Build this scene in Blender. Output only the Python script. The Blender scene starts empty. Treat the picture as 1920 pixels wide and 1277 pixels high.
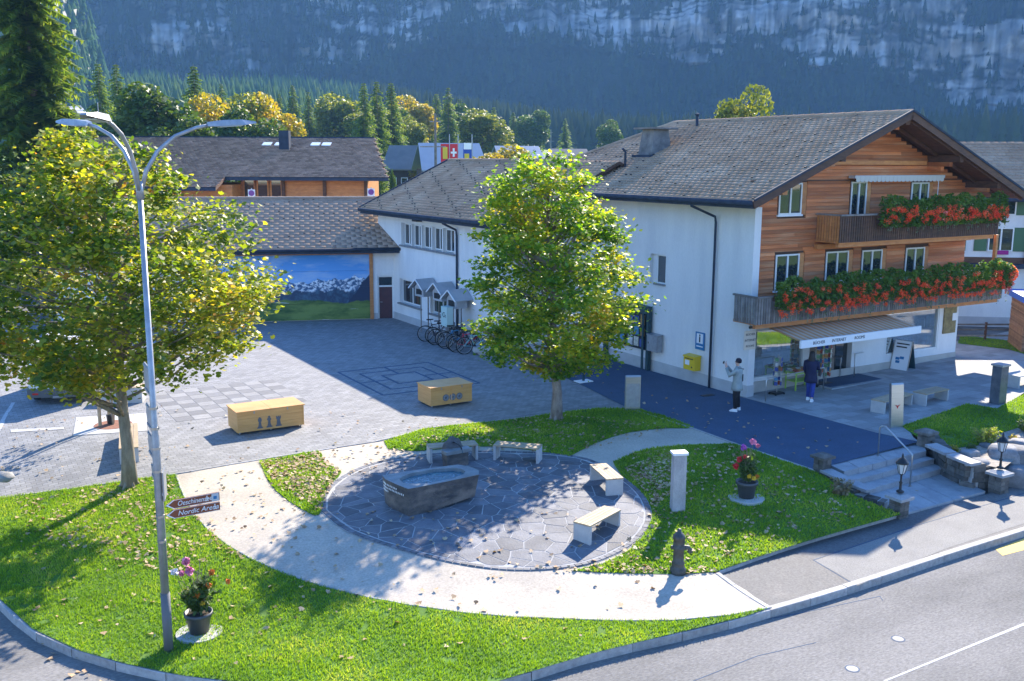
import bpy, math, random
import numpy as np
from mathutils import Vector, Matrix, geometry, noise
random.seed(7); RNG=np.random.default_rng(7)
S=bpy.context.scene; COL=S.collection
# ---------------------------------------------------------------- camera
F_PX,PITCH,ROLL,YAW,HC=1843.,.18136,.004637,.53813,8.0
fwd=np.array([0,math.cos(PITCH),-math.sin(PITCH)]); rt0=np.array([1.,0,0]); up0=np.cross(rt0,fwd)
RT=rt0*math.cos(ROLL)+up0*math.sin(ROLL); UP=-rt0*math.sin(ROLL)+up0*math.cos(ROLL)
CAMP=np.array([0,0,HC])
cd=bpy.data.cameras.new('camera'); cam=bpy.data.objects.new('camera',cd); COL.objects.link(cam)
cam.matrix_world=Matrix(((RT[0],UP[0],-fwd[0],0),(RT[1],UP[1],-fwd[1],0),(RT[2],UP[2],-fwd[2],HC),(0,0,0,1)))
cd.sensor_width=36; cd.lens=36*F_PX/1920; cd.clip_start=.1; cd.clip_end=6000
S.camera=cam
# ---------------------------------------------------------------- light
SUN_AZ,SUN_EL=67.3,33.0            # direction towards the sun: degrees from +x, elevation
w=bpy.data.worlds.new('World'); S.world=w; w.use_nodes=True
nt=w.node_tree; nt.nodes.clear()
sky=nt.nodes.new('ShaderNodeTexSky'); sky.sky_type='NISHITA'; sky.sun_disc=False
sky.sun_elevation=math.radians(SUN_EL); sky.sun_rotation=math.radians(90-SUN_AZ)
sky.air_density=1.0; sky.dust_density=.3; sky.ozone_density=3.0; sky.altitude=1200
hs=nt.nodes.new('ShaderNodeHueSaturation'); hs.inputs['Saturation'].default_value=1.2
bg=nt.nodes.new('ShaderNodeBackground'); bg.inputs[1].default_value=.15
wo=nt.nodes.new('ShaderNodeOutputWorld')
tn=nt.nodes.new('ShaderNodeMix'); tn.data_type='RGBA'; tn.blend_type='MULTIPLY'; tn.inputs[0].default_value=1; tn.inputs[7].default_value=(1.0,.95,1.05,1)
nt.links.new(sky.outputs[0],hs.inputs['Color']); nt.links.new(hs.outputs[0],tn.inputs[6]); nt.links.new(tn.outputs[2],bg.inputs[0]); nt.links.new(bg.outputs[0],wo.inputs[0])
sl=bpy.data.lights.new('sun','SUN'); sl.energy=5.0; sl.angle=math.radians(.5); sl.color=(1,.89,.74)
so=bpy.data.objects.new('sun',sl); COL.objects.link(so)
_d=Vector((math.cos(math.radians(SUN_EL))*math.cos(math.radians(SUN_AZ)),math.cos(math.radians(SUN_EL))*math.sin(math.radians(SUN_AZ)),math.sin(math.radians(SUN_EL))))
so.rotation_euler=_d.to_track_quat('Z','Y').to_euler(); so.location=(20,20,60)
S.view_settings.view_transform='Standard'; S.view_settings.look='None'; S.view_settings.gamma=1
S.view_settings.use_curve_mapping=False; S.view_settings.exposure=1.62
S.render.engine='CYCLES'
cy=S.cycles; cy.max_bounces=6; cy.diffuse_bounces=3; cy.glossy_bounces=3; cy.transmission_bounces=5; cy.volume_bounces=1; cy.transparent_max_bounces=8
cy.volume_step_rate=1; cy.use_denoising=True; cy.caustics_reflective=False; cy.caustics_refractive=False
# ---------------------------------------------------------------- pixel -> plane helpers (photo pixels of the 1920 wide picture)
def ray(x,y): return fwd+RT*((x-960)/F_PX)-UP*((y-638.5)/F_PX)
def G(x,y,z=0.):
    d=ray(x,y); return CAMP+d*((z-HC)/d[2])
def PLN(x,y,n,p0):
    d=ray(x,y); return CAMP+d*(((p0-CAMP)@n)/(d@n))
A=np.array([math.cos(YAW),math.sin(YAW),0]); B=np.array([-math.sin(YAW),math.cos(YAW),0])
def smooth(t): t=np.clip(t,0,1); return t*t*(3-2*t)
# kerb line of the road (world xy)
KP=np.array([[-26,28],[-15,22.2],[-12.4,20.3],[-10.04,18.08],[-8.83,16.86],[-7.58,16.04],[-6.56,15.58],[-5.53,15.22],[-4.6,15.0],[-3.4,14.75],[-2.2,14.65],[-1.2,14.75],[-.15,15.11],[1.44,16.06],[3.27,16.88],[5.09,17.82],[7.03,18.93],[9.57,20.51],[12.11,22.04],[20,26.8],[40,38.8]])
def kd(x,y):
    x=np.asarray(x,float); y=np.asarray(y,float); best=np.full(x.shape,1e9); sg=np.ones(x.shape)
    for i in range(len(KP)-1):
        a,b=KP[i],KP[i+1]; e=b-a; L=(e@e)
        t=np.clip(((x-a[0])*e[0]+(y-a[1])*e[1])/L,0,1)
        dx=x-a[0]-t*e[0]; dy=y-a[1]-t*e[1]; d=np.hypot(dx,dy)
        m=d<best-1e-9; best=np.where(m,d,best); sg=np.where(m,np.sign(e[0]*dy-e[1]*dx+1e-12),sg)
    return best*sg
def hh(x,y):
    x=np.asarray(x,float); y=np.asarray(y,float)
    d=kd(x,y); hi=6.5-2.3*smooth((x-2)/6)
    return -.5*(1-smooth((d-.5)/(hi-.5)))
def hf(x,y):
    x=np.asarray(x,float); y=np.asarray(y,float)
    return .021*np.maximum(0,x-8)*smooth((y-22)/3)
def hlow(x,y): return np.full(np.shape(x),-.5)
def Gt(x,y,h=hh):
    z=0.
    for _ in range(12):
        p=G(x,y,z); z=float(h(p[0],p[1]))
    return np.array([p[0],p[1],z])
def farz(x,y):
    x=np.asarray(x,float); y=np.asarray(y,float)
    D=np.hypot(x,y); a=x/np.maximum(y,1)
    z=-.75+.75*smooth((D-45)/30)+np.clip(D-60,0,240)*.028
    sl=.105-.075*smooth((a+.25)/.4)
    return z+np.clip(D-300,0,550)*sl
# ---------------------------------------------------------------- noise
_T=RNG.random((64,64,64))
def vn(x,y,z=0.):
    x=np.asarray(x,float); y=np.asarray(y,float); z=np.broadcast_to(np.asarray(z,float),x.shape)
    xi,yi,zi=np.floor(x).astype(int),np.floor(y).astype(int),np.floor(z).astype(int)
    fx,fy,fz=x-xi,y-yi,z-zi; fx=fx*fx*(3-2*fx); fy=fy*fy*(3-2*fy); fz=fz*fz*(3-2*fz)
    r=0
    for i in (0,1):
        for j in (0,1):
            for k in (0,1):
                r=r+_T[(xi+i)%64,(yi+j)%64,(zi+k)%64]*(fx if i else 1-fx)*(fy if j else 1-fy)*(fz if k else 1-fz)
    return r
def fbm(x,y,z=0.,o=4,g=.5):
    r=0;a=1;s=0
    for i in range(o): r=r+a*vn(x*2**i+13*i,y*2**i+7*i,np.asarray(z)*2**i+3*i); s+=a; a*=g
    return r/s
# ---------------------------------------------------------------- objects
def tag(o,label=None,cat=None,group=None,kind=None):
    if label: o['label']=label
    if cat: o['category']=cat
    if group: o['group']=group
    if kind: o['kind']=kind
    return o
def thing(name,label,cat,loc=(0,0,0),rz=0,group=None):
    o=bpy.data.objects.new(name,None); COL.objects.link(o); o.empty_display_size=.2
    o.location=[float(v) for v in loc]; o.rotation_euler=(0,0,rz)
    return tag(o,label,cat,group)
def link(name,me,mat=None,parent=None,loc=None,rz=None):
    o=bpy.data.objects.new(name,me); COL.objects.link(o)
    if mat is not None and me.materials is not None and len(me.materials)==0:
        for m in (mat if isinstance(mat,(list,tuple)) else [mat]): me.materials.append(m)
    if parent is not None: o.parent=parent
    if loc is not None: o.location=[float(v) for v in loc]
    if rz is not None: o.rotation_euler=(0,0,rz)
    return o
def copy_tree(o,parent=None):
    c=o.copy(); COL.objects.link(c); c.parent=parent
    for ch in KIDS.get(o.name,[]) or [k for k in o.children]: copy_tree(ch,c)
    return c
KIDS={}
def mesh_np(name,V,Fc,mats=None,parent=None,smooth_=False,mi=None,attr=None):
    V=np.asarray(V,np.float32); Fc=np.asarray(Fc,np.int32); n,k=Fc.shape
    me=bpy.data.meshes.new(name); me.vertices.add(len(V)); me.vertices.foreach_set('co',V.ravel())
    me.loops.add(n*k); me.loops.foreach_set('vertex_index',Fc.ravel())
    me.polygons.add(n); me.polygons.foreach_set('loop_start',np.arange(0,n*k,k,dtype=np.int32))
    try: me.polygons.foreach_set('loop_total',np.full(n,k,np.int32))
    except Exception: pass
    if smooth_: me.polygons.foreach_set('use_smooth',np.ones(n,bool))
    if mi is not None: me.polygons.foreach_set('material_index',np.asarray(mi,np.int32))
    if attr:
        for an,av in attr.items():
            a=me.attributes.new(an,'FLOAT','POINT'); a.data.foreach_set('value',np.asarray(av,np.float32))
    me.update(calc_edges=True)
    return link(name,me,mats,parent)
class MB:
    def __init__(s): s.v=[]; s.f=[]; s.m=[]; s.M=Matrix.Identity(4); s.mi=0
    def add(s,vs,fs):
        b=len(s.v); s.v+= [tuple(s.M@Vector([float(c) for c in v])) for v in vs]
        s.f+=[tuple(i+b for i in f) for f in fs]; s.m+=[s.mi]*len(fs); return s
    def box(s,c,d,rz=0,taper=1):
        x,y,z=d[0]/2,d[1]/2,d[2]/2; ca,sa=math.cos(rz),math.sin(rz); vs=[]
        for k in (-z,z):
            t=taper if k>0 else 1
            for a,b in ((-x,-y),(x,-y),(x,y),(-x,y)):
                a,b=a*t,b*t; vs.append((c[0]+a*ca-b*sa,c[1]+a*sa+b*ca,c[2]+k))
        return s.add(vs,[(3,2,1,0),(4,5,6,7),(0,1,5,4),(1,2,6,5),(2,3,7,6),(3,0,4,7)])
    def bb(s,a,b):
        return s.box([(a[i]+b[i])/2 for i in range(3)],[abs(b[i]-a[i]) for i in range(3)])
    def beam(s,p,q,wd,ht,upv=(0,0,1)):
        p,q=Vector([float(i) for i in p]),Vector([float(i) for i in q]); d=(q-p).normalized(); sd=d.cross(Vector(upv))
        if sd.length<1e-4: sd=d.cross(Vector((1,0,0)))
        sd.normalize(); u=sd.cross(d).normalized(); vs=[]
        for c in (p,q):
            for a,b in ((-1,-1),(1,-1),(1,1),(-1,1)): vs.append(c+sd*(a*wd/2)+u*(b*ht/2))
        return s.add(vs,[(3,2,1,0),(4,5,6,7),(0,1,5,4),(1,2,6,5),(2,3,7,6),(3,0,4,7)])
    def tube(s,pts,r,n=8,cap=True):
        pts=[Vector([float(i) for i in p]) for p in pts]; k=len(pts)
        rs=r if isinstance(r,(list,tuple)) else [r]*k
        ref=None; vs=[]
        for i,p in enumerate(pts):
            d=(pts[min(i+1,k-1)]-pts[max(i-1,0)])
            d=d.normalized() if d.length>1e-9 else Vector((0,0,1))
            if ref is None: ref=d.orthogonal().normalized()
            a=(ref-d*ref.dot(d)); a=a.normalized() if a.length>1e-6 else d.orthogonal().normalized(); ref=a; b=d.cross(a)
            for j in range(n):
                t=2*math.pi*j/n; vs.append(p+(a*math.cos(t)+b*math.sin(t))*rs[i])
        fs=[(i*n+j,i*n+(j+1)%n,(i+1)*n+(j+1)%n,(i+1)*n+j) for i in range(k-1) for j in range(n)]
        if cap: fs+=[tuple(range(n-1,-1,-1)),tuple((k-1)*n+j for j in range(n))]
        return s.add(vs,fs)
    def lathe(s,prof,c=(0,0,0),n=16,sx=1,sy=1):
        vs=[];k=len(prof)
        for r,z in prof:
            for j in range(n):
                t=2*math.pi*j/n; vs.append((c[0]+r*sx*math.cos(t),c[1]+r*sy*math.sin(t),c[2]+z))
        fs=[(i*n+j,i*n+(j+1)%n,(i+1)*n+(j+1)%n,(i+1)*n+j) for i in range(k-1) for j in range(n)]
        fs+=[tuple(range(n-1,-1,-1)),tuple((k-1)*n+j for j in range(n))]
        return s.add(vs,fs)
    def prism(s,poly,z0,z1):
        """poly: list of (x,y) or (x,y,z) counter-clockwise; z0,z1 offsets"""
        n=len(poly); g=lambda p:(p[2] if len(p)>2 else 0)
        vs=[(p[0],p[1],g(p)+z0) for p in poly]+[(p[0],p[1],g(p)+z1) for p in poly]
        return s.add(vs,[tuple(range(n-1,-1,-1)),tuple(range(n,2*n))]+[(i,(i+1)%n,n+(i+1)%n,n+i) for i in range(n)])
    def hull(s,poly,d):
        """polygon of 3-D points extruded by the vector d"""
        n=len(poly); d=Vector([float(i) for i in d]); P=[Vector([float(i) for i in p]) for p in poly]
        return s.add(P+[p+d for p in P],[tuple(range(n-1,-1,-1)),tuple(range(n,2*n))]+[(i,(i+1)%n,n+(i+1)%n,n+i) for i in range(n)])
    def build(s,name,mat,parent=None,smooth_=False,loc=None,rz=None):
        me=bpy.data.meshes.new(name); me.from_pydata(s.v,[],s.f)
        if len(set(s.m))>1 or (s.m and s.m[0]): me.polygons.foreach_set('material_index',s.m)
        if smooth_: me.polygons.foreach_set('use_smooth',[True]*len(me.polygons))
        me.update(); return link(name,me,mat,parent,loc,rz)
def bx(name,mat,parent,a,b): return MB().bb(a,b).build(name,mat,parent)
def text(name,body,size,mat,parent,loc,rot,ext=.003,shear=0,align='LEFT',bold=0,squash=1):
    cu=bpy.data.curves.new(name,'FONT'); cu.body=body; cu.size=size; cu.extrude=ext; cu.shear=shear; cu.align_x=align; cu.align_y='CENTER'; cu.offset=bold; cu.resolution_u=3
    tmp=bpy.data.objects.new(name,cu); COL.objects.link(tmp); me=bpy.data.meshes.new_from_object(tmp); bpy.data.objects.remove(tmp); bpy.data.curves.remove(cu)
    me.name=name; o=bpy.data.objects.new(name,me); COL.objects.link(o); me.materials.clear(); me.materials.append(mat)
    if parent is not None: o.parent=parent
    o.location=[float(v) for v in loc]; o.rotation_euler=rot; o.scale=(squash,1,1); return o
# ---------------------------------------------------------------- materials
MATS={}
def mat(name,c1,c2=None,scale=3.,rough=.7,bump=0.,bscale=None,metal=0.,stretch=(1,1,1),island=0.,objr=0.,transl=0.,c3=None,s3=.3,rot=0.,spec=.5,alpha=None,world=False,detail=5,fine=0.,tex=False):
    m=bpy.data.materials.new(name); m.use_nodes=True; n=m.node_tree; L=n.links.new
    b=n.nodes['Principled BSDF']; b.inputs['Roughness'].default_value=rough; b.inputs['Metallic'].default_value=metal; b.inputs['Specular IOR Level'].default_value=spec
    tc=n.nodes.new('ShaderNodeTexCoord'); mp=n.nodes.new('ShaderNodeMapping'); mp.inputs['Scale'].default_value=stretch; mp.inputs['Rotation'].default_value=(0,0,rot)
    if tex: mp.vector_type='TEXTURE'
    if world:
        ge=n.nodes.new('ShaderNodeNewGeometry'); L(ge.outputs['Position'],mp.inputs[0])
    else: L(tc.outputs['Object'],mp.inputs[0])
    col=None
    def nz(sc,det=detail,ro=.6):
        t=n.nodes.new('ShaderNodeTexNoise'); t.inputs['Scale'].default_value=sc; t.inputs['Detail'].default_value=det; t.inputs['Roughness'].default_value=ro; L(mp.outputs[0],t.inputs[0]); return t
    def mix(f,a,b2,mode='MIX'):
        x=n.nodes.new('ShaderNodeMix'); x.data_type='RGBA'; x.blend_type=mode
        if isinstance(f,(int,float)): x.inputs[0].default_value=f
        else: L(f,x.inputs[0])
        for s_,v in ((6,a),(7,b2)):
            if isinstance(v,tuple): x.inputs[s_].default_value=(*v,1)
            else: L(v,x.inputs[s_])
        return x.outputs[2]
    def ramp(src,lo,hi):
        r=n.nodes.new('ShaderNodeMapRange'); r.inputs[1].default_value=lo; r.inputs[2].default_value=hi; L(src,r.inputs[0]); return r.outputs[0]
    cur=tuple(c1)
    if c2 is not None: cur=mix(ramp(nz(scale).outputs[0],.35,.65),cur,tuple(c2))
    if c3 is not None: cur=mix(ramp(nz(s3).outputs[0],.48,.66),cur,tuple(c3))
    if island or objr:
        if island:
            g2=n.nodes.new('ShaderNodeNewGeometry'); src=g2.outputs['Random Per Island']; am=island
        else:
            oi=n.nodes.new('ShaderNodeObjectInfo'); src=oi.outputs['Random']; am=objr
        r=n.nodes.new('ShaderNodeMapRange'); r.inputs[3].default_value=1-am; r.inputs[4].default_value=1+am; L(src,r.inputs[0])
        cb=n.nodes.new('ShaderNodeCombineColor'); [L(r.outputs[0],cb.inputs[i]) for i in range(3)]
        cur=mix(1.,cur,cb.outputs[0],'MULTIPLY')
    if fine:
        r=n.nodes.new('ShaderNodeMapRange'); r.inputs[1].default_value=.3; r.inputs[2].default_value=.7; r.inputs[3].default_value=1-fine; r.inputs[4].default_value=1+fine; L(nz(scale*25,2).outputs[0],r.inputs[0])
        cb=n.nodes.new('ShaderNodeCombineColor'); [L(r.outputs[0],cb.inputs[i]) for i in range(3)]
        cur=mix(1.,cur,cb.outputs[0],'MULTIPLY')
    if isinstance(cur,tuple): b.inputs['Base Color'].default_value=(*cur,1)
    else: L(cur,b.inputs['Base Color'])
    if bump:
        bp=n.nodes.new('ShaderNodeBump'); bp.inputs['Strength'].default_value=min(1,bump); bp.inputs['Distance'].default_value=.02*max(1,bump); L(nz(bscale or scale*8,6).outputs[0],bp.inputs['Height']); L(bp.outputs[0],b.inputs['Normal'])
    if transl:
        tr=n.nodes.new('ShaderNodeBsdfTranslucent'); ms=n.nodes.new('ShaderNodeMixShader'); ms.inputs[0].default_value=transl
        if isinstance(cur,tuple): tr.inputs[0].default_value=(*cur,1)
        else:
            x=mix(1.,cur,(1.7,1.75,.5),'MULTIPLY'); L(x,tr.inputs[0])
        L(b.outputs[0],ms.inputs[1]); L(tr.outputs[0],ms.inputs[2]); L(ms.outputs[0],n.nodes['Material Output'].inputs[0])
    MATS[name]=m; return m
def leafmat(name,cols,transl=.45,scale=.8,rough=.55):
    """leaf colours picked per leaf from a list of (position, colour), shifted by a slow noise"""
    m=bpy.data.materials.new(name); m.use_nodes=True; n=m.node_tree; L=n.links.new; b=n.nodes['Principled BSDF']; b.inputs['Roughness'].default_value=rough
    g=n.nodes.new('ShaderNodeNewGeometry'); t=n.nodes.new('ShaderNodeTexNoise'); t.inputs['Scale'].default_value=scale; t.inputs['Detail'].default_value=2; L(g.outputs['Position'],t.inputs[0])
    a=n.nodes.new('ShaderNodeMath'); a.operation='MULTIPLY_ADD'; a.inputs[1].default_value=.55; L(g.outputs['Random Per Island'],a.inputs[0])
    s=n.nodes.new('ShaderNodeMath'); s.operation='MULTIPLY_ADD'; s.inputs[1].default_value=1.5; s.inputs[2].default_value=-.52; L(t.outputs[0],s.inputs[0]); L(s.outputs[0],a.inputs[2])
    r=n.nodes.new('ShaderNodeValToRGB'); e=r.color_ramp.elements
    while len(e)<len(cols): e.new(.5)
    for i,(p,c) in enumerate(cols): e[i].position=p; e[i].color=(*c,1)
    L(a.outputs[0],r.inputs[0]); L(r.outputs[0],b.inputs['Base Color'])
    if transl:
        x=n.nodes.new('ShaderNodeMix'); x.data_type='RGBA'; x.blend_type='MULTIPLY'; x.inputs[0].default_value=1; x.inputs[7].default_value=(2.0,2.0,.6,1); L(r.outputs[0],x.inputs[6])
        tr=n.nodes.new('ShaderNodeBsdfTranslucent'); ms=n.nodes.new('ShaderNodeMixShader'); ms.inputs[0].default_value=transl
        L(x.outputs[2],tr.inputs[0]); L(b.outputs[0],ms.inputs[1]); L(tr.outputs[0],ms.inputs[2]); L(ms.outputs[0],n.nodes['Material Output'].inputs[0])
    return m
def glassmat(name,tint=(.02,.03,.035),rough=.03):
    m=bpy.data.materials.new(name); m.use_nodes=True; b=m.node_tree.nodes['Principled BSDF']
    b.inputs['Base Color'].default_value=(*tint,1); b.inputs['Roughness'].default_value=rough; b.inputs['Specular IOR Level'].default_value=.9; b.inputs['Coat Weight'].default_value=.6; b.inputs['Coat Roughness'].default_value=.02
    return m
M_plaster=mat('plaster',(.78,.77,.74),(.73,.72,.70),1.6,.9,.35,40,world=True,c3=(.68,.675,.66),s3=.9,stretch=(1,1,.22),fine=.04)
M_plinth=mat('plinth',(.5,.5,.49),(.42,.42,.42),2,.9,.3,30)
M_wood=mat('larch_boards',(.62,.20,.06),(.40,.115,.034),2.2,.7,.5,30,stretch=(.35,1,5),objr=.32,c3=(.66,.31,.14),s3=1.1,world=False,fine=.15)
M_woodd=mat('dark_timber',(.12,.055,.028),(.07,.034,.02),3,.7,.4,stretch=(1,1,4),objr=.25)
M_woodo=mat('orange_timber',(.62,.26,.08),(.48,.18,.055),3,.6,.3,stretch=(1,1,3),objr=.15)
M_greywood=mat('weathered_timber',(.26,.235,.21),(.16,.14,.125),4,.75,.4,objr=.3)
M_frame=mat('window_frame_paint',(.75,.75,.72),rough=.4)
M_stone_sill=mat('grey_sill',(.25,.25,.25),(.19,.19,.19),5,.8)
M_glass=glassmat('window_glass')
M_tile=mat('concrete_roof_tile',(.43,.30,.205),(.34,.235,.16),.8,.95,.5,18,island=.09,world=True,c3=(.47,.35,.25),s3=.5,fine=.12,spec=.0)
M_tile2=mat('brown_roof_tile',(.44,.29,.21),(.33,.22,.155),.8,.95,.5,18,island=.25,world=True,fine=.2,spec=.05)
M_gutter=mat('dark_copper',(.045,.06,.085),(.03,.04,.06),3,.8,spec=.2)
M_dark=mat('dark_metal',(.03,.032,.035),rough=.45,metal=.5)
M_black=mat('black_rubber',(.012,.012,.013),rough=.7)
M_steel=mat('brushed_steel',(.55,.53,.5),(.47,.46,.44),2,.32,metal=.9,stretch=(1,1,20))
M_galv=mat('galvanised_steel',(.40,.41,.43),(.30,.31,.33),6,.45,metal=.55,fine=.12)
M_white=mat('white_paint',(.8,.8,.8),rough=.5)
M_lightgrey=mat('light_grey_panel',(.5,.52,.54),rough=.5)
M_conc=mat('concrete',(.5,.49,.47),(.42,.41,.4),4,.85,.3,40,world=True,fine=.1)
M_path=mat('pale_gravel_path',(.50,.44,.355),(.43,.38,.31),.8,.95,.4,60,world=True,c3=(.38,.34,.28),s3=.5,fine=.16)
M_asph=mat('road_asphalt',(.215,.208,.195),(.17,.165,.155),1.1,.95,.5,60,world=True,fine=.22,c3=(.26,.25,.235),s3=.22,spec=.1,tex=True,rot=.54,stretch=(2.2,1,1),detail=9)
M_asph2=mat('pavement_asphalt',(.12,.12,.12),(.095,.095,.097),1,.8,.5,90,world=True,fine=.3,c3=(.19,.18,.17),s3=.5)
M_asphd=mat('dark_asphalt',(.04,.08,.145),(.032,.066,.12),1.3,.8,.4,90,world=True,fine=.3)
M_kerb=mat('granite_kerb',(.42,.41,.39),(.3,.29,.28),9,.8,.4,60,world=True,objr=.15,fine=.25)
M_lawn=mat('lawn_soil',(.09,.2,.015),(.07,.15,.014),2,.95,world=True,fine=.3)
M_flag=mat('grey_flagstone',(.16,.165,.18),(.10,.105,.12),2.5,.75,.6,25,world=True,objr=.3,fine=.15)
M_mortar=mat('pale_mortar',(.44,.435,.42),(.35,.345,.33),6,.95,.3,world=True)
M_bench=mat('silver_larch_slats',(.46,.35,.22),(.36,.27,.17),5,.7,.3,stretch=(1,1,1),objr=.15,fine=.15)
M_ply=mat('pine_board',(.70,.38,.125),(.6,.3,.09),2.5,.5,.15,30,stretch=(.5,.5,6),fine=.06)
M_boulder=mat('boulder_rock',(.3,.3,.3),(.15,.15,.155),2.5,.9,1.2,7,world=True,objr=.2,fine=.15)
M_rubble=mat('rubble_stone',(.17,.155,.135),(.09,.085,.075),5,.9,.8,20,objr=.35,world=True,fine=.2)
M_tread=mat('granite_step',(.36,.37,.38),(.28,.29,.3),3,.75,.4,50,world=True,fine=.2)
M_black_soil=mat('soil',(.06,.045,.03),(.04,.03,.02),5,1)
M_bark=mat('maple_bark',(.3,.25,.18),(.17,.14,.10),7,.95,1.,14,stretch=(1,1,.3),fine=.2)
M_barkw=mat('pale_bark',(.33,.28,.24),(.16,.12,.1),5,.9,.9,12,stretch=(1,1,.5),fine=.2)
M_needle=leafmat('spruce_needles',[(0,(.045,.085,.016)),(.4,(.09,.15,.025)),(.75,(.18,.23,.035)),(1,(.26,.28,.05))],.45,.6)
M_maple1=leafmat('maple_leaves_left',[(0,(.045,.095,.012)),(.34,(.10,.165,.018)),(.58,(.23,.27,.03)),(.82,(.44,.37,.045)),(1,(.42,.18,.05))],.48,.55,.5)
M_maple2=leafmat('maple_leaves_middle',[(0,(.045,.125,.014)),(.34,(.11,.22,.018)),(.6,(.26,.34,.028)),(.84,(.5,.43,.035)),(1,(.48,.28,.04))],.5,.55,.5)
M_decg=leafmat('green_foliage',[(0,(.035,.075,.014)),(.6,(.075,.125,.022)),(1,(.16,.2,.04))],.3,.5)
M_decy=leafmat('yellow_foliage',[(0,(.12,.13,.02)),(.5,(.32,.27,.03)),(1,(.5,.3,.03))],.35,.4)
M_deco=leafmat('yellow_green_foliage',[(0,(.07,.1,.018)),(.6,(.17,.19,.03)),(1,(.36,.33,.05))],.33,.4)
M_grassb=leafmat('grass_blades',[(0,(.07,.15,.008)),(.4,(.15,.265,.014)),(.75,(.25,.36,.022)),(1,(.42,.42,.12))],.4,.55,.7)
M_deadleaf=leafmat('fallen_leaves',[(0,(.18,.10,.05)),(.35,(.36,.23,.13)),(.65,(.48,.34,.20)),(1,(.62,.50,.34))],.1,3,.7)
M_petalr=leafmat('geranium_flowers',[(0,(.65,.04,.02)),(.5,(.85,.12,.04)),(.85,(.9,.22,.08)),(1,(.85,.35,.38))],.3,2,.6)
M_geran=leafmat('geranium_leaves',[(0,(.05,.11,.02)),(.6,(.10,.19,.03)),(1,(.2,.28,.05))],.35,2,.6)
def paver_mat(name,c1,c2,mort,bw,bh,rot,rough=.85):
    m=mat(name,c1,c2,1.5,rough,0,world=True,fine=.15); n=m.node_tree; L=n.links.new; b=n.nodes['Principled BSDF']
    src=b.inputs['Base Color'].links[0].from_socket
    ge=n.nodes.new('ShaderNodeNewGeometry'); mp=n.nodes.new('ShaderNodeMapping'); mp.inputs['Rotation'].default_value=(0,0,rot); L(ge.outputs['Position'],mp.inputs[0])
    br=n.nodes.new('ShaderNodeTexBrick'); br.inputs['Scale'].default_value=1; br.inputs['Brick Width'].default_value=bw; br.inputs['Row Height'].default_value=bh; br.inputs['Mortar Size'].default_value=.009; br.inputs['Mortar Smooth'].default_value=.3
    br.inputs['Color1'].default_value=(.82,.82,.82,1); br.inputs['Color2'].default_value=(1.15,1.15,1.15,1); br.inputs['Mortar'].default_value=(mort,mort,mort,1); L(mp.outputs[0],br.inputs[0])
    x=n.nodes.new('ShaderNodeMix'); x.data_type='RGBA'; x.blend_type='MULTIPLY'; x.inputs[0].default_value=1; L(src,x.inputs[6]); L(br.outputs[0],x.inputs[7]); L(x.outputs[2],b.inputs['Base Color'])
    bp=n.nodes.new('ShaderNodeBump'); bp.inputs['Strength'].default_value=.6; bp.inputs['Distance'].default_value=.006; bp.invert=True; L(br.outputs['Fac'],bp.inputs['Height']); L(bp.outputs[0],b.inputs['Normal'])
    return m
M_paver=paver_mat('grey_block_paving',(.262,.262,.262),(.212,.213,.215),.55,.24,.16,-YAW)
M_fore=paver_mat('pale_slab_paving',(.33,.33,.325),(.27,.27,.265),.75,.6,.4,-YAW)
# ================================================================ GROUND AND SETTING
def crom(P,n=6):
    P=[np.array(p,float) for p in P]; out=[]
    for i in range(len(P)-1):
        p0=P[max(i-1,0)];p1=P[i];p2=P[i+1];p3=P[min(i+2,len(P)-1)]
        for k in range(n):
            t=k/n; out.append(.5*((2*p1)+(-p0+p2)*t+(2*p0-5*p1+4*p2-p3)*t*t+(-p0+3*p1-3*p2+p3)*t**3))
    out.append(P[-1]); return out
def W(P,h=hh,closed=True,step=30):
    """photo pixels -> world outline on the ground"""
    out=[]; n=len(P)
    for i in range(n if closed else n-1):
        a,b=np.array(P[i],float),np.array(P[(i+1)%n],float); k=max(1,int(np.hypot(*(b-a))/step))
        for j in range(k): out.append(Gt(*(a+(b-a)*j/k),h)[:2])
    if not closed: out.append(Gt(*P[-1],h)[:2])
    return np.array(out)
def inpoly(x,y,P):
    x=np.asarray(x); y=np.asarray(y); c=np.zeros(x.shape,bool); n=len(P)
    for i in range(n):
        x1,y1=P[i]; x2,y2=P[(i+1)%n]
        if y1==y2: continue
        m=((y1>y)!=(y2>y))&(x<(x2-x1)*(y-y1)/(y2-y1)+x1); c^=m
    return c
def sheet(name,P,h,off,m,grid=.6,kind='structure',parent=None,skirt=0):
    P=np.array(P); mn,mx=P.min(0),P.max(0)
    xs,ys=np.meshgrid(np.arange(mn[0],mx[0],grid),np.arange(mn[1],mx[1],grid)); xs=xs.ravel()+.013; ys=ys.ravel()+.017
    k=inpoly(xs,ys,P); pts=[Vector(p) for p in P]+[Vector((a,b)) for a,b in zip(xs[k],ys[k])]
    r=geometry.delaunay_2d_cdt(pts,[(i,(i+1)%len(P)) for i in range(len(P))],[],0,1e-5)
    V=np.array([tuple(v) for v in r[0]]); T=[t for t in r[2] if len(t)==3]; T=np.array(T)
    cx=V[T].mean(1); T=T[inpoly(cx[:,0],cx[:,1],P)]
    a,b,c=V[T[:,0]],V[T[:,1]],V[T[:,2]]; cr=(b[:,0]-a[:,0])*(c[:,1]-a[:,1])-(b[:,1]-a[:,1])*(c[:,0]-a[:,0])
    T[cr<0]=T[cr<0][:,::-1]; T=T[abs(cr)>1e-7]
    Z=h(V[:,0],V[:,1])+off
    V3=np.c_[V,Z]
    o=mesh_np(name,V3,T,m,parent)
    if kind and parent is None: o['kind']=kind
    return o
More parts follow.
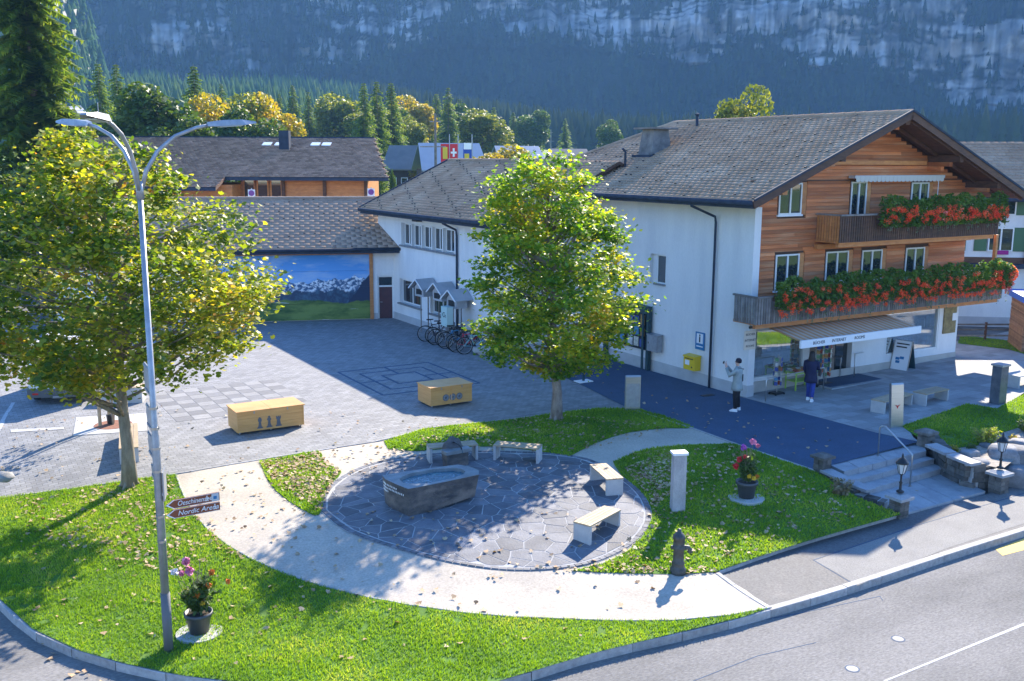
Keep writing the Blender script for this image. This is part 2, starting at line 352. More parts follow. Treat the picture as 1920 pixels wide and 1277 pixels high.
def ribbon(name,L2,h,off,wd,ht,m,seg=None,joint=.008,parent=None,side=0):
    """a line of kerb or edging stones along a world polyline; seg = stone length (separate stones)"""
    L2=np.array(L2); d=np.r_[0,np.cumsum(np.hypot(*(L2[1:]-L2[:-1]).T))]; tot=d[-1]
    par=parent
    at=lambda s:np.array([np.interp(s,d,L2[:,0]),np.interp(s,d,L2[:,1])])
    n=max(1,int(round(tot/seg))) if seg else max(2,int(tot/.5)); obs=[]
    one=MB()
    for i in range(n):
        s0=tot*i/n+joint/2*(seg is not None); s1=tot*(i+1)/n-joint/2*(seg is not None); a,b=at(s0),at(s1); t=(b-a)/max(1e-6,np.hypot(*(b-a))); nn=np.array([-t[1],t[0]])
        q=[a-nn*wd*(.5-side),b-nn*wd*(.5-side),b+nn*wd*(.5+side),a+nn*wd*(.5+side)]
        ha,hb=float(h(*a)),float(h(*b))
        M_=MB() if seg else one; jz=random.uniform(-.004,.004) if seg else 0
        z=[ha,hb,hb,ha]
        ch=.012
        lo=[(*q[k],z[k]+off-ht) for k in range(4)]; up_=[(*(q[k]+(nn if k<2 else -nn)*ch),z[k]+off+jz) for k in range(4)]; md=[(*q[k],z[k]+off+jz-ch) for k in range(4)]
        M_.add(lo+md+up_,[(0,1,5,4),(1,2,6,5),(2,3,7,6),(3,0,4,7),(4,5,9,8),(5,6,10,9),(6,7,11,10),(7,4,8,11),(8,9,10,11)])
        if seg: obs.append(M_.build('kerb_stone' if name.startswith('kerb') else 'edging_stone',m,par))
    if not seg: obs.append(one.build(name,m,par))
    return obs
def setting(name):
    o=bpy.data.objects.new(name,None); COL.objects.link(o); o['kind']='structure'; return o
# ---- base terrain, reaching the foot of the mountain
aa=np.linspace(math.radians(180),math.radians(0),121); rr=np.r_[np.linspace(0,80,41)[1:],np.linspace(90,980,90)]
AA,RR=np.meshgrid(aa,rr); X=RR*np.cos(AA); Y=RR*np.sin(AA); Z=farz(X,Y)-.02
Z=Z+np.where(RR>260,(fbm(X/60,Y/60,0,3)-.5)*6*smooth((RR-260)/200),0)
n0,n1=RR.shape; idx=np.arange(n0*n1).reshape(n0,n1); Q=np.stack([idx[:-1,:-1],idx[:-1,1:],idx[1:,1:],idx[1:,:-1]],-1).reshape(-1,4)[:,::-1]
M_meadow=mat('valley_meadow',(.13,.22,.03),(.09,.17,.025),.02,.95,world=True,c3=(.17,.22,.05),s3=.05,fine=.15)
o=mesh_np('valley_ground',np.stack([X,Y,Z],-1).reshape(-1,3),Q,M_meadow,smooth_=True); o['kind']='structure'
# near side of the village behind the camera
o=MB().prism([(-300,-250),(300,-250),(300,1.5),(-300,1.5)],-.9,-.78).build('near_ground',mat('street_side_green',(.02,.04,.01),(.22,.25,.03),.12,.9,world=True,c3=(.04,.04,.04),s3=.3)); o['kind']='structure'
# ---- road
o=MB().prism([(-60,-6),(60,-6),(60,60),(40,52),(16,34),(-18,34),(-60,34)],-.80,-.66).build('road',M_asph); o['kind']='structure'
# village asphalt under everything behind the square
o=sheet('village_street',[(-60,40),(0,40),(9,33.5),(15,31),(22,31.5),(60,54),(60,64),(-60,64)],lambda x,y:np.zeros(np.shape(x)),-.03,M_asph2,3.)
# ---- pixel outlines
cpath_out=crom([(330,892),(338,915),(352,945),(385,990),(440,1032),(500,1063),(560,1086),(640,1110),(740,1131),(850,1148),(960,1158),(1080,1163),(1200,1166),(1300,1163),(1380,1153),(1443,1141)],3)
kl=[(1443,1141),(1395,1158),(1290,1183),(1200,1205),(1110,1227),(940,1277),(900,1290),(700,1300),(500,1292),(420,1277),(340,1268),(240,1247),(150,1222),(60,1180),(0,1125),(-60,1050),(-130,960)]
plz=[(-130,957),(0,934),(120,919),(240,902),(330,890),(460,867),(600,845),(718,827),(800,803),(950,788),(1040,775),(1120,766),(1180,766)]
P_paver=W(plz+[(1090,722),(1000,681),(905,632),(905,585),(735,585),(515,595),(300,596),(-140,600),(-500,640),(-500,1050)],step=40)
sheet('paved_square',P_paver,hh,.0,M_paver,1.2)
wh=W([(x,y) for x,y in crom([(330,891),(460,868),(600,846),(718,828)],2)]+[(830,838),(950,830),(1058,843),(1105,824),(1170,805),(1250,796),(1315,797),(1378,832),(1290,845),(1190,860),(1170,900),(1215,960),(1180,1040),(1330,1073),(1345,1076),(1400,1108),(1443,1141)]+list(reversed([tuple(p) for p in cpath_out[:-1]])))
sheet('pale_path',wh,hh,.008,M_path,.5)
# retaining edge under the south end of the path
pc=crom([(598,958),(604,925),(640,893),(700,868),(790,853),(900,846),(1030,850),(1108,862),(1165,893),(1205,925),(1222,960),(1215,993),(1180,1028),(1120,1056),(1060,1068),(960,1072),(850,1058),(740,1030),(650,998),(598,958)],3)[:-1]
P_circ=W(pc); 
circ=setting('flagstone_circle')
mo=sheet('mortar_bed',P_circ,hh,.016,M_mortar,.4,parent=circ)
# flagstones: clipped Voronoi cells
cc=P_circ.mean(0); hullc=P_circ
def clip(poly,p,n):
    out=[]
    for i in range(len(poly)):
        a,b=poly[i],poly[(i+1)%len(poly)]; da,db=(a-p)@n,(b-p)@n
        if da<=0: out.append(a)
        if (da<0)!=(db<0) and abs(da-db)>1e-12: out.append(a+(b-a)*(da/(da-db)))
    return out
seeds=[]
mn,mx=P_circ.min(0)-.5,P_circ.max(0)+.5
for i,yy in enumerate(np.arange(mn[1],mx[1],.40)):
    for xx in np.arange(mn[0],mx[0],.52): seeds.append((xx+(.26 if i%2 else 0)+random.uniform(-.25,.25),yy+random.uniform(-.19,.19)))
seeds=np.array(seeds); ang=YAW+.25; 
pin=inpoly(seeds[:,0],seeds[:,1],cc+(P_circ-cc)*1.06)
def inset(poly,d):
    c=np.mean(poly,0); out=[np.array(q) for q in poly]
    r=list(out); n=len(poly)
    res=[c+np.array(v) for v in ((-2,-2),(2,-2),(2,2),(-2,2))]
    for i in range(n):
        a,b=poly[i],poly[(i+1)%n]; e=b-a; l=np.hypot(*e)
        if l<1e-6: continue
        nn=np.array([e[1],-e[0]])/l; 
        if (c-a)@nn>0: nn=-nn
        res=clip(res,a-nn*d,nn)
        if len(res)<3: return []
    return res
inner=cc+(P_circ-cc)*.955
for s in seeds[pin]:
    cell=[s+np.array(v) for v in ((-1.2,-1.2),(1.2,-1.2),(1.2,1.2),(-1.2,1.2))]
    for q in seeds[np.hypot(*(seeds-s).T)<2]:
        if (q==s).all(): continue
        cell=clip(cell,(s+q)/2,(q-s))
    c=s-cc
    for i in range(0,len(inner),2):
        a,b=inner[i],inner[(i+2)%len(inner)] if i+2<=len(inner) else inner[0]; e=b-a; l=np.hypot(*e)
        if l<1e-6: continue
        nn=np.array([e[1],-e[0]])/l
        if (cc-a)@nn>0: nn=-nn
        if len(cell)>2: cell=clip(cell,a,nn)
    if len(cell)<3: continue
    cell=inset(cell,.013)
    if len(cell)<3: continue
    ar=.5*abs(sum(cell[i][0]*cell[(i+1)%len(cell)][1]-cell[(i+1)%len(cell)][0]*cell[i][1] for i in range(len(cell))))
    if ar<.02: continue
    zc=random.uniform(-.003,.004)
    MB().prism([(p[0],p[1],float(hh(*p))) for p in cell],.0,.0205+zc*.6).build('flagstone',M_flag,circ)
ring=[cc+(p-cc)*.978 for p in P_circ]; ring.append(ring[0])
for o in ribbon('ring',ring,hh,.03,.13,.03,M_flag,seg=.16,joint=.015,parent=circ): o.name='sett'
# ---- asphalt way, forecourt, eastern paving
wb=W([(905,628),(1000,681),(1090,722),(1180,767),(1290,800),(1376,831),(1450,856),(1530,884)],hf,closed=False)
e0=G(1553,875)[:2]; e1=G(1722,834)[:2]
o_=G(1386,742)[:2]
dark=list(wb)+[e0,e1,G(1640,815)[:2],o_+np.array([.1,-.2]),o_+B[:2]*12-A[:2]*.3,o_+B[:2]*12-A[:2]*3.8]
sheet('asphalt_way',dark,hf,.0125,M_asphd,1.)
fc=[G(1640,815)[:2]]+[G(*q)[:2] for q in ((1385,744),)]+[o_+A[:2]*0,o_+A[:2]*11.7,o_+A[:2]*11.7+B[:2]*2,o_+A[:2]*30+B[:2]*2.5]+[Gt(*q,hf)[:2] for q in ((2080,705),(1920,737),(1868,776),(1815,770),(1702,800),(1704,806),(1712,820),(1738,842))]+[e1]
sheet('forecourt',fc,hf,.017,M_fore,1.)
# ---- pavement by the road
si=[Gt(*q,hlow)[:2] for q in ((1345,1076),(1430,1045),(1520,1016),(1610,990),(1695,966),(1780,945),(1870,921),(1930,905))]+[np.array([19,28.6]),np.array([40,41.5])]
kr=[p for p in KP if p[0]>5]; 
KPd=np.array([p for p in crom([tuple(p) for p in KP],4)])
side=[Gt(1443,1141,hlow)[:2]]+[np.array(p) for p in KPd if p[0]>5.2]
sw=side+list(reversed(si))
sheet('pavement',sw,hlow,.0,M_asph2,1.)
# repaired patch outline cuts (narrow dark seams)
sm=MB()
for a,b in (((1525,1050),(1720,985)),((1720,985),(1920,925)),((1525,1050),(1605,1098))):
    p,q=G(*a,-.5),G(*b,-.5); sm.beam((p[0],p[1],-.4985),(q[0],q[1],-.4985),.025,.005)
o=sm.build('asphalt_seam',M_asphd); o['kind']='structure'
o=sheet('worn_pavement_patch',[G(*q,-.5)[:2] for q in ((1528,1051),(1720,986),(1925,925),(1925,980),(1770,1030),(1608,1098))],hlow,.004,mat('worn_asphalt',(.23,.225,.21),(.19,.185,.175),1.3,.9,.3,80,world=True,fine=.25),1.)
# ---- kerbs
kb=setting('kerb'); 
KPd=np.array([p for p in crom([tuple(p) for p in KP],4)])
ribbon('kerb',KPd,lambda x,y:-.5,.005,.17,.3,M_kerb,seg=1.05,joint=.012,parent=kb)
ed=setting('lawn_edging')
def edging(P,h=hh,wd=.07,seg=1.0,ht=.1,off=.03): return ribbon('edging',W(P,h,closed=False),h,off,wd,ht,M_kerb,seg=seg,parent=ed)
edging(plz[:-1]); edging([tuple(p) for p in cpath_out],wd=.05,off=.035,ht=.3)
edging([(1180,767),(1290,801),(1376,832),(1450,857),(1530,884)],hf,.09)
ribbon('edging',si[:5],hlow,.07,.1,.25,M_kerb,seg=1.0,parent=ed)
ribbon('edging',[G(1345,1076,-.45)[:2],G(1443,1141,-.5)[:2]],hh,.02,.12,.1,M_kerb,seg=.6,parent=ed)
# ---- lawns
L1=W([tuple(p) for p in plz[:4]]+[(322,891)]+[tuple(p) for p in cpath_out]+kl[1:],step=25)
L2=W(crom([(487,866),(540,857),(598,848),(607,868),(640,886),(614,918),(599,966),(570,958),(530,932),(503,903),(487,866)],3)[:-1])
L3=W(crom([(720,829),(800,804),(950,789),(1040,776),(1120,767),(1200,768)],2)+crom([(1250,783),(1302,803),(1250,804),(1180,812),(1120,831),(1068,857)],2)+crom([(1020,849),(930,838),(840,842),(780,847),(728,843)],2))
L4=W(crom([(1150,868),(1180,854),(1220,842),(1290,835),(1376,833)],2)+[(1450,858),(1525,885),(1560,905),(1610,935),(1690,966),(1610,988),(1520,1014),(1430,1043),(1340,1074)]+crom([(1270,1078),(1200,1077),(1130,1075),(1072,1072)],2)+crom([(1130,1058),(1180,1032),(1216,990),(1222,958),(1203,925),(1165,892),(1150,868)],2)[:-1])
L5=W([(1690,800),(1815,758),(1868,767),(1925,738),(2080,706),(2080,790),(1935,795),(1880,812),(1840,835),(1790,842),(1752,836),(1735,832)],hf)
LAWNS=[(L1,hh),(L2,hh),(L3,hh),(L4,hh),(L5,hf)]
# raised border with rocks to the right of the steps
bed=[Gt(*q,hf)[:2] for q in ((1752,836),(1790,842),(1840,835),(1880,812),(1935,795),(2080,790))]+[np.array([22,30.2]),np.array([14.2,26.2])]+[Gt(*q,hf)[:2] for q in ((1880,880),(1800,862))]
for nm,(P,h) in zip(('front_lawn','leafy_lawn_wedge','tree_lawn','slope_lawn','east_lawn'),LAWNS): sheet(nm,P,h,.019,M_lawn,.28)
sheet('planting_bed',bed,hf,.01,mat('bed_gravel',(.4,.36,.31),(.26,.23,.19),7,.95,.8,30,world=True,fine=.3),.8)
# strip of grass and street beyond the chalet
g2=[G(*q,0)[:2] for q in ((1800,640),(1890,652),(1960,665),(1960,690),(1890,668),(1795,655))]
LAWNS.append((np.array(g2),hf)); sheet('street_verge',g2,hf,.03,M_lawn,1.)
def sample(P,n):
    P=np.array(P); mn,mx=P.min(0),P.max(0); out=np.zeros((0,2))
    while len(out)<n:
        q=mn+RNG.random((n*2,2))*(mx-mn); out=np.vstack([out,q[inpoly(q[:,0],q[:,1],P)]])
    return out[:n]
def area(P): P=np.array(P); return .5*abs((P[:,0]*np.roll(P[:,1],-1)-np.roll(P[:,0],-1)*P[:,1]).sum())
VV=[]
for i,(P,h) in enumerate(LAWNS):
    dens=(1500,1100,900,900,650,450)[i]; n=int(area(P)*dens); p=sample(P,n)
    p=p[fbm(p[:,0]*3,p[:,1]*3,0,2)>.2]
    n=len(p); z=h(p[:,0],p[:,1])+.021; a=RNG.random(n)*6.283; hgt=(.028+.035*RNG.random(n))*(.8+.6*fbm(p[:,0]*.9,p[:,1]*.9,0,2)); wd=.006+.008*RNG.random(n); wd=wd*(1 if i==0 else 1.6)
    ln=RNG.normal(0,.024,(n,2)); dx=np.cos(a)*wd; dy=np.sin(a)*wd
    VV.append(np.stack([np.c_[p[:,0]-dx,p[:,1]-dy,z],np.c_[p[:,0]+dx,p[:,1]+dy,z],np.c_[p[:,0]+ln[:,0],p[:,1]+ln[:,1],z+hgt]],1).reshape(-1,3))
VV=np.vstack(VV); o=mesh_np('grass',VV,np.arange(len(VV)).reshape(-1,3),M_grassb); tag(o,'short bright green mown grass covering the lawns','grass',kind='stuff')
# ---- fallen leaves
LEAF=np.array([(0,-.5),(.42,-.32),(.5,.12),(.2,.2),(0,.55),(-.2,.2),(-.5,.12),(-.42,-.32)])
def leaves(P3,size,tilt=.35,curl=.15,shape=LEAF,up=None):
    n=len(P3); a=RNG.random(n)*6.283; k=len(shape); s=size*(.6+.8*RNG.random(n))
    N=np.c_[RNG.normal(0,tilt,n),RNG.normal(0,tilt,n),np.ones(n)]
    if up is not None: N=N+up
    N/=np.linalg.norm(N,axis=1)[:,None]; t=np.c_[np.cos(a),np.sin(a),np.zeros(n)]; t-=N*(t*N).sum(1)[:,None]; t/=np.linalg.norm(t,axis=1)[:,None]; b=np.cross(N,t)
    V=P3[:,None,:]+(t[:,None,:]*shape[None,:,0,None]+b[:,None,:]*shape[None,:,1,None])*s[:,None,None]+N[:,None,:]*(curl*s[:,None]*(shape[None,:,0]**2*2-.2))[:,:,None]
    return V.reshape(-1,3),np.arange(n*k).reshape(n,k)
def scatter_leaves(polypx,n,h=hh): p=sample(W(polypx,h),n); return np.c_[p,h(p[:,0],p[:,1])+.045]
fl=[scatter_leaves([(490,868),(600,850),(636,886),(600,960),(520,915)],800),scatter_leaves([(1170,880),(1255,850),(1270,930),(1225,945),(1200,915)],420),
 scatter_leaves([(1180,850),(1370,836),(1640,960),(1350,1060),(1090,1068),(1200,1000),(1220,950)],680),scatter_leaves([(740,828),(940,792),(1040,778),(1280,800),(1080,850),(800,845)],520),
 scatter_leaves([(30,940),(320,895),(420,1020),(470,1050),(300,1080),(60,1010)],620),scatter_leaves([(20,960),(460,1050),(1290,1180),(420,1265),(60,1160)],130),
 scatter_leaves([(340,895),(480,872),(600,960),(560,1050),(400,990)],80),scatter_leaves([(600,850),(720,832),(800,860),(640,900)],60),scatter_leaves([(620,960),(1180,960),(1100,1050),(800,1040)],60),
 scatter_leaves([(1000,1066),(1340,1066),(1340,1078),(1000,1074)],90),scatter_leaves([(0,800),(320,760),(980,790),(700,830),(0,935)],110),scatter_leaves([(600,970),(1440,1140),(1000,1155),(560,1080)],35),scatter_leaves([(1000,690),(1500,870),(1640,830),(1390,760)],45,hf),
 scatter_leaves([(60,1190),(300,1268),(420,1290),(100,1277)],20,lambda x,y:np.full(np.shape(x),-.68)),scatter_leaves([(1560,878),(1720,838),(1840,905),(1690,965)],30,lambda x,y:np.full(np.shape(x),-.44))]
fl=np.vstack(fl); fl[:,2]+=np.where(RNG.random(len(fl))<.7,.010,-.012)
v,f=leaves(fl,.088,.3,.35); o=mesh_np('fallen_leaves',v,f,M_deadleaf); tag(o,'dry brown maple leaves scattered over lawns and paving','leaves',kind='stuff')
# ---- chess board and mill board set into the paving
sq1=mat('dark_board_slab',(.185,.185,.187),(.155,.155,.157),4,.85,world=True,objr=.12,fine=.2); sq2=mat('light_board_slab',(.27,.267,.26),(.23,.228,.225),4,.85,world=True,objr=.1,fine=.2)
cb=setting('chess_board_paving'); c0=np.array([-8.82,35.43]); me1=None
for i in range(8):
    for j in range(8):
        p=c0-A[:2]*(.55*(i+.5))-B[:2]*(.55*(j+.5)); q=[p+A[:2]*a*.268+B[:2]*b*.268 for a,b in ((-1,-1),(1,-1),(1,1),(-1,1))]
        MB().prism([(*t,float(hh(*t))) for t in q],-.02,.006).build('board_square',sq1 if (i+j)%2==0 else sq2,cb)
mb_=setting('mill_board_paving'); mc=np.array([-6.64,36.73])+A[:2]*1.9-B[:2]*2.15
dk=M_asphd
for k,s in enumerate((1.0,.68,.36)):
    hx,hy=1.9*s,2.15*s
    for a,b in (((-hx,-hy),(hx,-hy)),((hx,-hy),(hx,hy)),((hx,hy),(-hx,hy)),((-hx,hy),(-hx,-hy))):
        P=[mc+A[:2]*a[0]+B[:2]*a[1],mc+A[:2]*b[0]+B[:2]*b[1]]
        ribbon('inlay',P,hh,.006,.1,.02,dk,parent=mb_)[0].name='inlay_strip'
for a,b in (((1.9,0),(.68,0)),((-1.9,0),(-.68,0)),((0,2.15),(0,.77)),((0,-2.15),(0,-.77))):
    ribbon('inlay',[mc+A[:2]*a[0]+B[:2]*a[1],mc+A[:2]*b[0]+B[:2]*b[1]],hh,.0065,.1,.02,dk,parent=mb_)[0].name='inlay_strip'
MB().lathe([(.62,-.01),(.62,.006)],(*mc,0),20).build('centre_disc',sq2,mb_)
# ---- road markings
mk=setting('road_markings'); M_yel=mat('yellow_marking',(.75,.5,.1),(.6,.42,.12),6,.8,world=True,fine=.2); M_wm=mat('white_marking',(.5,.5,.5),(.36,.36,.36),8,.8,world=True,fine=.25)
def mark(P,m,z=-.66,off=.004,nm='painted_line'):
    return MB().prism([(*G(*p,z)[:2],z) for p in P],.0,off).build(nm,m,mk)
mark([(1866,1030),(1925,1008),(1925,1030),(1880,1042)],M_yel,nm='yellow_patch')
mark([(1663,1277),(1655,1277),(1925,1166),(1925,1171)],M_wm)
for q in ([(0,790),(22,755),(28,755),(5,800),(-20,850),(-30,850)],[(20,806),(120,801),(120,805),(20,811)]): sheet('painted_line',W(q),hh,.007,M_wm,.5,parent=mk)
sm=MB()
for P_ in (((930,1268),(1130,1213),(1330,1180),(1500,1150),(1650,1118),(1655,1126)),((1300,1277),(1420,1230),(1530,1205))):
    for a,b in zip(P_,P_[1:]):
        p,q=G(*a,-.66),G(*b,-.66); sm.beam((p[0],p[1],-.6585),(q[0],q[1],-.6585),.02,.004)
sm.build('asphalt_seam',M_asphd,mk)
# drain covers in the road
for i,(px,py) in enumerate(((1684,1198),(1598,1254))):
    g=G(px,py,-.66); t=thing('manhole_cover','small round pale drain cover set in the road, '+('farther from the camera' if i==0 else 'nearer the bottom edge of the picture'),'drain cover',(g[0],g[1],-.66),0,'small drain covers in the road')
    MB().lathe([(.10,-.02),(.10,.006)],n=18).build('lid',M_kerb,t); MB().lathe([(.13,-.02),(.13,.003)],n=18).build('rim',M_asphd,t)
g=Gt(1333,1105); t=thing('manhole_cover','tiny round cap set in the pale path near the hydrant','drain cover',(g[0],g[1],g[2]+.006)); MB().lathe([(.07,-.02),(.07,.008)],n=14).build('lid',M_galv,t)
g=Gt(1327,742,hf); t=thing('ground_grate','dark shallow drain grate in the asphalt at the foot of the downpipe','drain cover',(g[0],g[1],.01)); MB().box((0,0,.004),(.5,.25,.012),YAW).build('lid',M_dark,t)
# ================================================================ MOUNTAIN
na,nr=980,190
az=np.radians(np.linspace(-44,44,na)); tt=np.linspace(0,1,nr)
AZ,TT=np.meshgrid(az,tt)
cliffbase=78+34*fbm(AZ*9+3,AZ*0+1,0,3)-30*smooth((AZ-.1)/.5)+18*np.sin(AZ*7+1)
top=330+120*smooth((AZ+.1)/.5)+70*fbm(AZ*5,AZ*0,0,4)
zt=.30
Zm=np.where(TT<zt,20+(cliffbase-20)*(TT/zt)**1.3,cliffbase+(top-cliffbase)*((TT-zt)/(1-zt))**1.25)
Dm=np.where(TT<zt,860+150*TT/zt,1010+60*smooth((TT-zt)/.35)+120*((TT-zt)/(1-zt)))
Zq=Zm/26
step=np.where(TT>zt,(vn(AZ*0+5,AZ*6,Zq)-.5)*34*smooth((TT-zt)/.05),0)
gul=np.abs(fbm(AZ*34,Zm/120,0,5)-.5)*2
Dm=Dm+step-np.where(TT>zt,gul*52,(fbm(AZ*30,TT*4,0,3)-.5)*50)+(fbm(AZ*140,Zm/16,0,4)-.5)*26+(fbm(AZ*12,Zm/90,3,3)-.5)*70
X=Dm*np.sin(AZ); Y=Dm*np.cos(AZ)
fol=fbm(AZ*22,Zm/30,1,5); ledge=fbm(AZ*60,Zm/9,2,4)
veg=np.clip(smooth((cliffbase+28*(fol-.35)*2-Zm)/10+.5)+.9*smooth((fol-.56)/.07)+.55*smooth((ledge-.55)/.06),0,1)
veg=np.maximum(veg,smooth((-AZ-.14)/.08)*smooth((fol-.30)/.1)*.75)
tone=.45*fbm(AZ*170+3,Zm/38,4,4)+.25*fbm(AZ*24,Zm/5,6,4)+.3*fbm(AZ*40,Zm/40,8,3)
tone=np.clip((tone-.40)/.2,0,1)
streak=smooth((fbm(AZ*260,Zm/90,9,3)-.57)/.05); veg=np.clip(veg+.5*streak,0,1)
veg=np.clip(veg+.6*smooth((fbm(AZ*14,Zm/3.2+fbm(AZ*10,AZ*0,3,3)*9,7,3)-.60)/.04),0,1)
idx=np.arange(na*nr).reshape(nr,na); Q=np.stack([idx[:-1,:-1],idx[:-1,1:],idx[1:,1:],idx[1:,:-1]],-1).reshape(-1,4)
m=mat('cliff_rock',(.5,.48,.46),(.24,.235,.23),.06,.95,1.,.8,stretch=(1,1,.35),world=True,c3=(.72,.70,.67),s3=.035,detail=8); n=m.node_tree; b=n.nodes['Principled BSDF']
b.inputs['Specular IOR Level'].default_value=.1
src=b.inputs['Base Color'].links[0].from_socket; at2=n.nodes.new('ShaderNodeAttribute'); at2.attribute_name='tone'; x2=n.nodes.new('ShaderNodeMix'); x2.data_type='RGBA'; x2.inputs[6].default_value=(.13,.125,.12,1); x2.inputs[7].default_value=(.8,.75,.68,1); n.links.new(at2.outputs['Fac'],x2.inputs[0]); x3=n.nodes.new('ShaderNodeMix'); x3.data_type='RGBA'; x3.inputs[0].default_value=.7; n.links.new(src,x3.inputs[6]); n.links.new(x2.outputs[2],x3.inputs[7]); src=x3.outputs[2]
at=n.nodes.new('ShaderNodeAttribute'); at.attribute_name='veg'; x=n.nodes.new('ShaderNodeMix'); x.data_type='RGBA'; n.links.new(at.outputs['Fac'],x.inputs[0]); n.links.new(src,x.inputs[6]); x.inputs[7].default_value=(.016,.026,.016,1); n.links.new(x.outputs[2],b.inputs['Base Color'])
for nd in n.nodes:
    if nd.type=='BUMP': nd.inputs['Distance'].default_value=3.
o=mesh_np('mountain',np.stack([X,Y,Zm],-1).reshape(-1,3),Q,m,smooth_=False,attr={'veg':veg.ravel(),'tone':tone.ravel()}); o['kind']='structure'
def flat(m):
    b=m.node_tree.nodes['Principled BSDF']; b.inputs['Roughness'].default_value=1; b.inputs['Specular IOR Level'].default_value=0; return m
def conifer_low(x,y,z,H_,R,rot):
    """arrays of low conifers: 3 stacked 6-sided skirts each"""
    n=len(x); V=[];Fs=[]
    for k,(z0,z1,r) in enumerate(((.08,.5,1.),(.3,.75,.72),(.52,1.,.45))):
        a=np.arange(6)/6*6.283
        ang=rot[:,None]+a[None,:]+k
        rr_=R[:,None]*r*(.75+.5*RNG.random((n,6)))
        ringv=np.stack([x[:,None]+rr_*np.cos(ang),y[:,None]+rr_*np.sin(ang),np.broadcast_to((z+H_*z0)[:,None],(n,6))+RNG.normal(0,.02,(n,6))*H_[:,None]],-1)
        tip=np.stack([x,y,z+H_*z1],-1)[:,None,:]
        V.append(np.concatenate([ringv,tip],1))
    V=np.concatenate(V,1); base=(np.arange(n)*21)[:,None,None]
    Fl=np.array([(k*7+i,k*7+(i+1)%6,k*7+6) for k in range(3) for i in range(6)])[None]
    return V.reshape(-1,3),(Fl+base).reshape(-1,3)
# forest on the mountain's foot
fi=np.flatnonzero((veg.ravel()>.55)&(Zm.ravel()<190)); pick=RNG.choice(fi,6500); Px,Py,Pz=X.ravel()[pick],Y.ravel()[pick],Zm.ravel()[pick]
Px=Px+RNG.normal(0,2,len(Px)); hh_=(8+9*RNG.random(len(Px))); v,f=conifer_low(Px,Py-2,Pz-2,hh_,hh_*.22,RNG.random(len(Px))*6)
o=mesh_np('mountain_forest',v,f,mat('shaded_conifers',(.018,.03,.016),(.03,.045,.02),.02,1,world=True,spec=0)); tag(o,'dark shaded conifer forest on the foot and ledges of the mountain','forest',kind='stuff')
# forest belt across the valley
n=9000; D=360+480*RNG.random(n)**.8; a=np.radians(-34+68*RNG.random(n)); x=D*np.sin(a); y=D*np.cos(a)
keep=(fbm(x/70,y/70,5,2)>.36)&((a<-.12))&~((np.abs(np.degrees(a)+23.3+(D-300)*.0015)<1.1)&(D<800)); x,y,D=x[keep],y[keep],D[keep]
z=farz(x,y)-1; hh_=(9+8*RNG.random(len(x))); v,f=conifer_low(x,y,z,hh_,hh_*.23,RNG.random(len(x))*6)
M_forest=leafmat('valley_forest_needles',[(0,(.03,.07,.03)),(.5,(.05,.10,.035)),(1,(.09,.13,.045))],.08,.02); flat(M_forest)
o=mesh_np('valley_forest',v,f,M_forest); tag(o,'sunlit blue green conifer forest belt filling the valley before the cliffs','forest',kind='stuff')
n=5200; D=420+420*RNG.random(n)**.7; a=np.radians(-8+44*RNG.random(n)); x=D*np.sin(a); y=D*np.cos(a); keep=(fbm(x/60,y/60,9,2)>.30); x,y=x[keep],y[keep]
z=farz(x,y)-1; hh_=(11+10*RNG.random(len(x))); v,f=conifer_low(x,y,z,hh_,hh_*.23,RNG.random(len(x))*6)
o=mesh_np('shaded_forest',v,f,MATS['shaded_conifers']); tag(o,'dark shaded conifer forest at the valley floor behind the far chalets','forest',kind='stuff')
# near wooded shoulder on the left
sa=np.radians(np.linspace(-36,-19.0,80)); st=np.linspace(0,1,50); SA,ST=np.meshgrid(sa,st)
Hs=175*smooth((-np.degrees(SA)-20.4)/5.5)
Ds=520+210*ST+(fbm(SA*30,ST*5,2,3)-.5)*30; Zs=24+Hs*ST**1.1+(fbm(SA*40,ST*8,2,3)-.5)*8
idx=np.arange(80*50).reshape(50,80); Q=np.stack([idx[:-1,:-1],idx[:-1,1:],idx[1:,1:],idx[1:,:-1]],-1).reshape(-1,4)
XS,YS=Ds*np.sin(SA),Ds*np.cos(SA)
o=mesh_np('wooded_shoulder',np.stack([XS,YS,Zs],-1).reshape(-1,3),Q,mat('shoulder_rock',(.2,.22,.16),(.33,.32,.3),.03,.95,world=True,detail=6),smooth_=True); o['kind']='structure'
k=RNG.choice(XS.size,1800); kk=Hs.ravel()[k]>6; k=k[kk]; x=XS.ravel()[k]+RNG.normal(0,3,len(k)); y=YS.ravel()[k]+RNG.normal(0,3,len(k)); hh_=9+9*RNG.random(len(k)); v,f=conifer_low(x,y,Zs.ravel()[k]-1,hh_,hh_*.2,RNG.random(len(k))*6)
o=mesh_np('shoulder_forest',v,f,M_forest); tag(o,'conifers and larches on the rocky shoulder at the left edge','forest',kind='stuff')
# pale torrent bed
tb=[]; 
for D in np.linspace(150,800,40):
    a=math.radians(-23.5-(D-300)*.0016+.5*math.sin(D/60)); wv=.9+.5*math.sin(D/45); tb.append((D*math.sin(a),D*math.cos(a),D*wv*.010+1))
V=[];
for x_,y_,w_ in tb: V+=[(x_-w_,y_,float(farz(x_,y_))+2.2),(x_+w_,y_,float(farz(x_,y_))+2.2)]
o=mesh_np('torrent_bed',V,[(2*i,2*i+1,2*i+3,2*i+2) for i in range(39)],mat('river_gravel',(.5,.5,.5),(.3,.3,.3),.25,.95,1,.5,world=True,fine=.4)); o['kind']='structure'
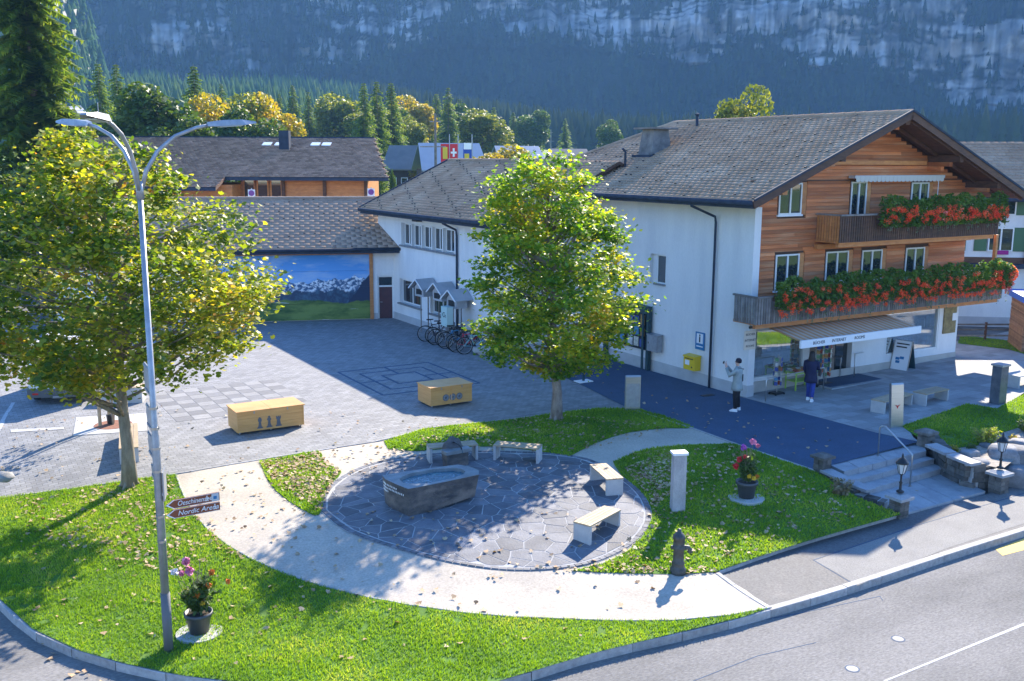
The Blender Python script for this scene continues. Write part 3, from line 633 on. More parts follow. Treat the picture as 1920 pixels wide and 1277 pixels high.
# ---- air
hz=MB().bb((-1500,-320,-3),(1500,1500,560)).build('haze',None); hm=bpy.data.materials.new('haze_air'); hm.use_nodes=True; nn=hm.node_tree.nodes; nn.clear()
vo=nn.new('ShaderNodeVolumePrincipled'); vo.inputs['Color'].default_value=(.24,.52,1,1); vo.inputs['Density'].default_value=.00017; vo.inputs['Anisotropy'].default_value=.2; mo_=nn.new('ShaderNodeOutputMaterial'); hm.node_tree.links.new(vo.outputs[0],mo_.inputs['Volume'])
hz.data.materials.append(hm); tag(hz,'pale blue mountain air between the village and the cliffs','haze',kind='stuff')
# ================================================================ BUILDINGS
TSEED=[0]
def tiles(name,m,parent,P0,U,Vv,lu,lv,tw=.33,ex=.27,th=.022,keep=None,hooks=0,hookmat=None,cap=0):
    """courses of separate roof tiles: P0 = lower corner at the eave, U along the eave, Vv up the slope (unit vectors)"""
    U=np.array(U,float); Vv=np.array(Vv,float); N=np.cross(U,Vv); N/=np.linalg.norm(N); 
    if N[2]<0: N=-N
    nu,nv=int(lu/tw),int(lv/ex)+1; tw=lu/nu; ex=lv/nv; V=[];Hk=MB()
    i,j=np.meshgrid(np.arange(nu+1),np.arange(nv)); i=i.ravel(); j=j.ravel(); n=len(i)
    u0=np.clip(i*tw-np.where(j%2,tw*.5,0),0,lu); u1=np.clip((i+1)*tw-np.where(j%2,tw*.5,0),0,lu); ok=u1-u0>.03
    v0=j*ex; v1=v0+ex+.03
    if keep is not None: ok&=keep((u0+u1)/2,v0+ex/2)
    u0,u1,v0,v1=u0[ok],u1[ok],v0[ok],v1[ok]; n=len(u0); g=.0025
    lift=RNG.random(n)*th*.2; zl=th*1.9+lift; zh=th*.6
    def pt(u,v,z): return P0+u[:,None]*U+v[:,None]*Vv+(z[:,None] if isinstance(z,np.ndarray) else z)*N
    c=[pt(u0+g,v0,zl-th),pt(u1-g,v0,zl-th),pt(u1-g,v0,zl),pt(u0+g,v0,zl),pt(u1-g,v1,zh),pt(u0+g,v1,zh),pt(u0+g,v1,zh-th),pt(u1-g,v1,zh-th)]
    V=np.stack(c,1).reshape(-1,3); F0=np.array([(0,1,2,3),(3,2,4,5),(0,3,5,6),(1,7,4,2)])[None]+(np.arange(n)*8)[:,None,None]
    o=mesh_np(name,V,F0.reshape(-1,4),m,parent); o['kind']='stuff'
    if hooks:
        sel=np.flatnonzero((np.round(u0/tw)*2+np.round(v0/ex)*3).astype(int)%hooks==0)
        for k in sel:
            a=P0+U*float((u0[k]+u1[k])/2)+Vv*float(v0[k]+ex*.45)+N*(th*1.6)
            Hk.beam(a-U*.05,a+U*.05,.03,.075,upv=N)
        h=Hk.build('snow_hooks',hookmat or M_black,parent); h['kind']='stuff'
    return o
def window(parent,mapf,x0,x1,z0,z1,n,name='window',split=1,mat_f=None,deep=.12,sill=True,glass=None,fw=.06,sillm=None,curtain=False):
    """mapf(a,z,out)->local point; wall runs along a; n splits"""
    mat_f=mat_f or M_frame
    f=MB()
    def q(a0,a1,c0,c1,o0,o1): P=[mapf(a,c,o) for o in (o0,o1) for a,c in ((a0,c0),(a1,c0),(a1,c1),(a0,c1))]; return P
    FS=[(3,2,1,0),(4,5,6,7),(0,1,5,4),(1,2,6,5),(2,3,7,6),(3,0,4,7)]
    oi,oo=-deep,-deep+.05
    f.add(q(x0,x0+fw,z0,z1,oi,oo),FS); f.add(q(x1-fw,x1,z0,z1,oi,oo),FS); f.add(q(x0+fw,x1-fw,z0,z0+fw,oi,oo),FS); f.add(q(x0+fw,x1-fw,z1-fw,z1,oi,oo),FS)
    for k in range(1,split+1):
        if split==0: break
        c=x0+(x1-x0)*k/(split+1); f.add(q(c-fw*.6,c+fw*.6,z0+fw,z1-fw,oi,oo+.005),FS)
    fo=f.build(name,mat_f,parent)
    k=split+1
    for i in range(k):
        a0=x0+(x1-x0)*i/k+(fw if i==0 else fw*.6); a1=x0+(x1-x0)*(i+1)/k-(fw if i==k-1 else fw*.6)
        MB().add(q(a0,a1,z0+fw,z1-fw,oi+.005,oi+.02),FS).build('pane',glass or M_glass,fo)
    if curtain: 
        pass
    if sill: MB().add(q(x0-.06,x1+.06,z0-.06,z0,-.02,.07),FS).build('sill',sillm or M_stone_sill,fo)
    return fo
def wallpanel(name,m,parent,mapf,x0,x1,z0,z1,holes,th=.3,topf=None,deep=.13):
    """wall with real openings: built of blocks round the holes"""
    b=MB(); FS=[(3,2,1,0),(4,5,6,7),(0,1,5,4),(1,2,6,5),(2,3,7,6),(3,0,4,7)]
    xs=sorted({x0,x1}|{h[0] for h in holes}|{h[1] for h in holes}); zs=sorted({z0,z1}|{h[2] for h in holes}|{h[3] for h in holes})
    for i in range(len(xs)-1):
        run=None
        for j in range(len(zs)-1):
            cx,cz=(xs[i]+xs[i+1])/2,(zs[j]+zs[j+1])/2
            if any(h[0]<cx<h[1] and h[2]<cz<h[3] for h in holes):
                P=[mapf(a,c,o) for o in (-th,-deep-.004) for a,c in ((xs[i],zs[j]),(xs[i+1],zs[j]),(xs[i+1],zs[j+1]),(xs[i],zs[j+1]))]
            else: P=[mapf(a,c,o) for o in (-th,0) for a,c in ((xs[i],zs[j]),(xs[i+1],zs[j]),(xs[i+1],zs[j+1]),(xs[i],zs[j+1]))]
            b.add(P,FS)
    return b.build(name,m,parent)
FS6=[(3,2,1,0),(4,5,6,7),(0,1,5,4),(1,2,6,5),(2,3,7,6),(3,0,4,7)]
def gutter(parent,p,q,r=.085,m=None): 
    return MB().tube([p,q],r,10).build('gutter',m or M_gutter,parent,True)
# ---------------------------------------------------------------- chalet
O=G(1386,742)
ch=thing('timber_chalet','white plastered and timber clad chalet with shop, two flowered balconies and broad tiled gable roof','building',(O[0],O[1],0),YAW)
def PA(x,y,v=0.):
    p=PLN(x,y,B,O+B*v)-O; return p@A,p[2]
def PB(x,y,u=0.):
    p=PLN(x,y,A,O+A*u)-O; return p@B,p[2]
fm=lambda a,z,o:(a,-o,z)           # facade: a=u, outwards -v
sm_=lambda a,z,o:(-o,a,z)          # long side: a=v, outwards -u
Wd,UE0,UE1,VO,ZR,KS=11.8,-1.2,13.3,1.5,9.72,.405
RU=6.05; RV=11.2; LEN=15.5
zroof=lambda u:ZR-KS*abs(u-RU)
# long white side wall with its window
wallpanel('side_wall',M_plaster,ch,sm_,0.0,LEN,.42,6.75,[(4.17,5.1,3.42,4.52)],.35)
bx('side_plinth',M_plinth,ch,(-.012,-.01,-.3),(.35,LEN,.42))
window(ch,sm_,4.2,4.75,3.42,4.52,1,split=0,deep=.12,fw=.05)
# corner pier and ground floor facade (v=0)
bx('corner_pier',M_plaster,ch,(0.0,-.35,.42),(.3,0.,6.5)); bx('pier_plinth',M_plinth,ch,(-.012,-.365,-.3),(.312,0.,.42))
gh=[(.42,3.1,.5,2.25),(3.35,5.6,.22,2.3),(7.5,10.6,.68,2.37)]
wallpanel('shop_wall',M_plaster,ch,fm,.3,Wd,.0,2.6,gh,.3,deep=.27)
bx('shop_plinth',mat('beige_plinth',(.5,.46,.4),(.42,.39,.34),2,.85),ch,(.3,-.03,-.3),(Wd,0,.42))
bx('east_wall',M_plaster,ch,(Wd-.35,.3,-.3),(Wd,LEN,6.6)); bx('floor_slab',M_plinth,ch,(.3,.3,2.45),(Wd-.3,LEN,2.6))
bx('back_wall',M_plaster,ch,(.35,LEN-.3,-.3),(Wd-.35,LEN,6.9))
# shop interior behind glass
M_shopglass=bpy.data.materials.new('shop_glass'); M_shopglass.use_nodes=True; b_=M_shopglass.node_tree.nodes['Principled BSDF']; b_.inputs['Base Color'].default_value=(.75,.85,.85,1); b_.inputs['Transmission Weight'].default_value=.85; b_.inputs['Roughness'].default_value=.01; b_.inputs['IOR'].default_value=1.25; b_.inputs['Specular IOR Level'].default_value=1.
_n=M_shopglass.node_tree; _g=_n.nodes.new('ShaderNodeBsdfGlossy'); _g.inputs['Roughness'].default_value=.015; _g.inputs['Color'].default_value=(.95,.97,.97,1); _m=_n.nodes.new('ShaderNodeMixShader'); _m.inputs[0].default_value=.38; _n.links.new(b_.outputs[0],_m.inputs[1]); _n.links.new(_g.outputs[0],_m.inputs[2]); _n.links.new(_m.outputs[0],_n.nodes['Material Output'].inputs[0])
for (a,b2,z0,z1) in (gh[0],gh[2]):
    fr=MB()
    for s in (fm,): 
        for q in ((a,a+.06,z0,z1),(b2-.06,b2,z0,z1),(a+.06,b2-.06,z0,z0+.06),(a+.06,b2-.06,z1-.06,z1)):
            fr.add([fm(x,z,o) for o in (-.16,-.02) for x,z in ((q[0],q[2]),(q[1],q[2]),(q[1],q[3]),(q[0],q[3]))],FS6)
    fo=fr.build('shop_window',M_frame,ch); bx('pane',M_glass if False else M_shopglass,fo,(a+.06,.09,z0+.06),(b2-.06,.10,z1-.06))
    bx('display_floor',M_woodo,fo,(a+.06,.12,z0+.061),(b2-.06,.26,z0+.09))
    bcols=[(.02,.12,.18),(.35,.08,.04),(.5,.45,.35),(.03,.05,.12),(.1,.25,.12),(.55,.3,.05),(.4,.4,.42)]
    x=a+.15
    while x<b2-.3:
        wdt=random.uniform(.12,.32); hgt_=random.uniform(.15,.55)
        MB().bb((x,.14,z0+.091),(x+wdt,.2,z0+.091+hgt_)).build('displayed_book',mat('book_cover',random.choice(bcols),rough=.5),fo); x+=wdt+random.uniform(.03,.12)
    bx('display_shelf',M_greywood,fo,(a+.1,.12,z0+.85),(b2-.1,.25,z0+.88))
    x=a+.2
    while x<b2-.35:
        wdt=random.uniform(.1,.28); hgt_=random.uniform(.15,.5)
        MB().bb((x,.14,z0+.88),(x+wdt,.2,z0+.88+hgt_)).build('displayed_book',mat('book_cover',random.choice(bcols),rough=.5),fo); x+=wdt+random.uniform(.08,.3)
# entrance recess
bx('entrance_door_leaf',mat('brown_door_panel',(.25,.19,.15),(.2,.15,.12),3,.6),ch,(3.36,.19,.23),(4.9,.25,2.28)); bx('door_glass',M_glass,ch,(4.95,.2,.23),(5.58,.24,2.28))
bx('entrance_step',M_tread,ch,(3.2,-1.25,-.1),(6.4,-.032,.14)); bx('entrance_ramp',M_asphd,ch,(3.3,-1.1,.14),(6.0,-.034,.155))
# timber cladding of the two upper floors
wins=[(1.36,2.5,3.58,4.83,1),(3.85,5.02,3.72,4.83,1),(5.75,6.85,3.72,4.80,1),(8.2,9.3,3.62,4.79,1),(1.36,2.45,6.2,7.28,1),(4.93,5.75,6.0,7.30,1),(8.24,9.25,6.0,7.25,1)]
holes=[(w_[0]-.03,w_[1]+.28,w_[2]-.03,w_[3]+.03) for w_ in wins]
# backing wall follows the gable
bk=MB(); bk.hull([(.3,.03,2.6),(Wd,.03,2.6),(Wd,.03,zroof(Wd)-.22),(RU,.03,ZR-.22),(.3,.03,zroof(.3)-.22)],(0,.27,0)); bk.build('gable_backing',M_woodd,ch)
ph=.128; z=2.62; row=0
while z<ZR-.35:
    z1=z+ph-.008; hw=(ZR-.26-z1)/KS; a,b2=max(.02,RU-hw),min(Wd+.02,RU+hw)
    segs=[(a,b2)]
    for hx0,hx1,hz0,hz1 in holes:
        if z1>hz0 and z<hz1:
            ns=[]
            for s0,s1 in segs:
                if hx1<=s0 or hx0>=s1: ns.append((s0,s1)); continue
                if hx0>s0+.05: ns.append((s0,hx0))
                if hx1<s1-.05: ns.append((hx1,s1))
            segs=ns
    for s0,s1 in segs:
        cuts=[s0]; 
        if s1-s0>5: cuts.append(s0+random.uniform(2,4.2))
        if s1-s0>9: cuts.append(s0+random.uniform(5.4,8))
        cuts.append(s1)
        for c0,c1 in zip(cuts,cuts[1:]):
            y=-.012-random.uniform(0,.006); f=.02
            MB().add([(c0+.002,.029,z),(c1-.002,.029,z),(c1-.002,.029,z1),(c0+.002,.029,z1),(c0+.002,y-f,z),(c1-.002,y-f,z),(c1-.002,y,z1),(c0+.002,y,z1)],[(4,5,6,7),(0,1,5,4),(3,7,6,2),(0,4,7,3),(1,2,6,5)]).build('board',M_wood,ch)
    z+=ph; row+=1
for i,(a,b2,z0,z1,s) in enumerate(wins):
    fo=window(ch,lambda x,zz,o:(x,-o-.02,zz),a,b2,z0,z1,1,split=1,deep=.0,fw=.055,sillm=M_white if z0>3.7 else M_white)
    bx('shutter_board',M_woodo,fo,(b2+.005,-.045,z0-.02),(b2+.24,.028,z1+.02)); bx('jamb',M_woodd,fo,(a-.03,-.04,z0-.02),(a-.003,.028,z1+.02))
# roof: underside boards, rafters, purlins, tiles
def roofplane(parent,u_e,side,v0,v1,name='roof'):
    pass
sgn=lambda s:1 if s>0 else -1
rf=None
M_soffit=M_woodd
c_=math.cos(math.atan(KS)); s_=math.sin(math.atan(KS))
rb=MB()
for ue in (UE0,UE1):
    ze=zroof(ue)
    rb.hull([(ue,-VO,ze-.16),(RU,-VO,ZR-.16),(RU,RV,ZR-.16),(ue,RV+(abs(ue-RU))*.55,ze-.16)] if ue<RU else [(ue,-VO,ze-.16),(ue,RV+abs(ue-RU)*.55,ze-.16),(RU,RV,ZR-.16),(RU,-VO,ZR-.16)],(0,0,.13))
rb.hull([(UE0,RV+abs(UE0-RU)*.55,zroof(UE0)-.16),(RU,RV,ZR-.16),(UE1,RV+abs(UE1-RU)*.55,zroof(UE1)-.16)],(0,0,.13))
roof=rb.build('roof',M_soffit,ch)
ls=(RU-UE0)/c_
P0=np.array([UE0,-VO,zroof(UE0)-.02])
lv_tot=RV+ls*c_*.55+VO
t_=tiles('roof_tiles',M_tile,roof,P0,(0,1,0),(c_,0,s_),lv_tot,ls,.30,.24,.017,keep=lambda u,v:u<VO+RV+(ls-v)*c_*.55-.1,hooks=11)
lr=(UE1-RU)/c_
tiles('roof_tiles',M_tile,roof,np.array([UE1,-VO,zroof(UE1)-.02]),(0,1,0),(-c_,0,s_),lv_tot,lr,.34,.28,.02,keep=lambda u,v:u<VO+RV+(lr-v)*c_*.55-.1)
# ridge caps
for k in range(26):
    v0=-VO+k*(RV+VO)/26; b=MB().tube([(RU,v0-.02,ZR+.0),(RU,v0+(RV+VO)/26,ZR-.012)],[.10,.092],8); b.build('ridge_tile',M_tile,roof)
for k in range(14):
    f0,f1=k/14,(k+1)/14+.01; p0=Vector((RU,RV,ZR)); p1=Vector((UE0,RV+abs(UE0-RU)*.55,zroof(UE0)-.0)); MB().tube([p0.lerp(p1,f0),p0.lerp(p1,f1)],[.085,.075],8).build('hip_tile',M_tile,roof)
# barge boards with metal edge
for ue in (UE0-.05,UE1+.05):
    MB().beam((ue,-VO-.02,zroof(ue)-.12),(RU+(0.02 if ue<RU else -.02),-VO-.02,ZR-.10),.05,.26).build('barge_board',M_woodd,roof)
    MB().beam((ue,-VO-.045,zroof(ue)+.03),(RU,-VO-.045,ZR+.05),.07,.07).build('verge_flashing',M_gutter,roof)
# purlins carried out under the overhang with stepped log ends
for u in (.25,2.9,RU,9.2,11.6):
    zz=zroof(u)-.30
    bx('purlin',M_woodo if u in(.25,) else M_woodd,ch,(u-.11,-VO+.12,zz-.14),(u+.11,.02,zz+.12))
    for s in ((0,) if u==RU else (-1,1) if False else (0,)):
        for k in range(2): bx('log_end',M_wood,ch,(u-.09,-.95+k*.35,zz-.30-.16*k),(u+.09,.0,zz-.142-.16*k))
for k in range(9):
    for ue in (UE0,UE1):
        v=-VO+.18+k*.17 if k<1 else -VO+.18+k*.95
        if v<RV: 
            e=ue+(.1 if ue<RU else -.1)
            MB().beam((e,v,zroof(e)-.225),(RU+(-.1 if ue<RU else .1),v,ZR-.27),.1,.12).build('rafter',M_woodd,roof)
bx('tie_beam',M_woodo,ch,(3.2,-.13,7.9),(8.9,-.02,8.05)); bx('string_course',M_woodd,ch,(.02,-.06,7.33),(Wd,-.035,7.38))
gutter(roof,(UE0-.06,-VO,zroof(UE0)-.09),(UE0-.06,RV+4,zroof(UE0)-.09),.09)
bx('fascia_board',M_gutter,roof,(UE0-.0,-VO,zroof(UE0)-.26),(UE0+.04,RV+3.9,zroof(UE0)-.04))
pv,pz=PB(1344,405.5); 
MB().tube([(UE0,pv+.0,6.68),(UE0+.02,pv,6.5),(-.12,pv-.05,6.1),(-.09,pv-.06,5.9),(-.09,pv-.06,-.05)],.045,8).build('downpipe',M_gutter,ch,True)
# chimney and vents
def chimney(parent,u,v,ztop,zb,a=.85,b=.75):
    t=MB(); t.box((u,v,(zb+ztop)/2),(a,b,ztop-zb),0,.72); c=t.build('chimney',mat('chimney_plaster',(.24,.23,.215),(.10,.10,.10),2,.9,.3,fine=.1),parent)
    bx('chimney_cap',M_greywood,c,(u-a*.62,v-b*.62,ztop),(u+a*.62,v+b*.62,ztop+.07)); bx('chimney_flashing',M_gutter,c,(u-a*.6-.1,v-b*.6,zb+.05),(u+a*.6,v+b*.6,zb+.25))
chimney(roof,2.9,8.6,9.3,8.0,1.1,1.0)
MB().tube([(5.5,9.0,9.3),(5.5,9.0,9.98)],.06,8).lathe([(.11,0),(.11,.05),(.02,.09)],(5.5,9.0,9.96),10).build('vent_pipe',M_gutter,roof,True)
MB().tube([(1.2,8.4,7.5),(1.2,8.4,8.35),(1.05,8.4,8.5)],.05,8).build('vent_pipe',M_gutter,roof,True)
# balconies
def balcony(u0,u1,z0,z1,label,m1,m2):
    b=MB().bb((u0,-1.12,z0),(u1,-.05,z0+.1)).build('balcony',M_woodo,ch)
    bx('balcony_beam',M_woodo,b,(u0+.1,-1.0,z0-.14),(u1,-.88,z0-.003))
    n=int((u1-u0)/.115)
    for i in range(n+1):
        u=u0+(u1-u0)*i/n; bx('baluster',m1,b,(u-.042,-1.15,z0+.03),(u+.042,-1.122,z1-.06))
    for i in range(9):
        v=-1.06+i*.115; bx('baluster',m2,b,(u0-.028,v-.04,z0+.03),(u0-.002,v+.04,z1-.06))
    bx('handrail',M_greywood,b,(u0-.04,-1.19,z1-.06),(u1+.04,-1.08,z1)); bx('handrail',M_greywood,b,(u0-.04,-1.08,z1-.06),(u0+.06,-.02,z1))
    for u in np.linspace(u0+.06,u1-.06,5): bx('post',M_woodd,b,(u-.05,-1.105,z0+.1),(u+.05,-1.0,z1-.06))
    return b
balcony(-.5,12.75,2.66,3.62,'',M_greywood,M_greywood)
balcony(3.25,12.1,5.22,6.22,'',M_woodd,M_woodo)
MB().beam((12.3,-1.0,3.6),(12.3,-1.0,5.22),.12,.12,(1,0,0)).build('balcony_post',M_woodo,ch); MB().beam((12.75,2.6,-.1),(12.75,2.6,5.2),.16,.16,(1,0,0)).build('balcony_post',M_woodo,ch)
bx('fascia_beam',M_woodo,ch,(3.2,-.2,4.97),(Wd+.1,-.05,5.13))
# shop awning: folding arms, striped cloth, white valance with lettering
aw=MB(); M_awn=mat('striped_awning',(.66,.34,.16),(.56,.28,.13),3,1,.2,spec=0)
nst=44
b_=None; M_awn2=mat('awning_stripe',(.62,.45,.32),rough=1,spec=0)
aw=MB()
for i in range(nst):
    a0,a1=.55+5.95*i/nst,.55+5.95*(i+1)/nst; aw.mi=i%2
    aw.add([(a0,-.06,2.56),(a1,-.06,2.56),(a1,-2.12,2.20),(a0,-2.12,2.20),(a0,-.06,2.545),(a1,-.06,2.545),(a1,-2.12,2.185),(a0,-2.12,2.185)],[(0,1,2,3)[::-1],(4,5,6,7),(2,3,7,6),(0,1,5,4)])
awo=aw.build('awning',[M_awn,M_awn2],ch)
bx('valance',M_white,awo,(.5,-2.2,1.98),(6.55,-2.13,2.24)); bx('awning_case',M_lightgrey,awo,(.4,-.2,2.5),(6.6,-.045,2.62))
for u in (1.5,5.9): MB().tube([(u,-.1,2.42),(u+.5,-1.1,2.25),(u,-2.1,2.14)],.025,6).build('awning_arm',M_white,awo)
for k,(s,u) in enumerate((('BÜCHER',1.05),('INTERNET',1.95),('ROOMS',3.05))): text('lettering',s,.15,M_dark,awo,(u,-2.203,2.11),(math.pi/2,0,0))
# small scalloped awning of the attic
aw=MB().bb((4.75,-.35,7.42),(9.75,-.05,7.52)).build('attic_awning',M_lightgrey,ch)
for i in range(22):
    a0=4.8+i*.222; MB().prism([(a0,0),(a0+.111,-.0),(a0+.215,0)],0,0.001) if False else None
    MB().hull([(a0,-.36,7.5),(a0,-.36,7.33),(a0+.055,-.36,7.29),(a0+.16,-.36,7.29),(a0+.215,-.36,7.33),(a0+.215,-.36,7.5)],(0,.008,0)).build('scallop',mat('scallop_cloth',(.6,.57,.5),rough=.9) if i==0 else MATS['scallop_cloth'],aw)
MB().tube([(9.4,-.34,7.3),(9.4,-.34,6.3)],.012,6).build('awning_crank',M_white,aw)
# plaque on the facade, meter lamp
bx('bronze_relief',mat('golden_relief',(.35,.27,.12),(.2,.15,.07),6,.5,.8,12,metal=.4),ch,(10.85,-.06,1.25),(11.6,-.035 if False else -.001,2.45)); bx('paper_notice',M_white,ch,(11.35,-.065,1.75),(11.62,-.061,2.05))
bx('wall_lamp',M_dark,ch,(-.06,-.42,2.42),(.06,-.36,2.5))
# ---------------------------------------------------------------- things on the side wall and shop front
def on_ch(name,label,cat,u,v,z,group=None):
    p=O+A*u+B*v; return thing(name,label,cat,(p[0],p[1],z),YAW,group)
t=on_ch('shop_sign','cream box sign reading BÜCHER INTERNET ROOMS on the corner pier','sign',-.16,-.38,1.7)
bx('sign_box',mat('cream_sign',(.72,.62,.5),rough=.5),t,(-.1,-.02,0),(.42,.03,.64)); 
for k,s in enumerate(('BÜCHER','INTERNET','ROOMS')): text('lettering',s,.11,M_dark,t,(.16,-.023,.52-.2*k),(math.pi/2,0,0),.002,align='CENTER')
t=on_ch('information_sign','blue information sign with a white field and black letter i on the white wall','sign',-.02,2.08,1.28)
M_blue=mat('sign_blue',(.02,.17,.36),rough=.4)
bx('panel',M_blue,t,(-.02,-.24,0),(0,.24,.64)); bx('white_field',M_white,t,(-.024,-.17,.23),(-.02,.17,.59)); bx('white_line',M_white,t,(-.024,-.17,.1),(-.02,.17,.14))
text('lettering','i',.42,M_dark,t,(-.027,0,.41),(math.pi/2,0,-math.pi/2),.002,align='CENTER',bold=.012)
t=on_ch('post_box','yellow letter box with a white label fixed to the white wall','letter box',-.02,2.3,.52)
M_yb=mat('letterbox_yellow',(.75,.5,.01),rough=.4)
b=MB(); b.hull([(0,-.3,0),(0,.3,0),(0,.3,.5),(0,-.3,.5)],(-.3,0,0)); b.build('box_body',M_yb,t); MB().hull([(-.33,-.32,.47),(.0,-.32,.5),(.0,.32,.5),(-.33,.32,.47)],(0,0,.05)).build('box_lid',M_yb,t); bx('label_plate',M_white,t,(-.304,-.02,.18),(-.3,.22,.36)); bx('slot',M_dark,t,(-.304,-.22,.40),(-.3,.24,.43)); MB().tube([(-.31,-.15,.12),(-.3,-.15,.12)],.03,10).build('lock',M_dark,t)
t=on_ch('meter_box','grey metal cabinet fixed beside the notice board','cabinet',-.03,4.5,.82)
bx('cabinet_body',M_galv,t,(-.24,-.32,0),(0,.32,.62)); bx('cabinet_door',M_galv,t,(-.252,-.29,.03),(-.241,.29,.59)); MB().bb((-.26,.2,.28),(-.252,.24,.36)).build('handle',M_dark,t); MB().hull([(-.26,-.34,.62),(0,-.34,.66),(0,.34,.66),(-.26,.34,.62)],(0,0,.02)).build('cabinet_roof',M_galv,t)
t=on_ch('notice_board','dark green framed notice board with posters standing against the white wall','notice board',-.12,6.3,0)
M_nb=mat('notice_frame',(.02,.06,.07),(.015,.045,.05),4,.5)
for v in (-1.42,1.35): bx('post',M_nb,t,(-.1,v-.07,0),(.06,v+.07,2.5 if v<0 else 2.5))
bx('post',M_nb,t,(-.14,-1.24,0),(-.11,-1.12,2.2))
bx('header',M_nb,t,(-.12,-1.35,2.2),(.08,1.28,2.5)); bx('back_panel',M_nb,t,(.02,-1.35,.75),(.06,1.28,2.2))
for v in (-.65,.65): bx('case_frame',M_dark,t,(-.04,v-.6,.78),(.018,v+.6,2.18)); 
pc_=[(.7,.7,.68),(.6,.12,.06),(.1,.3,.5),(.75,.72,.6),(.2,.4,.2),(.65,.35,.1),(.05,.1,.4)]
pm=[mat('poster_paper',c,tuple(v*.55 for v in c),9,.6) for c in pc_]
for c in (-.65,.65):
    for r in range(3):
        for q in range(3):
            if random.random()<.82: 
                v0=c-.54+q*.37; z0=.86+r*.44; MB().bb((-.046,v0,z0),(-.041,v0+random.uniform(.24,.32),z0+random.uniform(.3,.4))).build('poster',random.choice(pm),t)
# ---------------------------------------------------------------- side wing (two storeys, white)
WU,WV0,WV1=-3.45,10.5,23.3; WE,WZE,WRU,WRZ=-4.2,5.56,1.0,8.0
wg=thing('white_side_wing','white two storey wing with a long tiled roof between the square and the chalet','building',(O[0],O[1],0),YAW)
wm=lambda a,z,o:(WU-o,a,z)
wh_=[(14.7,20.4,3.85,4.95),(18.2,20.7,.92,2.15),(15.1,17.2,.85,1.9)]
wallpanel('long_wall',M_plaster,wg,wm,WV0,WV1,.35,5.45,wh_,.3,deep=.25)
bx('plinth',M_plinth,wg,(WU-.012,WV0,-.2),(WU+.3,WV1,.35)); bx('south_wall',M_plaster,wg,(WU+.3,WV0,-.1),(.1,WV0+.3,5.9)); bx('north_wall',M_plaster,wg,(WU+.3,WV1-.3,-.1),(6,WV1,5.9))
for k in range(5):
    a=14.78+k*1.12; window(wg,wm,a,a+1.02,3.88,4.92,1,split=1,deep=.2,sill=False,fw=.06)
    bx('pier_between_windows',M_plaster,wg,(WU-.01,a+1.02,3.852),(WU+.2,a+1.12,4.948)) if k<4 else None
bx('long_sill',M_stone_sill,wg,(WU-.1,14.6,3.77),(WU+.02,20.5,3.848))
for a,b2,z0,z1 in wh_[1:]:
    window(wg,wm,a+.05,b2-.05,z0+.03,z1-.03,1,split=1,deep=.2,sill=False); bx('sill',M_stone_sill,wg,(WU-.1,a-.1,z0-.08),(WU+.02,b2+.1,z0-.002))
kw=(WRZ-WZE)/(WRU-WE); cw,sw_=math.cos(math.atan(kw)),math.sin(math.atan(kw)); lw=(WRU-WE)/cw
HIPV=1.6
r_=MB(); VE=23.85
r_.hull([(WE,8.5,WZE-.16),(WRU,8.5,WRZ-.16),(WRU,VE,WRZ-.16),(WE,VE,WZE-.16)],(0,0,.13)); r_.hull([(WRU,8.5,WRZ-.16),(6.5,8.5,5.4),(6.5,VE,5.4),(WRU,VE,WRZ-.16)],(0,0,.13))
wroof=r_.build('roof',M_soffit,wg)
zch=lambda u,v:None
tiles('roof_tiles',M_tile,wroof,np.array([WE,8.5,WZE-.02]),(0,1,0),(cw,0,sw_),VE-8.5,lw,.30,.24,.017,hooks=7)
r2=(6.5-WRU); ang=math.atan((WRZ-.16-5.4)/r2); tiles('roof_tiles',M_tile,wroof,np.array([6.5,8.5,5.54]),(0,1,0),(-math.cos(ang),0,math.sin(ang)),VE-8.5,r2/math.cos(ang),.34,.28,.02,keep=lambda u,v:u>4.5)
for k in range(24):
    v0=12.5+k*(VE-12.5)/24; MB().tube([(WRU,v0-.02,WRZ),(WRU,v0+(VE-12.5)/24,WRZ-.01)],[.095,.088],8).build('ridge_tile',M_tile,wroof)
MB().beam((WE,VE+.03,WZE-.05),(WRU,VE+.03,WRZ-.03),.05,.2).build('barge_board',M_gutter,wroof)
gutter(wroof,(WE-.06,8.6,WZE-.1),(WE-.06,VE,WZE-.1),.09); bx('fascia_board',M_gutter,wroof,(WE,8.6,WZE-.3),(WE+.04,VE,WZE-.05))
bx('eave_soffit',M_woodd,wroof,(WE+.04,8.6,WZE-.3),(WU,VE,WZE-.26))
MB().tube([(WE,14.5,5.45),(WE+.05,14.45,5.25),(WU-.1,14.35,4.95),(WU-.08,14.32,4.7),(WU-.08,14.32,0)],.05,8).build('downpipe',M_gutter,wg,True)
MB().tube([(-1.8,12.9,6.6),(-1.8,12.9,7.55),(-1.9,12.9,7.6)],.055,8).build('vent_pipe',M_gutter,wroof,True)
bx('floodlight',M_dark,wg,(WU-.35,17.9,5.12),(WU-.05,18.4,5.24))
# ---------------------------------------------------------------- hall with the mountain mural
g0=G(735,597); dm=G(515,603)-g0; dm/=np.linalg.norm(dm); MRZ=math.atan2(-dm[1],-dm[0]); 
mh=thing('mural_hall','low hall with tiled roof and a wide picture of snowy mountains on its front','building',(g0[0],g0[1],0),MRZ)
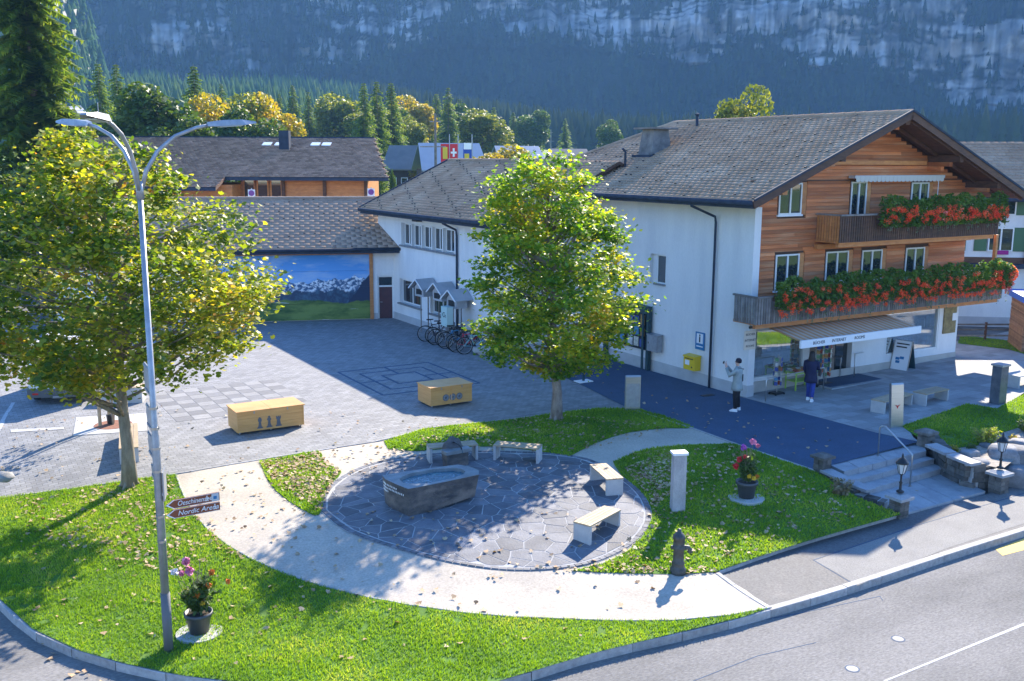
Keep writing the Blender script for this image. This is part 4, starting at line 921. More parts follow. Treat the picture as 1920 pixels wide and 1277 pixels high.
# local: x to the right (towards the wing), y to the back
mm=lambda a,z,o:(a,-o,z)
bx('front_wall',M_plaster,mh,(-16,.05,-.1),(-.92,.35,3.6)); wallpanel('door_wall',M_plaster,mh,mm,-.92,.6,.0,3.6,[(-.7,.12,.0,2.2)],.35,deep=.3)
bx('plinth',M_plinth,mh,(-.92,-.012,-.1),(-.705,-.0005,.3)); bx('plinth',M_plinth,mh,(.125,-.012,-.1),(.6,-.0005,.3))
fo=MB()
for q in ((-.7,-.62,0,2.2),(.04,.12,0,2.2),(-.62,.04,2.12,2.2),(-.62,.04,1.62,1.7)): fo.add([mm(a,z,o) for o in (-.2,-.1) for a,z in ((q[0],q[2]),(q[1],q[2]),(q[1],q[3]),(q[0],q[3]))],FS6)
dr=fo.build('door',M_frame,mh); bx('door_leaf',mat('dark_red_door',(.09,.03,.035),(.06,.02,.03),3,.5),dr,(-.62,.12,0),(.04,.18,1.62)); bx('pane',M_glass,dr,(-.62,.13,1.7),(.04,.16,2.12)); MB().tube([(-.56,.1,.85),(-.56,.06,.85),(-.46,.06,.85)],.012,6).build('handle',M_steel,dr)
for x0,x1,z0,z1,nm in ((-1.1,-.92,0,3.5,'timber_post'),(-9.0,-1.1,3.32,3.5,'timber_beam'),(-9.2,-9.0,0,3.5,'timber_post')): bx(nm,M_woodo,mh,(x0,-.08,z0),(x1,.05,z1))
# the picture: flat printed boards
def mural_mat():
    m=bpy.data.materials.new('mural_print'); m.use_nodes=True; n=m.node_tree; L=n.links.new; b=n.nodes['Principled BSDF']; b.inputs['Roughness'].default_value=.55
    tc=n.nodes.new('ShaderNodeTexCoord'); sp=n.nodes.new('ShaderNodeSeparateXYZ'); L(tc.outputs['Object'],sp.inputs[0])
    X_,Z_=sp.outputs[0],sp.outputs[2]
    def M2(op,a,b2=None,c=None):
        q=n.nodes.new('ShaderNodeMath'); q.operation=op
        for i,v in enumerate((a,b2,c)):
            if v is None: continue
            if isinstance(v,(int,float)): q.inputs[i].default_value=v
            else: L(v,q.inputs[i])
        return q.outputs[0]
    def nz(scale,det,off=0,vec=None,st=(1,1,1)):
        mp=n.nodes.new('ShaderNodeMapping'); mp.inputs['Location'].default_value=(off,off,0); mp.inputs['Scale'].default_value=st; L(vec or tc.outputs['Object'],mp.inputs[0]); t=n.nodes.new('ShaderNodeTexNoise'); t.inputs['Scale'].default_value=scale; t.inputs['Detail'].default_value=det; t.inputs['Roughness'].default_value=.62; L(mp.outputs[0],t.inputs[0]); return t.outputs[0]
    def mx(f,a,b2):
        x=n.nodes.new('ShaderNodeMix'); x.data_type='RGBA'
        if isinstance(f,(int,float)): x.inputs[0].default_value=f
        else: L(f,x.inputs[0])
        for s,v in ((6,a),(7,b2)):
            if isinstance(v,tuple): x.inputs[s].default_value=(*v,1)
            else: L(v,x.inputs[s])
        return x.outputs[2]
    def st(v,e,wd=.02):
        r=n.nodes.new('ShaderNodeMapRange'); r.inputs[1].default_value=-wd; r.inputs[2].default_value=wd; L(M2('SUBTRACT',v,e) if not isinstance(e,(int,float)) else M2('SUBTRACT',v,e),r.inputs[0]); return r.outputs[0]
    xo=n.nodes.new('ShaderNodeCombineXYZ'); L(X_,xo.inputs[0])
    ridge=lambda base,amp,sc,off,slope=0: M2('ADD',M2('MULTIPLY_ADD',nz(sc,7,off,xo.outputs[0]),amp,base-amp/2),M2('MULTIPLY',X_,slope))
    sk=mx(M2('MULTIPLY',Z_,.3),(.34,.6,.85),(.04,.26,.65)); sk=mx(M2('MULTIPLY',st(nz(1.1,5,3,None,(.5,1,2)),.55,.1),.45),sk,(.6,.68,.75))
    far=mx(st(nz(5,8,5,None,(1,1,1.3)),.52,.06),(.04,.11,.22),(.75,.8,.85))
    c=mx(st(Z_,ridge(2.2,1.1,1.3,0,.05),.015),far,sk)
    low=mx(st(nz(3,6,8),.55,.1),(.02,.05,.1),(.05,.13,.2))
    c=mx(st(Z_,ridge(1.5,.8,1.8,11,.0),.04),low,c)
    dk=M2('MULTIPLY',st(M2('MULTIPLY_ADD',X_,1.3,4.1),M2('MULTIPLY_ADD',nz(3,6,2,xo.outputs[0]),.7,Z_),.03),1.)
    c=mx(dk,c,(.012,.03,.075))
    gr=mx(st(nz(1.2,6,4,None,(.5,1,1.5)),.5,.1),(.03,.09,.015),(.16,.24,.05)); gr=mx(st(nz(2,3,7,None,(.4,1,3)),.68,.02),gr,(.4,.42,.36))
    c=mx(st(Z_,ridge(.85,.75,.55,21,-.03),.03),gr,c)
    L(c,b.inputs['Base Color']); return m
M_mural=mural_mat()
for k in range(4):
    for q in range(3): 
        z0=.03+k*.82
        if q: continue
        MB().bb((-8.98,-.03,z0),(-1.1,.045,z0+.812)).build('picture_panel',M_mural,mh)
km=.42; cm,smm=math.cos(math.atan(km)),math.sin(math.atan(km)); EY,EZ,RY=-.7,3.71,4.6; RZm=EZ+km*(RY-EY)
r_=MB(); XR=3.2
r_.hull([(-16.5,EY,EZ-.15),(XR-2.9,EY,EZ-.15),(XR,RY,RZm-.15),(-16.5,RY,RZm-.15)],(0,0,.12)); r_.hull([(-16.5,RY,RZm-.15),(XR,RY,RZm-.15),(XR,RY+5,3.6),(-16.5,RY+5,3.6)],(0,0,.12))
mr=r_.build('roof',M_soffit,mh)
M_tile3=mat('large_roof_slab_tile',(.40,.29,.215),(.33,.24,.18),.8,.95,.4,18,island=.05,world=True,fine=.12,spec=.05)
tiles('roof_tiles',M_tile3,mr,np.array([-16.5,EY,EZ-.02]),(1,0,0),(0,cm,smm),16.9+3.0,(RY-EY)/cm,.5,.3,.008,hooks=7)
for k in range(40):
    x0=-16.5+k*.42; MB().tube([(x0,RY,RZm+.02),(x0+.43,RY,RZm+.01)],[.1,.09],8).build('ridge_tile',M_tile3,mr)
gutter(mr,(-16.5,EY-.06,EZ-.1),(.95,EY-.06,EZ-.1),.085); bx('fascia_board',M_gutter,mr,(-16.5,EY,EZ-.3),(.9,EY+.04,EZ-.05)); bx('eave_soffit',M_woodo,mr,(-16.5,EY+.04,EZ-.25),(.9,.05,EZ-.21))
bx('back_wall',M_plaster,mh,(-16,RY+4.3,-.1),(1.5,RY+4.6,3.6)); 
# ---------------------------------------------------------------- timber hall behind
hl=thing('log_hall','long orange timber hall under a broad brown tiled roof with skylights','building',(-9.7,66,0),0)
z0h=0
bx('log_wall',M_woodo,hl,(-8.5,.6,0),(0,6,7.05)); bx('log_wall',M_woodo,hl,(-20,-1.5,0),(-8.5,6,6.35))
for k in range(10): bx('log',M_woodo,hl,(-5.6,.45,5.15+k*.16 if False else 4.6+k*.24),(-.05,.599,4.825+k*.24))
for k in range(3): bx('upright_post',M_woodd,hl,(-.2-k*2.75,.2,4.5),(-.0-k*2.75,.45,6.6))
for k in range(3):
    window(hl,lambda a,z,o:(a,.44-o,z),-8.3+k*.9,-7.5+k*.9,5.0,6.75,1,split=0,deep=0,sill=False,mat_f=M_woodo,fw=.09)
# small bracket beams
HE,HEZ,HR,HRZ=-1.2,6.85,8.5,9.55; kh=(HRZ-HEZ)/(HR-HE)
ch2,sh2=math.cos(math.atan(kh)),math.sin(math.atan(kh)); r_=MB()
r_.hull([(-9.0,HE,HEZ-.2),(1.6,HE,HEZ-.2),(-.6,HR,HRZ-.2),(-9.0,HR,HRZ-.2)],(0,0,.17))
r_.hull([(-21,HE-2.2,HEZ-.2-2.2*kh),(-9.0,HE-2.2,HEZ-.2-2.2*kh),(-9.0,HR,HRZ-.2),(-21,HR,HRZ-.2)],(0,0,.17))
r_.hull([(-21,HR,HRZ-.2),(-.6,HR,HRZ-.2),(-3.6,HR+8,6.9),(-21,HR+8,6.9)],(0,0,.17))
hr=r_.build('roof',M_soffit,hl)
tiles('roof_tiles',M_tile2,hr,np.array([-9.0,HE,HEZ-.02]),(1,0,0),(0,ch2,sh2),10.6,(HR-HE)/ch2,.32,.36,.05,keep=lambda u,v:u<10.6-v*ch2/(HR-HE)*2.2)
tiles('roof_tiles',M_tile2,hr,np.array([-21,HE-2.2,HEZ-.02-2.2*kh]),(1,0,0),(0,ch2,sh2),12.0,(HR-HE+2.2)/ch2,.32,.36,.05)
MB().beam((-21,HR,HRZ+.05),(-.6,HR,HRZ+.05),.25,.1).build('ridge_cap',M_gutter,hr)
bx('fascia_board',M_gutter,hr,(-9.0,HE-.06,HEZ-.22),(1.6,HE-.0,HEZ-.0)); bx('fascia_board',M_gutter,hr,(-21,HE-2.26,HEZ-.22-2.2*kh),(-9.0,HE-2.2,HEZ-2.2*kh))
bx('chimney',M_gutter,hr,(-6.9,5.1,8.3),(-6.2,5.8,10.0))
for x0 in (-8.4,-7.5,-4.9,-4.1):
    y0=6.2; z_=HEZ+(y0-HE)*kh; MB().hull([(x0,y0,z_+.04),(x0+.62,y0,z_+.04),(x0+.62,y0+.7,z_+.04+.7*kh),(x0,y0+.7,z_+.04+.7*kh)],(0,0,.07)).build('skylight',mat('skylight_glass',(.6,.65,.7),rough=.15) if x0==-8.4 else MATS['skylight_glass'],hr)
# two round traffic signs peeping over the hall roof
for (px,py,lb) in ((472,362,'square white board with a round purple sign left of the hall windows'),(696,360,'round no stopping sign with white plate beside the end of the log hall')):
    p=PLN(px,py,np.array([0,1.,0]),np.array([0,62.,0])); t=thing('traffic_sign',lb,'traffic sign',(p[0],p[1],0)); MB().tube([(0,0,0),(0,0,p[2]+.3)],.04,6).build('post',M_galv,t); bx('plate',M_white,t,(-.22,-.06,p[2]-.3),(.22,-.04,p[2]+.22)); MB().lathe([(.18,0),(.18,.02)],n=20).build('disc',mat('sign_purple',(.2,.05,.25),rough=.5),t,loc=(0,-.065,p[2]+.0)).rotation_euler=(math.pi/2,0,0)
# ---------------------------------------------------------------- house with green shutters on the right
gw=G(1815,612); rh=thing('shuttered_house','white house with green shutters and grey tiled roof behind the chalet','building',(gw[0],gw[1],0),math.radians(-8))
M_shut=mat('green_shutter',(.06,.14,.06),rough=.6)
bx('house_wall',M_plaster,rh,(-6,0,0),(14,8,6.4)); bx('plinth',M_plinth,rh,(-6,-.015,0),(14,0,.5))
bx('cornice_band',M_gutter,rh,(-6,-.5,2.95),(14,-.0,3.15)); bx('plank_band',M_woodd,rh,(-6,-.02,3.15),(14,-.001,3.45))
for z0 in (3.75,5.5):
    for a in (-2.2,.55,4.2):
        f=window(rh,lambda x,z,o:(x,-.06-o,z),a,a+1.15,z0,z0+1.15,1,split=1,deep=0,sill=False)
        for s in (-.62,1.17): bx('shutter',M_shut,f,(a+s,-.07,z0),(a+s+.57,-.002,z0+1.15))
for a in (2.35,3.0): MB().tube([(a+2.2*0,-.12,3.2),(a,-.12,6.2)],.09 if a<3 else .05,8).build('downpipe',M_dark,rh)
r_=MB(); r_.hull([(-7,-.9,6.2),(15,-.9,6.2),(15,5,8.9),(-7,5,8.9)],(0,0,.15)); r_.hull([(-7,5,8.9),(15,5,8.9),(15,9,6.9),(-7,9,6.9)],(0,0,.15)); rr_=r_.build('roof',M_soffit,rh)
kk=math.atan(2.7/5.9); tiles('roof_tiles',M_tile,rr_,np.array([-7,-.9,6.36]),(1,0,0),(0,math.cos(kk),math.sin(kk)),22,6.45,.4,.35,.025)
gutter(rr_,(-7,-.95,6.25),(15,-.95,6.25))
bx('chimney',M_dark,rr_,(4.3,2.0,7.2),(4.7,2.4,9.0))
bx('flower_box',M_petalr if False else mat('magenta_flowers',(.35,.02,.2),rough=.8),rh,(1.0,-.2,3.6),(1.5,-.07,3.8))
# ---------------------------------------------------------------- far houses up the valley
def far_house(px0,px1,py_ridge,py_base,D,label,wall,roofm,rz=0,ridge=1):
    n_=np.array([0,1.,0]); a=PLN(px0,py_base,n_,np.array([0,D,0.])); b=PLN(px1,py_base,n_,np.array([0,D,0.])); r=PLN((px0+px1)/2,py_ridge,n_,np.array([0,D+4,0.]))
    zb=float(farz((a[0]+b[0])/2,D))-.3; t=thing('valley_house',label,'house',((a[0]+b[0])/2,D,zb),rz,'houses up the valley behind the roofs')
    hw=(b[0]-a[0])/2; hz=r[2]-zb; ez=hz*.58
    bx('wall',wall,t,(-hw*.85,0,0),(hw*.85,8,ez)); 
    m=MB()
    if ridge: m.hull([(-hw,-1,ez-.3),(hw,-1,ez-.3),(hw*.93,4,hz),(-hw*.93,4,hz)],(0,0,.2)); m.hull([(-hw*.93,4,hz),(hw*.93,4,hz),(hw,9,ez-.3),(-hw,9,ez-.3)],(0,0,.2)); MB().hull([(hw*.85,.0,ez-.01),(hw*.85,8,ez-.01),(hw*.85,4,hz-.1)],(-.2,0,0)).build('gable',wall,t)
    else: m.hull([(-hw,-1,ez-.3),(0,-1,hz),(0,9,hz),(-hw,9,ez-.3)],(0,0,.2)); m.hull([(0,-1,hz),(hw,-1,ez-.3),(hw,9,ez-.3),(0,9,hz)],(0,0,.2)); MB().hull([(-hw*.85,0,ez-.01),(hw*.85,0,ez-.01),(0,0,hz-.2)],(0,.2,0)).build('gable',wall,t)
    m.build('roof',roofm,t)
    for k in range(3): 
        x=-hw*.5+k*hw*.5; f=bx('window',M_white,t,(x-.5,-.06,ez*.45),(x+.5,-.002,ez*.45+1.1)); bx('pane',M_glass,f,(x-.4,-.08,ez*.45+.1),(x+.4,-.061,ez*.45+1.))
    return t
M_dwall=mat('dark_chalet_wall',(.07,.05,.045),(.05,.035,.03),1,.8); M_met=mat('pale_metal_roof',(.3,.33,.38),(.25,.29,.34),.3,.35); M_bwall=mat('brown_chalet_wall',(.16,.08,.045),(.11,.06,.035),1,.8); M_oldroof=mat('old_grey_roof',(.2,.18,.165),(.15,.14,.13),.5,.8)
far_house(716,800,275,320,150,'dark wooden chalet with pale shutters under a brown roof',M_dwall,M_oldroof,-.1)
far_house(788,916,271,314,140,'brown chalet with pale metal roof behind the flags',M_bwall,M_met,.25)
far_house(935,1030,276,308,160,'chalet with a bright sheet metal roof above the wing ridge',M_bwall,M_met,.3)
far_house(1035,1115,281,307,180,'farthest low barn with a dull grey roof',M_bwall,M_oldroof,.2)
far_house(20,118,312,342,75,'small grey roofed house beneath the tall spruce at the left edge',M_bwall,M_oldroof,0)
# flag poles
M_red=mat('flag_red',(.6,.03,.04),rough=.8); 
for i,(px,lb) in enumerate(((835,'red and yellow banner on a pole, left one of three'),(851,'red banner with a white cross on a pole'),(877,'blue and yellow banner on a pole, right one of three'))):
    D=95; p=PLN(px,330,np.array([0,1.,0]),np.array([0,D,0.])); t=thing('flag',lb,'flag',(p[0],D,0),0,'banners on poles beyond the wing roof'); zt_=10.1
    MB().tube([(.42,0,-.5),(.42,0,zt_+.3)],.05,6).build('pole',M_galv,t)
    col=(M_red,M_red,mat('flag_blue',(.03,.08,.35),rough=.8))[i]; c=bx('cloth',col,t,(-.42,-.02,7.8),(.42,.0,9.5))
    if i==1: bx('white_cross',M_white,t,(-.09,-.04,8.3),(.09,-.021,9.1)); bx('white_cross',M_white,t,(-.28,-.045,8.6),(.28,-.041,8.78))
    if i==0: bx('emblem',mat('flag_yellow',(.7,.5,.05),rough=.8),t,(-.22,-.04,8.1),(.22,-.021,9.2))
    if i==2: bx('emblem',MATS['flag_yellow'],t,(-.3,-.04,7.85),(.15,-.021,8.6)); bx('white_band',M_white,t,(-.37,-.04,9.0),(.37,-.021,9.6))
# utility poles
for px,py,D,lb in ((816,212,90,'tall wooden utility pole with crossarms left of the flags'),(1033,243,260,'distant pole in front of the dark forest')):
    p=PLN(px,py,np.array([0,1.,0]),np.array([0,D,0.])); zb=float(farz(p[0],D)); t=thing('utility_pole',lb,'utility pole',(p[0],D,zb)); MB().tube([(0,0,0),(0,0,p[2]-zb)],[.16,.1],8).build('pole',M_greywood,t); bx('crossarm',M_greywood,t,(-1.4,-.06,p[2]-zb-3.0),(.9,.06,p[2]-zb-2.9)); bx('crossarm',M_greywood,t,(-.5,-.06,p[2]-zb-.8),(.5,.06,p[2]-zb-.7))
# ================================================================ TREES
def spin(n): return RNG.random(n)*6.283
def crown_mesh(name,clumps,per,sig,size,m,parent,shape=LEAF,tilt=.7,curl=.2,droop=0):
    C=np.repeat(np.array(clumps),per,0); n=len(C); P=C+np.c_[RNG.normal(0,sig,n),RNG.normal(0,sig,n),RNG.normal(0,sig*.5,n)-droop*RNG.random(n)]*(.6+.8*np.repeat(RNG.random(len(clumps)),per))[:,None]
    v,f=leaves(P,size,tilt,curl,shape); return mesh_np(name,v,f,m,parent)
def leaf_tree(name,label,cat,base,profile,nc,per,size,m,barkm,trunk,zc0,group=None,limbs=40,lean=(0,0),sig=.27):
    """profile: list of (z, half width); clumps fill the outline, thicker near the outside"""
    t=thing(name,label,cat,base,0,group); z0,z1=profile[0][0],profile[-1][0]; zs=[p[0] for p in profile]; ws=[p[1] for p in profile]; cl=[]
    while len(cl)<nc:
        z=z0+(z1-z0)*random.random(); R=np.interp(z,zs,ws)
        if random.random()>(R/max(ws))**1.3: continue
        a=random.random()*6.283; lob=.68+.66*float(fbm(np.array(math.cos(a)*1.4+5+base[0]),np.array(math.sin(a)*1.4+5),np.array(z*.55),2)); r=R*lob*random.random()**.38
        cl.append((r*math.cos(a)+lean[0]*z,r*math.sin(a)+lean[1]*z,z))
    crown_mesh('crown',cl,per,sig,size,m,t,tilt=.6)
    # separate outlying sprigs
    b=MB(); tp=[(0,0,-.15),(.02,0,zc0*.5),(lean[0]*zc0,lean[1]*zc0,zc0),(lean[0]*z1*.6+.05,lean[1]*z1*.6,z0+(z1-z0)*.5),(lean[0]*z1,lean[1]*z1,z1*.93)]
    b.tube(tp,[trunk*1.45,trunk*1.0,trunk*.85,trunk*.45,.02],12)
    for k in range(6): 
        a=k*1.05+.3; b.tube([(math.cos(a)*trunk*2.1,math.sin(a)*trunk*2.1,-.06),(math.cos(a)*trunk*1.15,math.sin(a)*trunk*1.15,.08),(math.cos(a)*trunk*.6,math.sin(a)*trunk*.6,.45)],[trunk*.2,trunk*.35,trunk*.2],6)
    for c in random.sample(cl,min(limbs,len(cl))):
        h=max(zc0*.9,min(c[2]-random.uniform(.4,1.6),z1*.85)); s=Vector((lean[0]*h,lean[1]*h,h)); e=Vector(c); mid=s.lerp(e,.5)+Vector((0,0,-.15)); b.tube([s,mid,e],[trunk*.32,trunk*.18,.012],6)
    b.build('trunk',barkm,t,True); return t
bl=Gt(243,912); bm=Gt(1043,787)
leaf_tree('maple_tree','large spreading maple with green and yellowing leaves standing in the front lawn at the left','tree',bl,[(2.75,1.3),(3.2,2.6),(3.9,3.5),(4.6,3.85),(5.8,3.6),(6.8,2.75),(7.6,1.9),(8.6,.9)],420,90,.112,M_maple1,M_bark,.15,2.0,lean=(-.02,0),limbs=130)
leaf_tree('maple_tree','upright yellow green maple with pale trunk in the lawn before the chalet','tree',bm,[(1.5,.9),(2.1,1.9),(2.9,2.5),(4.2,2.7),(5.6,2.35),(6.7,1.9),(7.5,1.4),(8.1,.7)],340,92,.112,M_maple2,M_barkw,.15,1.8,limbs=110,lean=(-.05,0),sig=.24)
QUAD=np.array([(-.5,-.35),(.5,-.35),(.35,.5),(-.35,.5)])
def tree_template(m,barkm,seed,H_=10.,wide=.36,n=9500,size=.27):
    random.seed(seed); cl=[]; blobs=[(random.uniform(-.2,.2)*H_,random.uniform(-.2,.2)*H_,random.uniform(.35,.85)*H_,random.uniform(.12,.22)*H_) for _ in range(9)]+[(0,0,.6*H_,wide*H_*.8)]
    P=[]
    while len(P)<n:
        b=random.choice(blobs); d=Vector((random.gauss(0,1),random.gauss(0,1),random.gauss(0,1))).normalized()*b[3]*random.random()**.25
        p=(b[0]+d.x,b[1]+d.y,b[2]+d.z)
        if p[2]>.18*H_: P.append(p)
    v,f=leaves(np.array(P),size,.9,.2,QUAD)
    c=mesh_np('crown',v,f,m); tr=MB().tube([(0,0,-.3),(0,0,.35*H_),(0.1,0,.8*H_)],[.035*H_/1.5,.02*H_,.004*H_],8).build('trunk',barkm)
    me=(c.data,tr.data); bpy.data.objects.remove(c); bpy.data.objects.remove(tr); return me
def conifer_template(seed,H_=20.,R=3.2,levels=46,per=10,m=None,dens=1.,sprays=9):
    random.seed(seed); T=[]
    for L in range(levels):
        f=L/levels; z=H_*(.06+.93*f); r=R*(1-f)**.85*(.8+.3*random.random())+.12; nb=max(4,int(per*(1-f*.5)))
        for k in range(nb):
            a=random.random()*6.283; rl=r*random.uniform(.7,1.12); ca,sa=math.cos(a),math.sin(a)
            for s in range(sprays):
                t=(s+.5)/sprays; d=rl*t; zz=z+ .10*rl-.38*rl*t**1.3; w=.10*rl*(1.25-t)+.16; side=random.choice((-1,1)); l=(.22+.25*rl*(1.1-t))*random.uniform(.7,1.3)
                px,py=ca*d,sa*d; ox,oy=-sa*side,ca*side
                T.append(((px,py,zz+.04),(px+ca*w*1.2,py+sa*w*1.2,zz-.08*w),(px+ox*l+ca*w,py+oy*l+sa*w,zz-.22*l-random.random()*.15)))
                if random.random()<.7: T.append(((px,py,zz),(px+ca*w,py+sa*w,zz-.05),(px+ca*w*.4+random.uniform(-.1,.1),py+sa*w*.4,zz-.35*l-.2)))
    V=np.array(T).reshape(-1,3); c=mesh_np('crown',V,np.arange(len(V)).reshape(-1,3),m or M_needle); tr=MB().tube([(0,0,-.5),(0,0,H_*.99)],[.018*H_,.01],8).build('trunk',M_bark)
    me=(c.data,tr.data); bpy.data.objects.remove(c); bpy.data.objects.remove(tr); return me
def plant(tmpl,name,label,cat,px,ytop,D,H0,group=None,wide=1.,x=None,zoff=0,rot=None):
    n_=np.array([0,1.,0]); p=PLN(px,ytop,n_,np.array([0,D,0.])); zb=float(farz(p[0],D))+zoff; s=(p[2]-zb)/H0
    t=thing(name,label,cat,(p[0],D,zb),random.random()*6 if rot is None else rot,group); t.scale=(s*wide,s*wide,s)
    link('crown',tmpl[0],None,t); link('trunk',tmpl[1],None,t); return t
TC=[conifer_template(s,20,5.2,44,13,sprays=8) for s in (1,2)]; TBIG=conifer_template(5,26,4.6,95,16,sprays=13)
TG=tree_template(M_decg,M_bark,3); TY=tree_template(M_decy,M_bark,4); TO=tree_template(M_deco,M_bark,5)
plant(TBIG,'spruce_tree','tall dense spruce rising out of the picture at the left edge','tree',22,-330,64,26)
gr='conifers in front of the valley forest'
for i,(px,yt,D,lb,wd) in enumerate(((182,112,150,'dark spruce above the left lamp heads, left one of the close pair',1.),(216,114,158,'dark spruce above the left lamp heads, right one of the close pair',1.),(362,117,140,'single tall dark spruce beside the yellow trees',1.15),(414,152,190,'slender spruce just right of the tall single spruce',.9),
  (523,172,210,'small spruce right of the orange trees',.9),(548,155,215,'spruce with a pointed top between the orange trees and the yellow green crown',1.),(577,168,220,'dark spruce left of the round yellow green crown',.9),(622,166,225,'spruce behind the round yellow green crown',.9),
  (681,150,165,'dark spruce, left one of the three over the hall roof end',1.),(706,147,172,'dark spruce, middle one of the three over the hall roof end',1.),(733,150,178,'dark spruce, right one of the three over the hall roof end',1.05),(840,160,240,'bluish spruce behind the flags',1.1),(800,185,230,'bluish spruce left of the utility pole',1.1),(700,248,120,'little blue spruce at the right end of the hall roof',1.4))):
    plant(TC[i%2],'spruce_tree',lb,'tree',px,yt,D,20,gr,wd)
word=['first','second','third','fourth','fifth','sixth','seventh','eighth','ninth','tenth','eleventh','twelfth','thirteenth']
for i,(px,yt,D) in enumerate(((248,172,230),(292,165,240),(322,178,235),(470,168,245),(498,178,235),(600,178,240),(652,172,245),(760,178,240),(818,172,260),(862,182,265),(926,198,280),(962,208,285),(1060,220,300))):
    plant(TC[i%2],'spruce_tree',word[i]+' from the left of the smaller far spruces mixed among the broadleaf crowns','tree',px,yt,D,20,'small far spruces behind the broadleaf trees',1.15)
gr='broadleaf trees in the valley'
for i,(T_,px,yt,D,lb,wd) in enumerate(((TG,272,182,105,'big round green tree behind the right lamp arm',1.15),(TY,400,195,125,'yellow tree left of the orange ones above the hall roof',1.),(TO,438,200,130,'pale yellow green tree above the hall roof',1.),(TY,456,190,140,'orange yellow tree touching the lamp arm tip',.9),(TY,505,196,132,'bright orange tree, rightmost above the hall roof',.8),
  (TO,640,193,215,'round yellow green tree over the hall roof',1.15),(TO,690,215,200,'green and yellow tree between the three spruces',1.1),(TY,770,190,220,'orange topped tree left of the utility pole',1.05),(TO,775,232,190,'small pale green tree above the dark chalet',.75),(TG,735,215,205,'dark green tree under the three spruces',1.),
  (TO,905,218,210,'yellow green tree behind the metal roofed chalet',1.25),(TG,1145,232,260,'bluish round tree in front of the dark forest',.9),(TG,1000,215,290,'bluish tree beyond the wing ridge',1.1),(TG,880,205,260,'dusky tree beyond the flags',1.),(TG,470,220,118,'green tree just over the hall ridge',1.),(TG,330,235,100,'dark green tree at the left end of the hall roof',1.),(TO,20,330,60,'low leafy tree below the tall spruce',1.2),(TO,118,225,80,'golden green tree right of the tall spruce',.8))):
    plant(T_,'broadleaf_tree',lb,'tree',px,yt,D,9.2,gr,wd)
plant(TO,'broadleaf_tree','yellow topped tree peeping over the chalet ridge','tree',1390,182,92,9.6,None,.62)
plant(TG,'garden_shrub','clipped dark green shrub on the meadow beside the hall','shrub',737,328,95,9.2,None,.16); plant(TY,'garden_shrub','small orange shrub beside the dark chalet','shrub',790,305,150,9.2,None,.9); plant(TY,'garden_shrub','orange leaved shrub rising over the wing ridge','shrub',935,282,110,9.2,None,1.3)
# trees across the road, seen only as reflections in the shop windows
for i,(x,y,s,T_) in enumerate(((-14,-16,.9,TY),(-4,-19,1.1,TG),(6,-16,.9,TO),(16,-18,1.1,TG),(27,-15,1.,TY),(38,-17,1.1,TG))):
    t=thing('roadside_tree',('yellow tree mirrored in the chalet windows, leftmost across the road','dark green tree across the road, between the leftmost yellow and the pale green one','pale green tree across the road opposite the fountain','dark green tree across the road right of the pale green one','orange tree across the road opposite the stone steps','tall green tree across the road, rightmost of the mirrored row')[i],'tree',(x,y,-.8),i,'trees across the road'); t.scale=(s,s,s); link('crown',T_[0],None,t); link('trunk',T_[1],None,t)
# ================================================================ STEPS, WALLS, PIERS
st_=thing('stone_steps','broad grey granite steps leading down from the square to the pavement','steps',(0,0,0))
F=[G(1545,867)[:2],G(1582,885)[:2],G(1603,900,-.15)[:2],G(1631,917,-.3)[:2]]; R=[G(1719,836)[:2],G(1737,846)[:2],G(1752,860,-.15)[:2],G(1770,877,-.3)[:2]]
R[0]=G(1727,825)[:2]
for i,z in enumerate((0.018,-.15,-.3)):
    a,b2,c,d=F[i],R[i],R[i+1],F[i+1]
    n=6
    for k in range(n):
        f0,f1=k/n+.002,(k+1)/n-.002; q=[d+(c-d)*f0,d+(c-d)*f1,b2*f1+a*(1-f1),b2*f0+a*(1-f0)]
        MB().prism([(*p,z) for p in q],-.55,random.uniform(-.004,.004)).build('tread_slab',M_tread,st_)
LF,LR=G(1693,968,-.5)[:2],G(1848,924,-.5)[:2]
for k in range(5):
    f0,f1=k/5+.003,(k+1)/5-.003; q=[LF+(LR-LF)*f0,LF+(LR-LF)*f1,F[3]+(R[3]-F[3])*f1,F[3]+(R[3]-F[3])*f0]
    for s0,s1 in ((0,.5),(.505,1)):
        w_=[q[0]+(q[3]-q[0])*s0,q[1]+(q[2]-q[1])*s0,q[1]+(q[2]-q[1])*s1,q[0]+(q[3]-q[0])*s1]
        MB().prism([(*p,-.45) for p in w_],-.3,random.uniform(-.003,.004)).build('landing_slab',M_tread,st_)
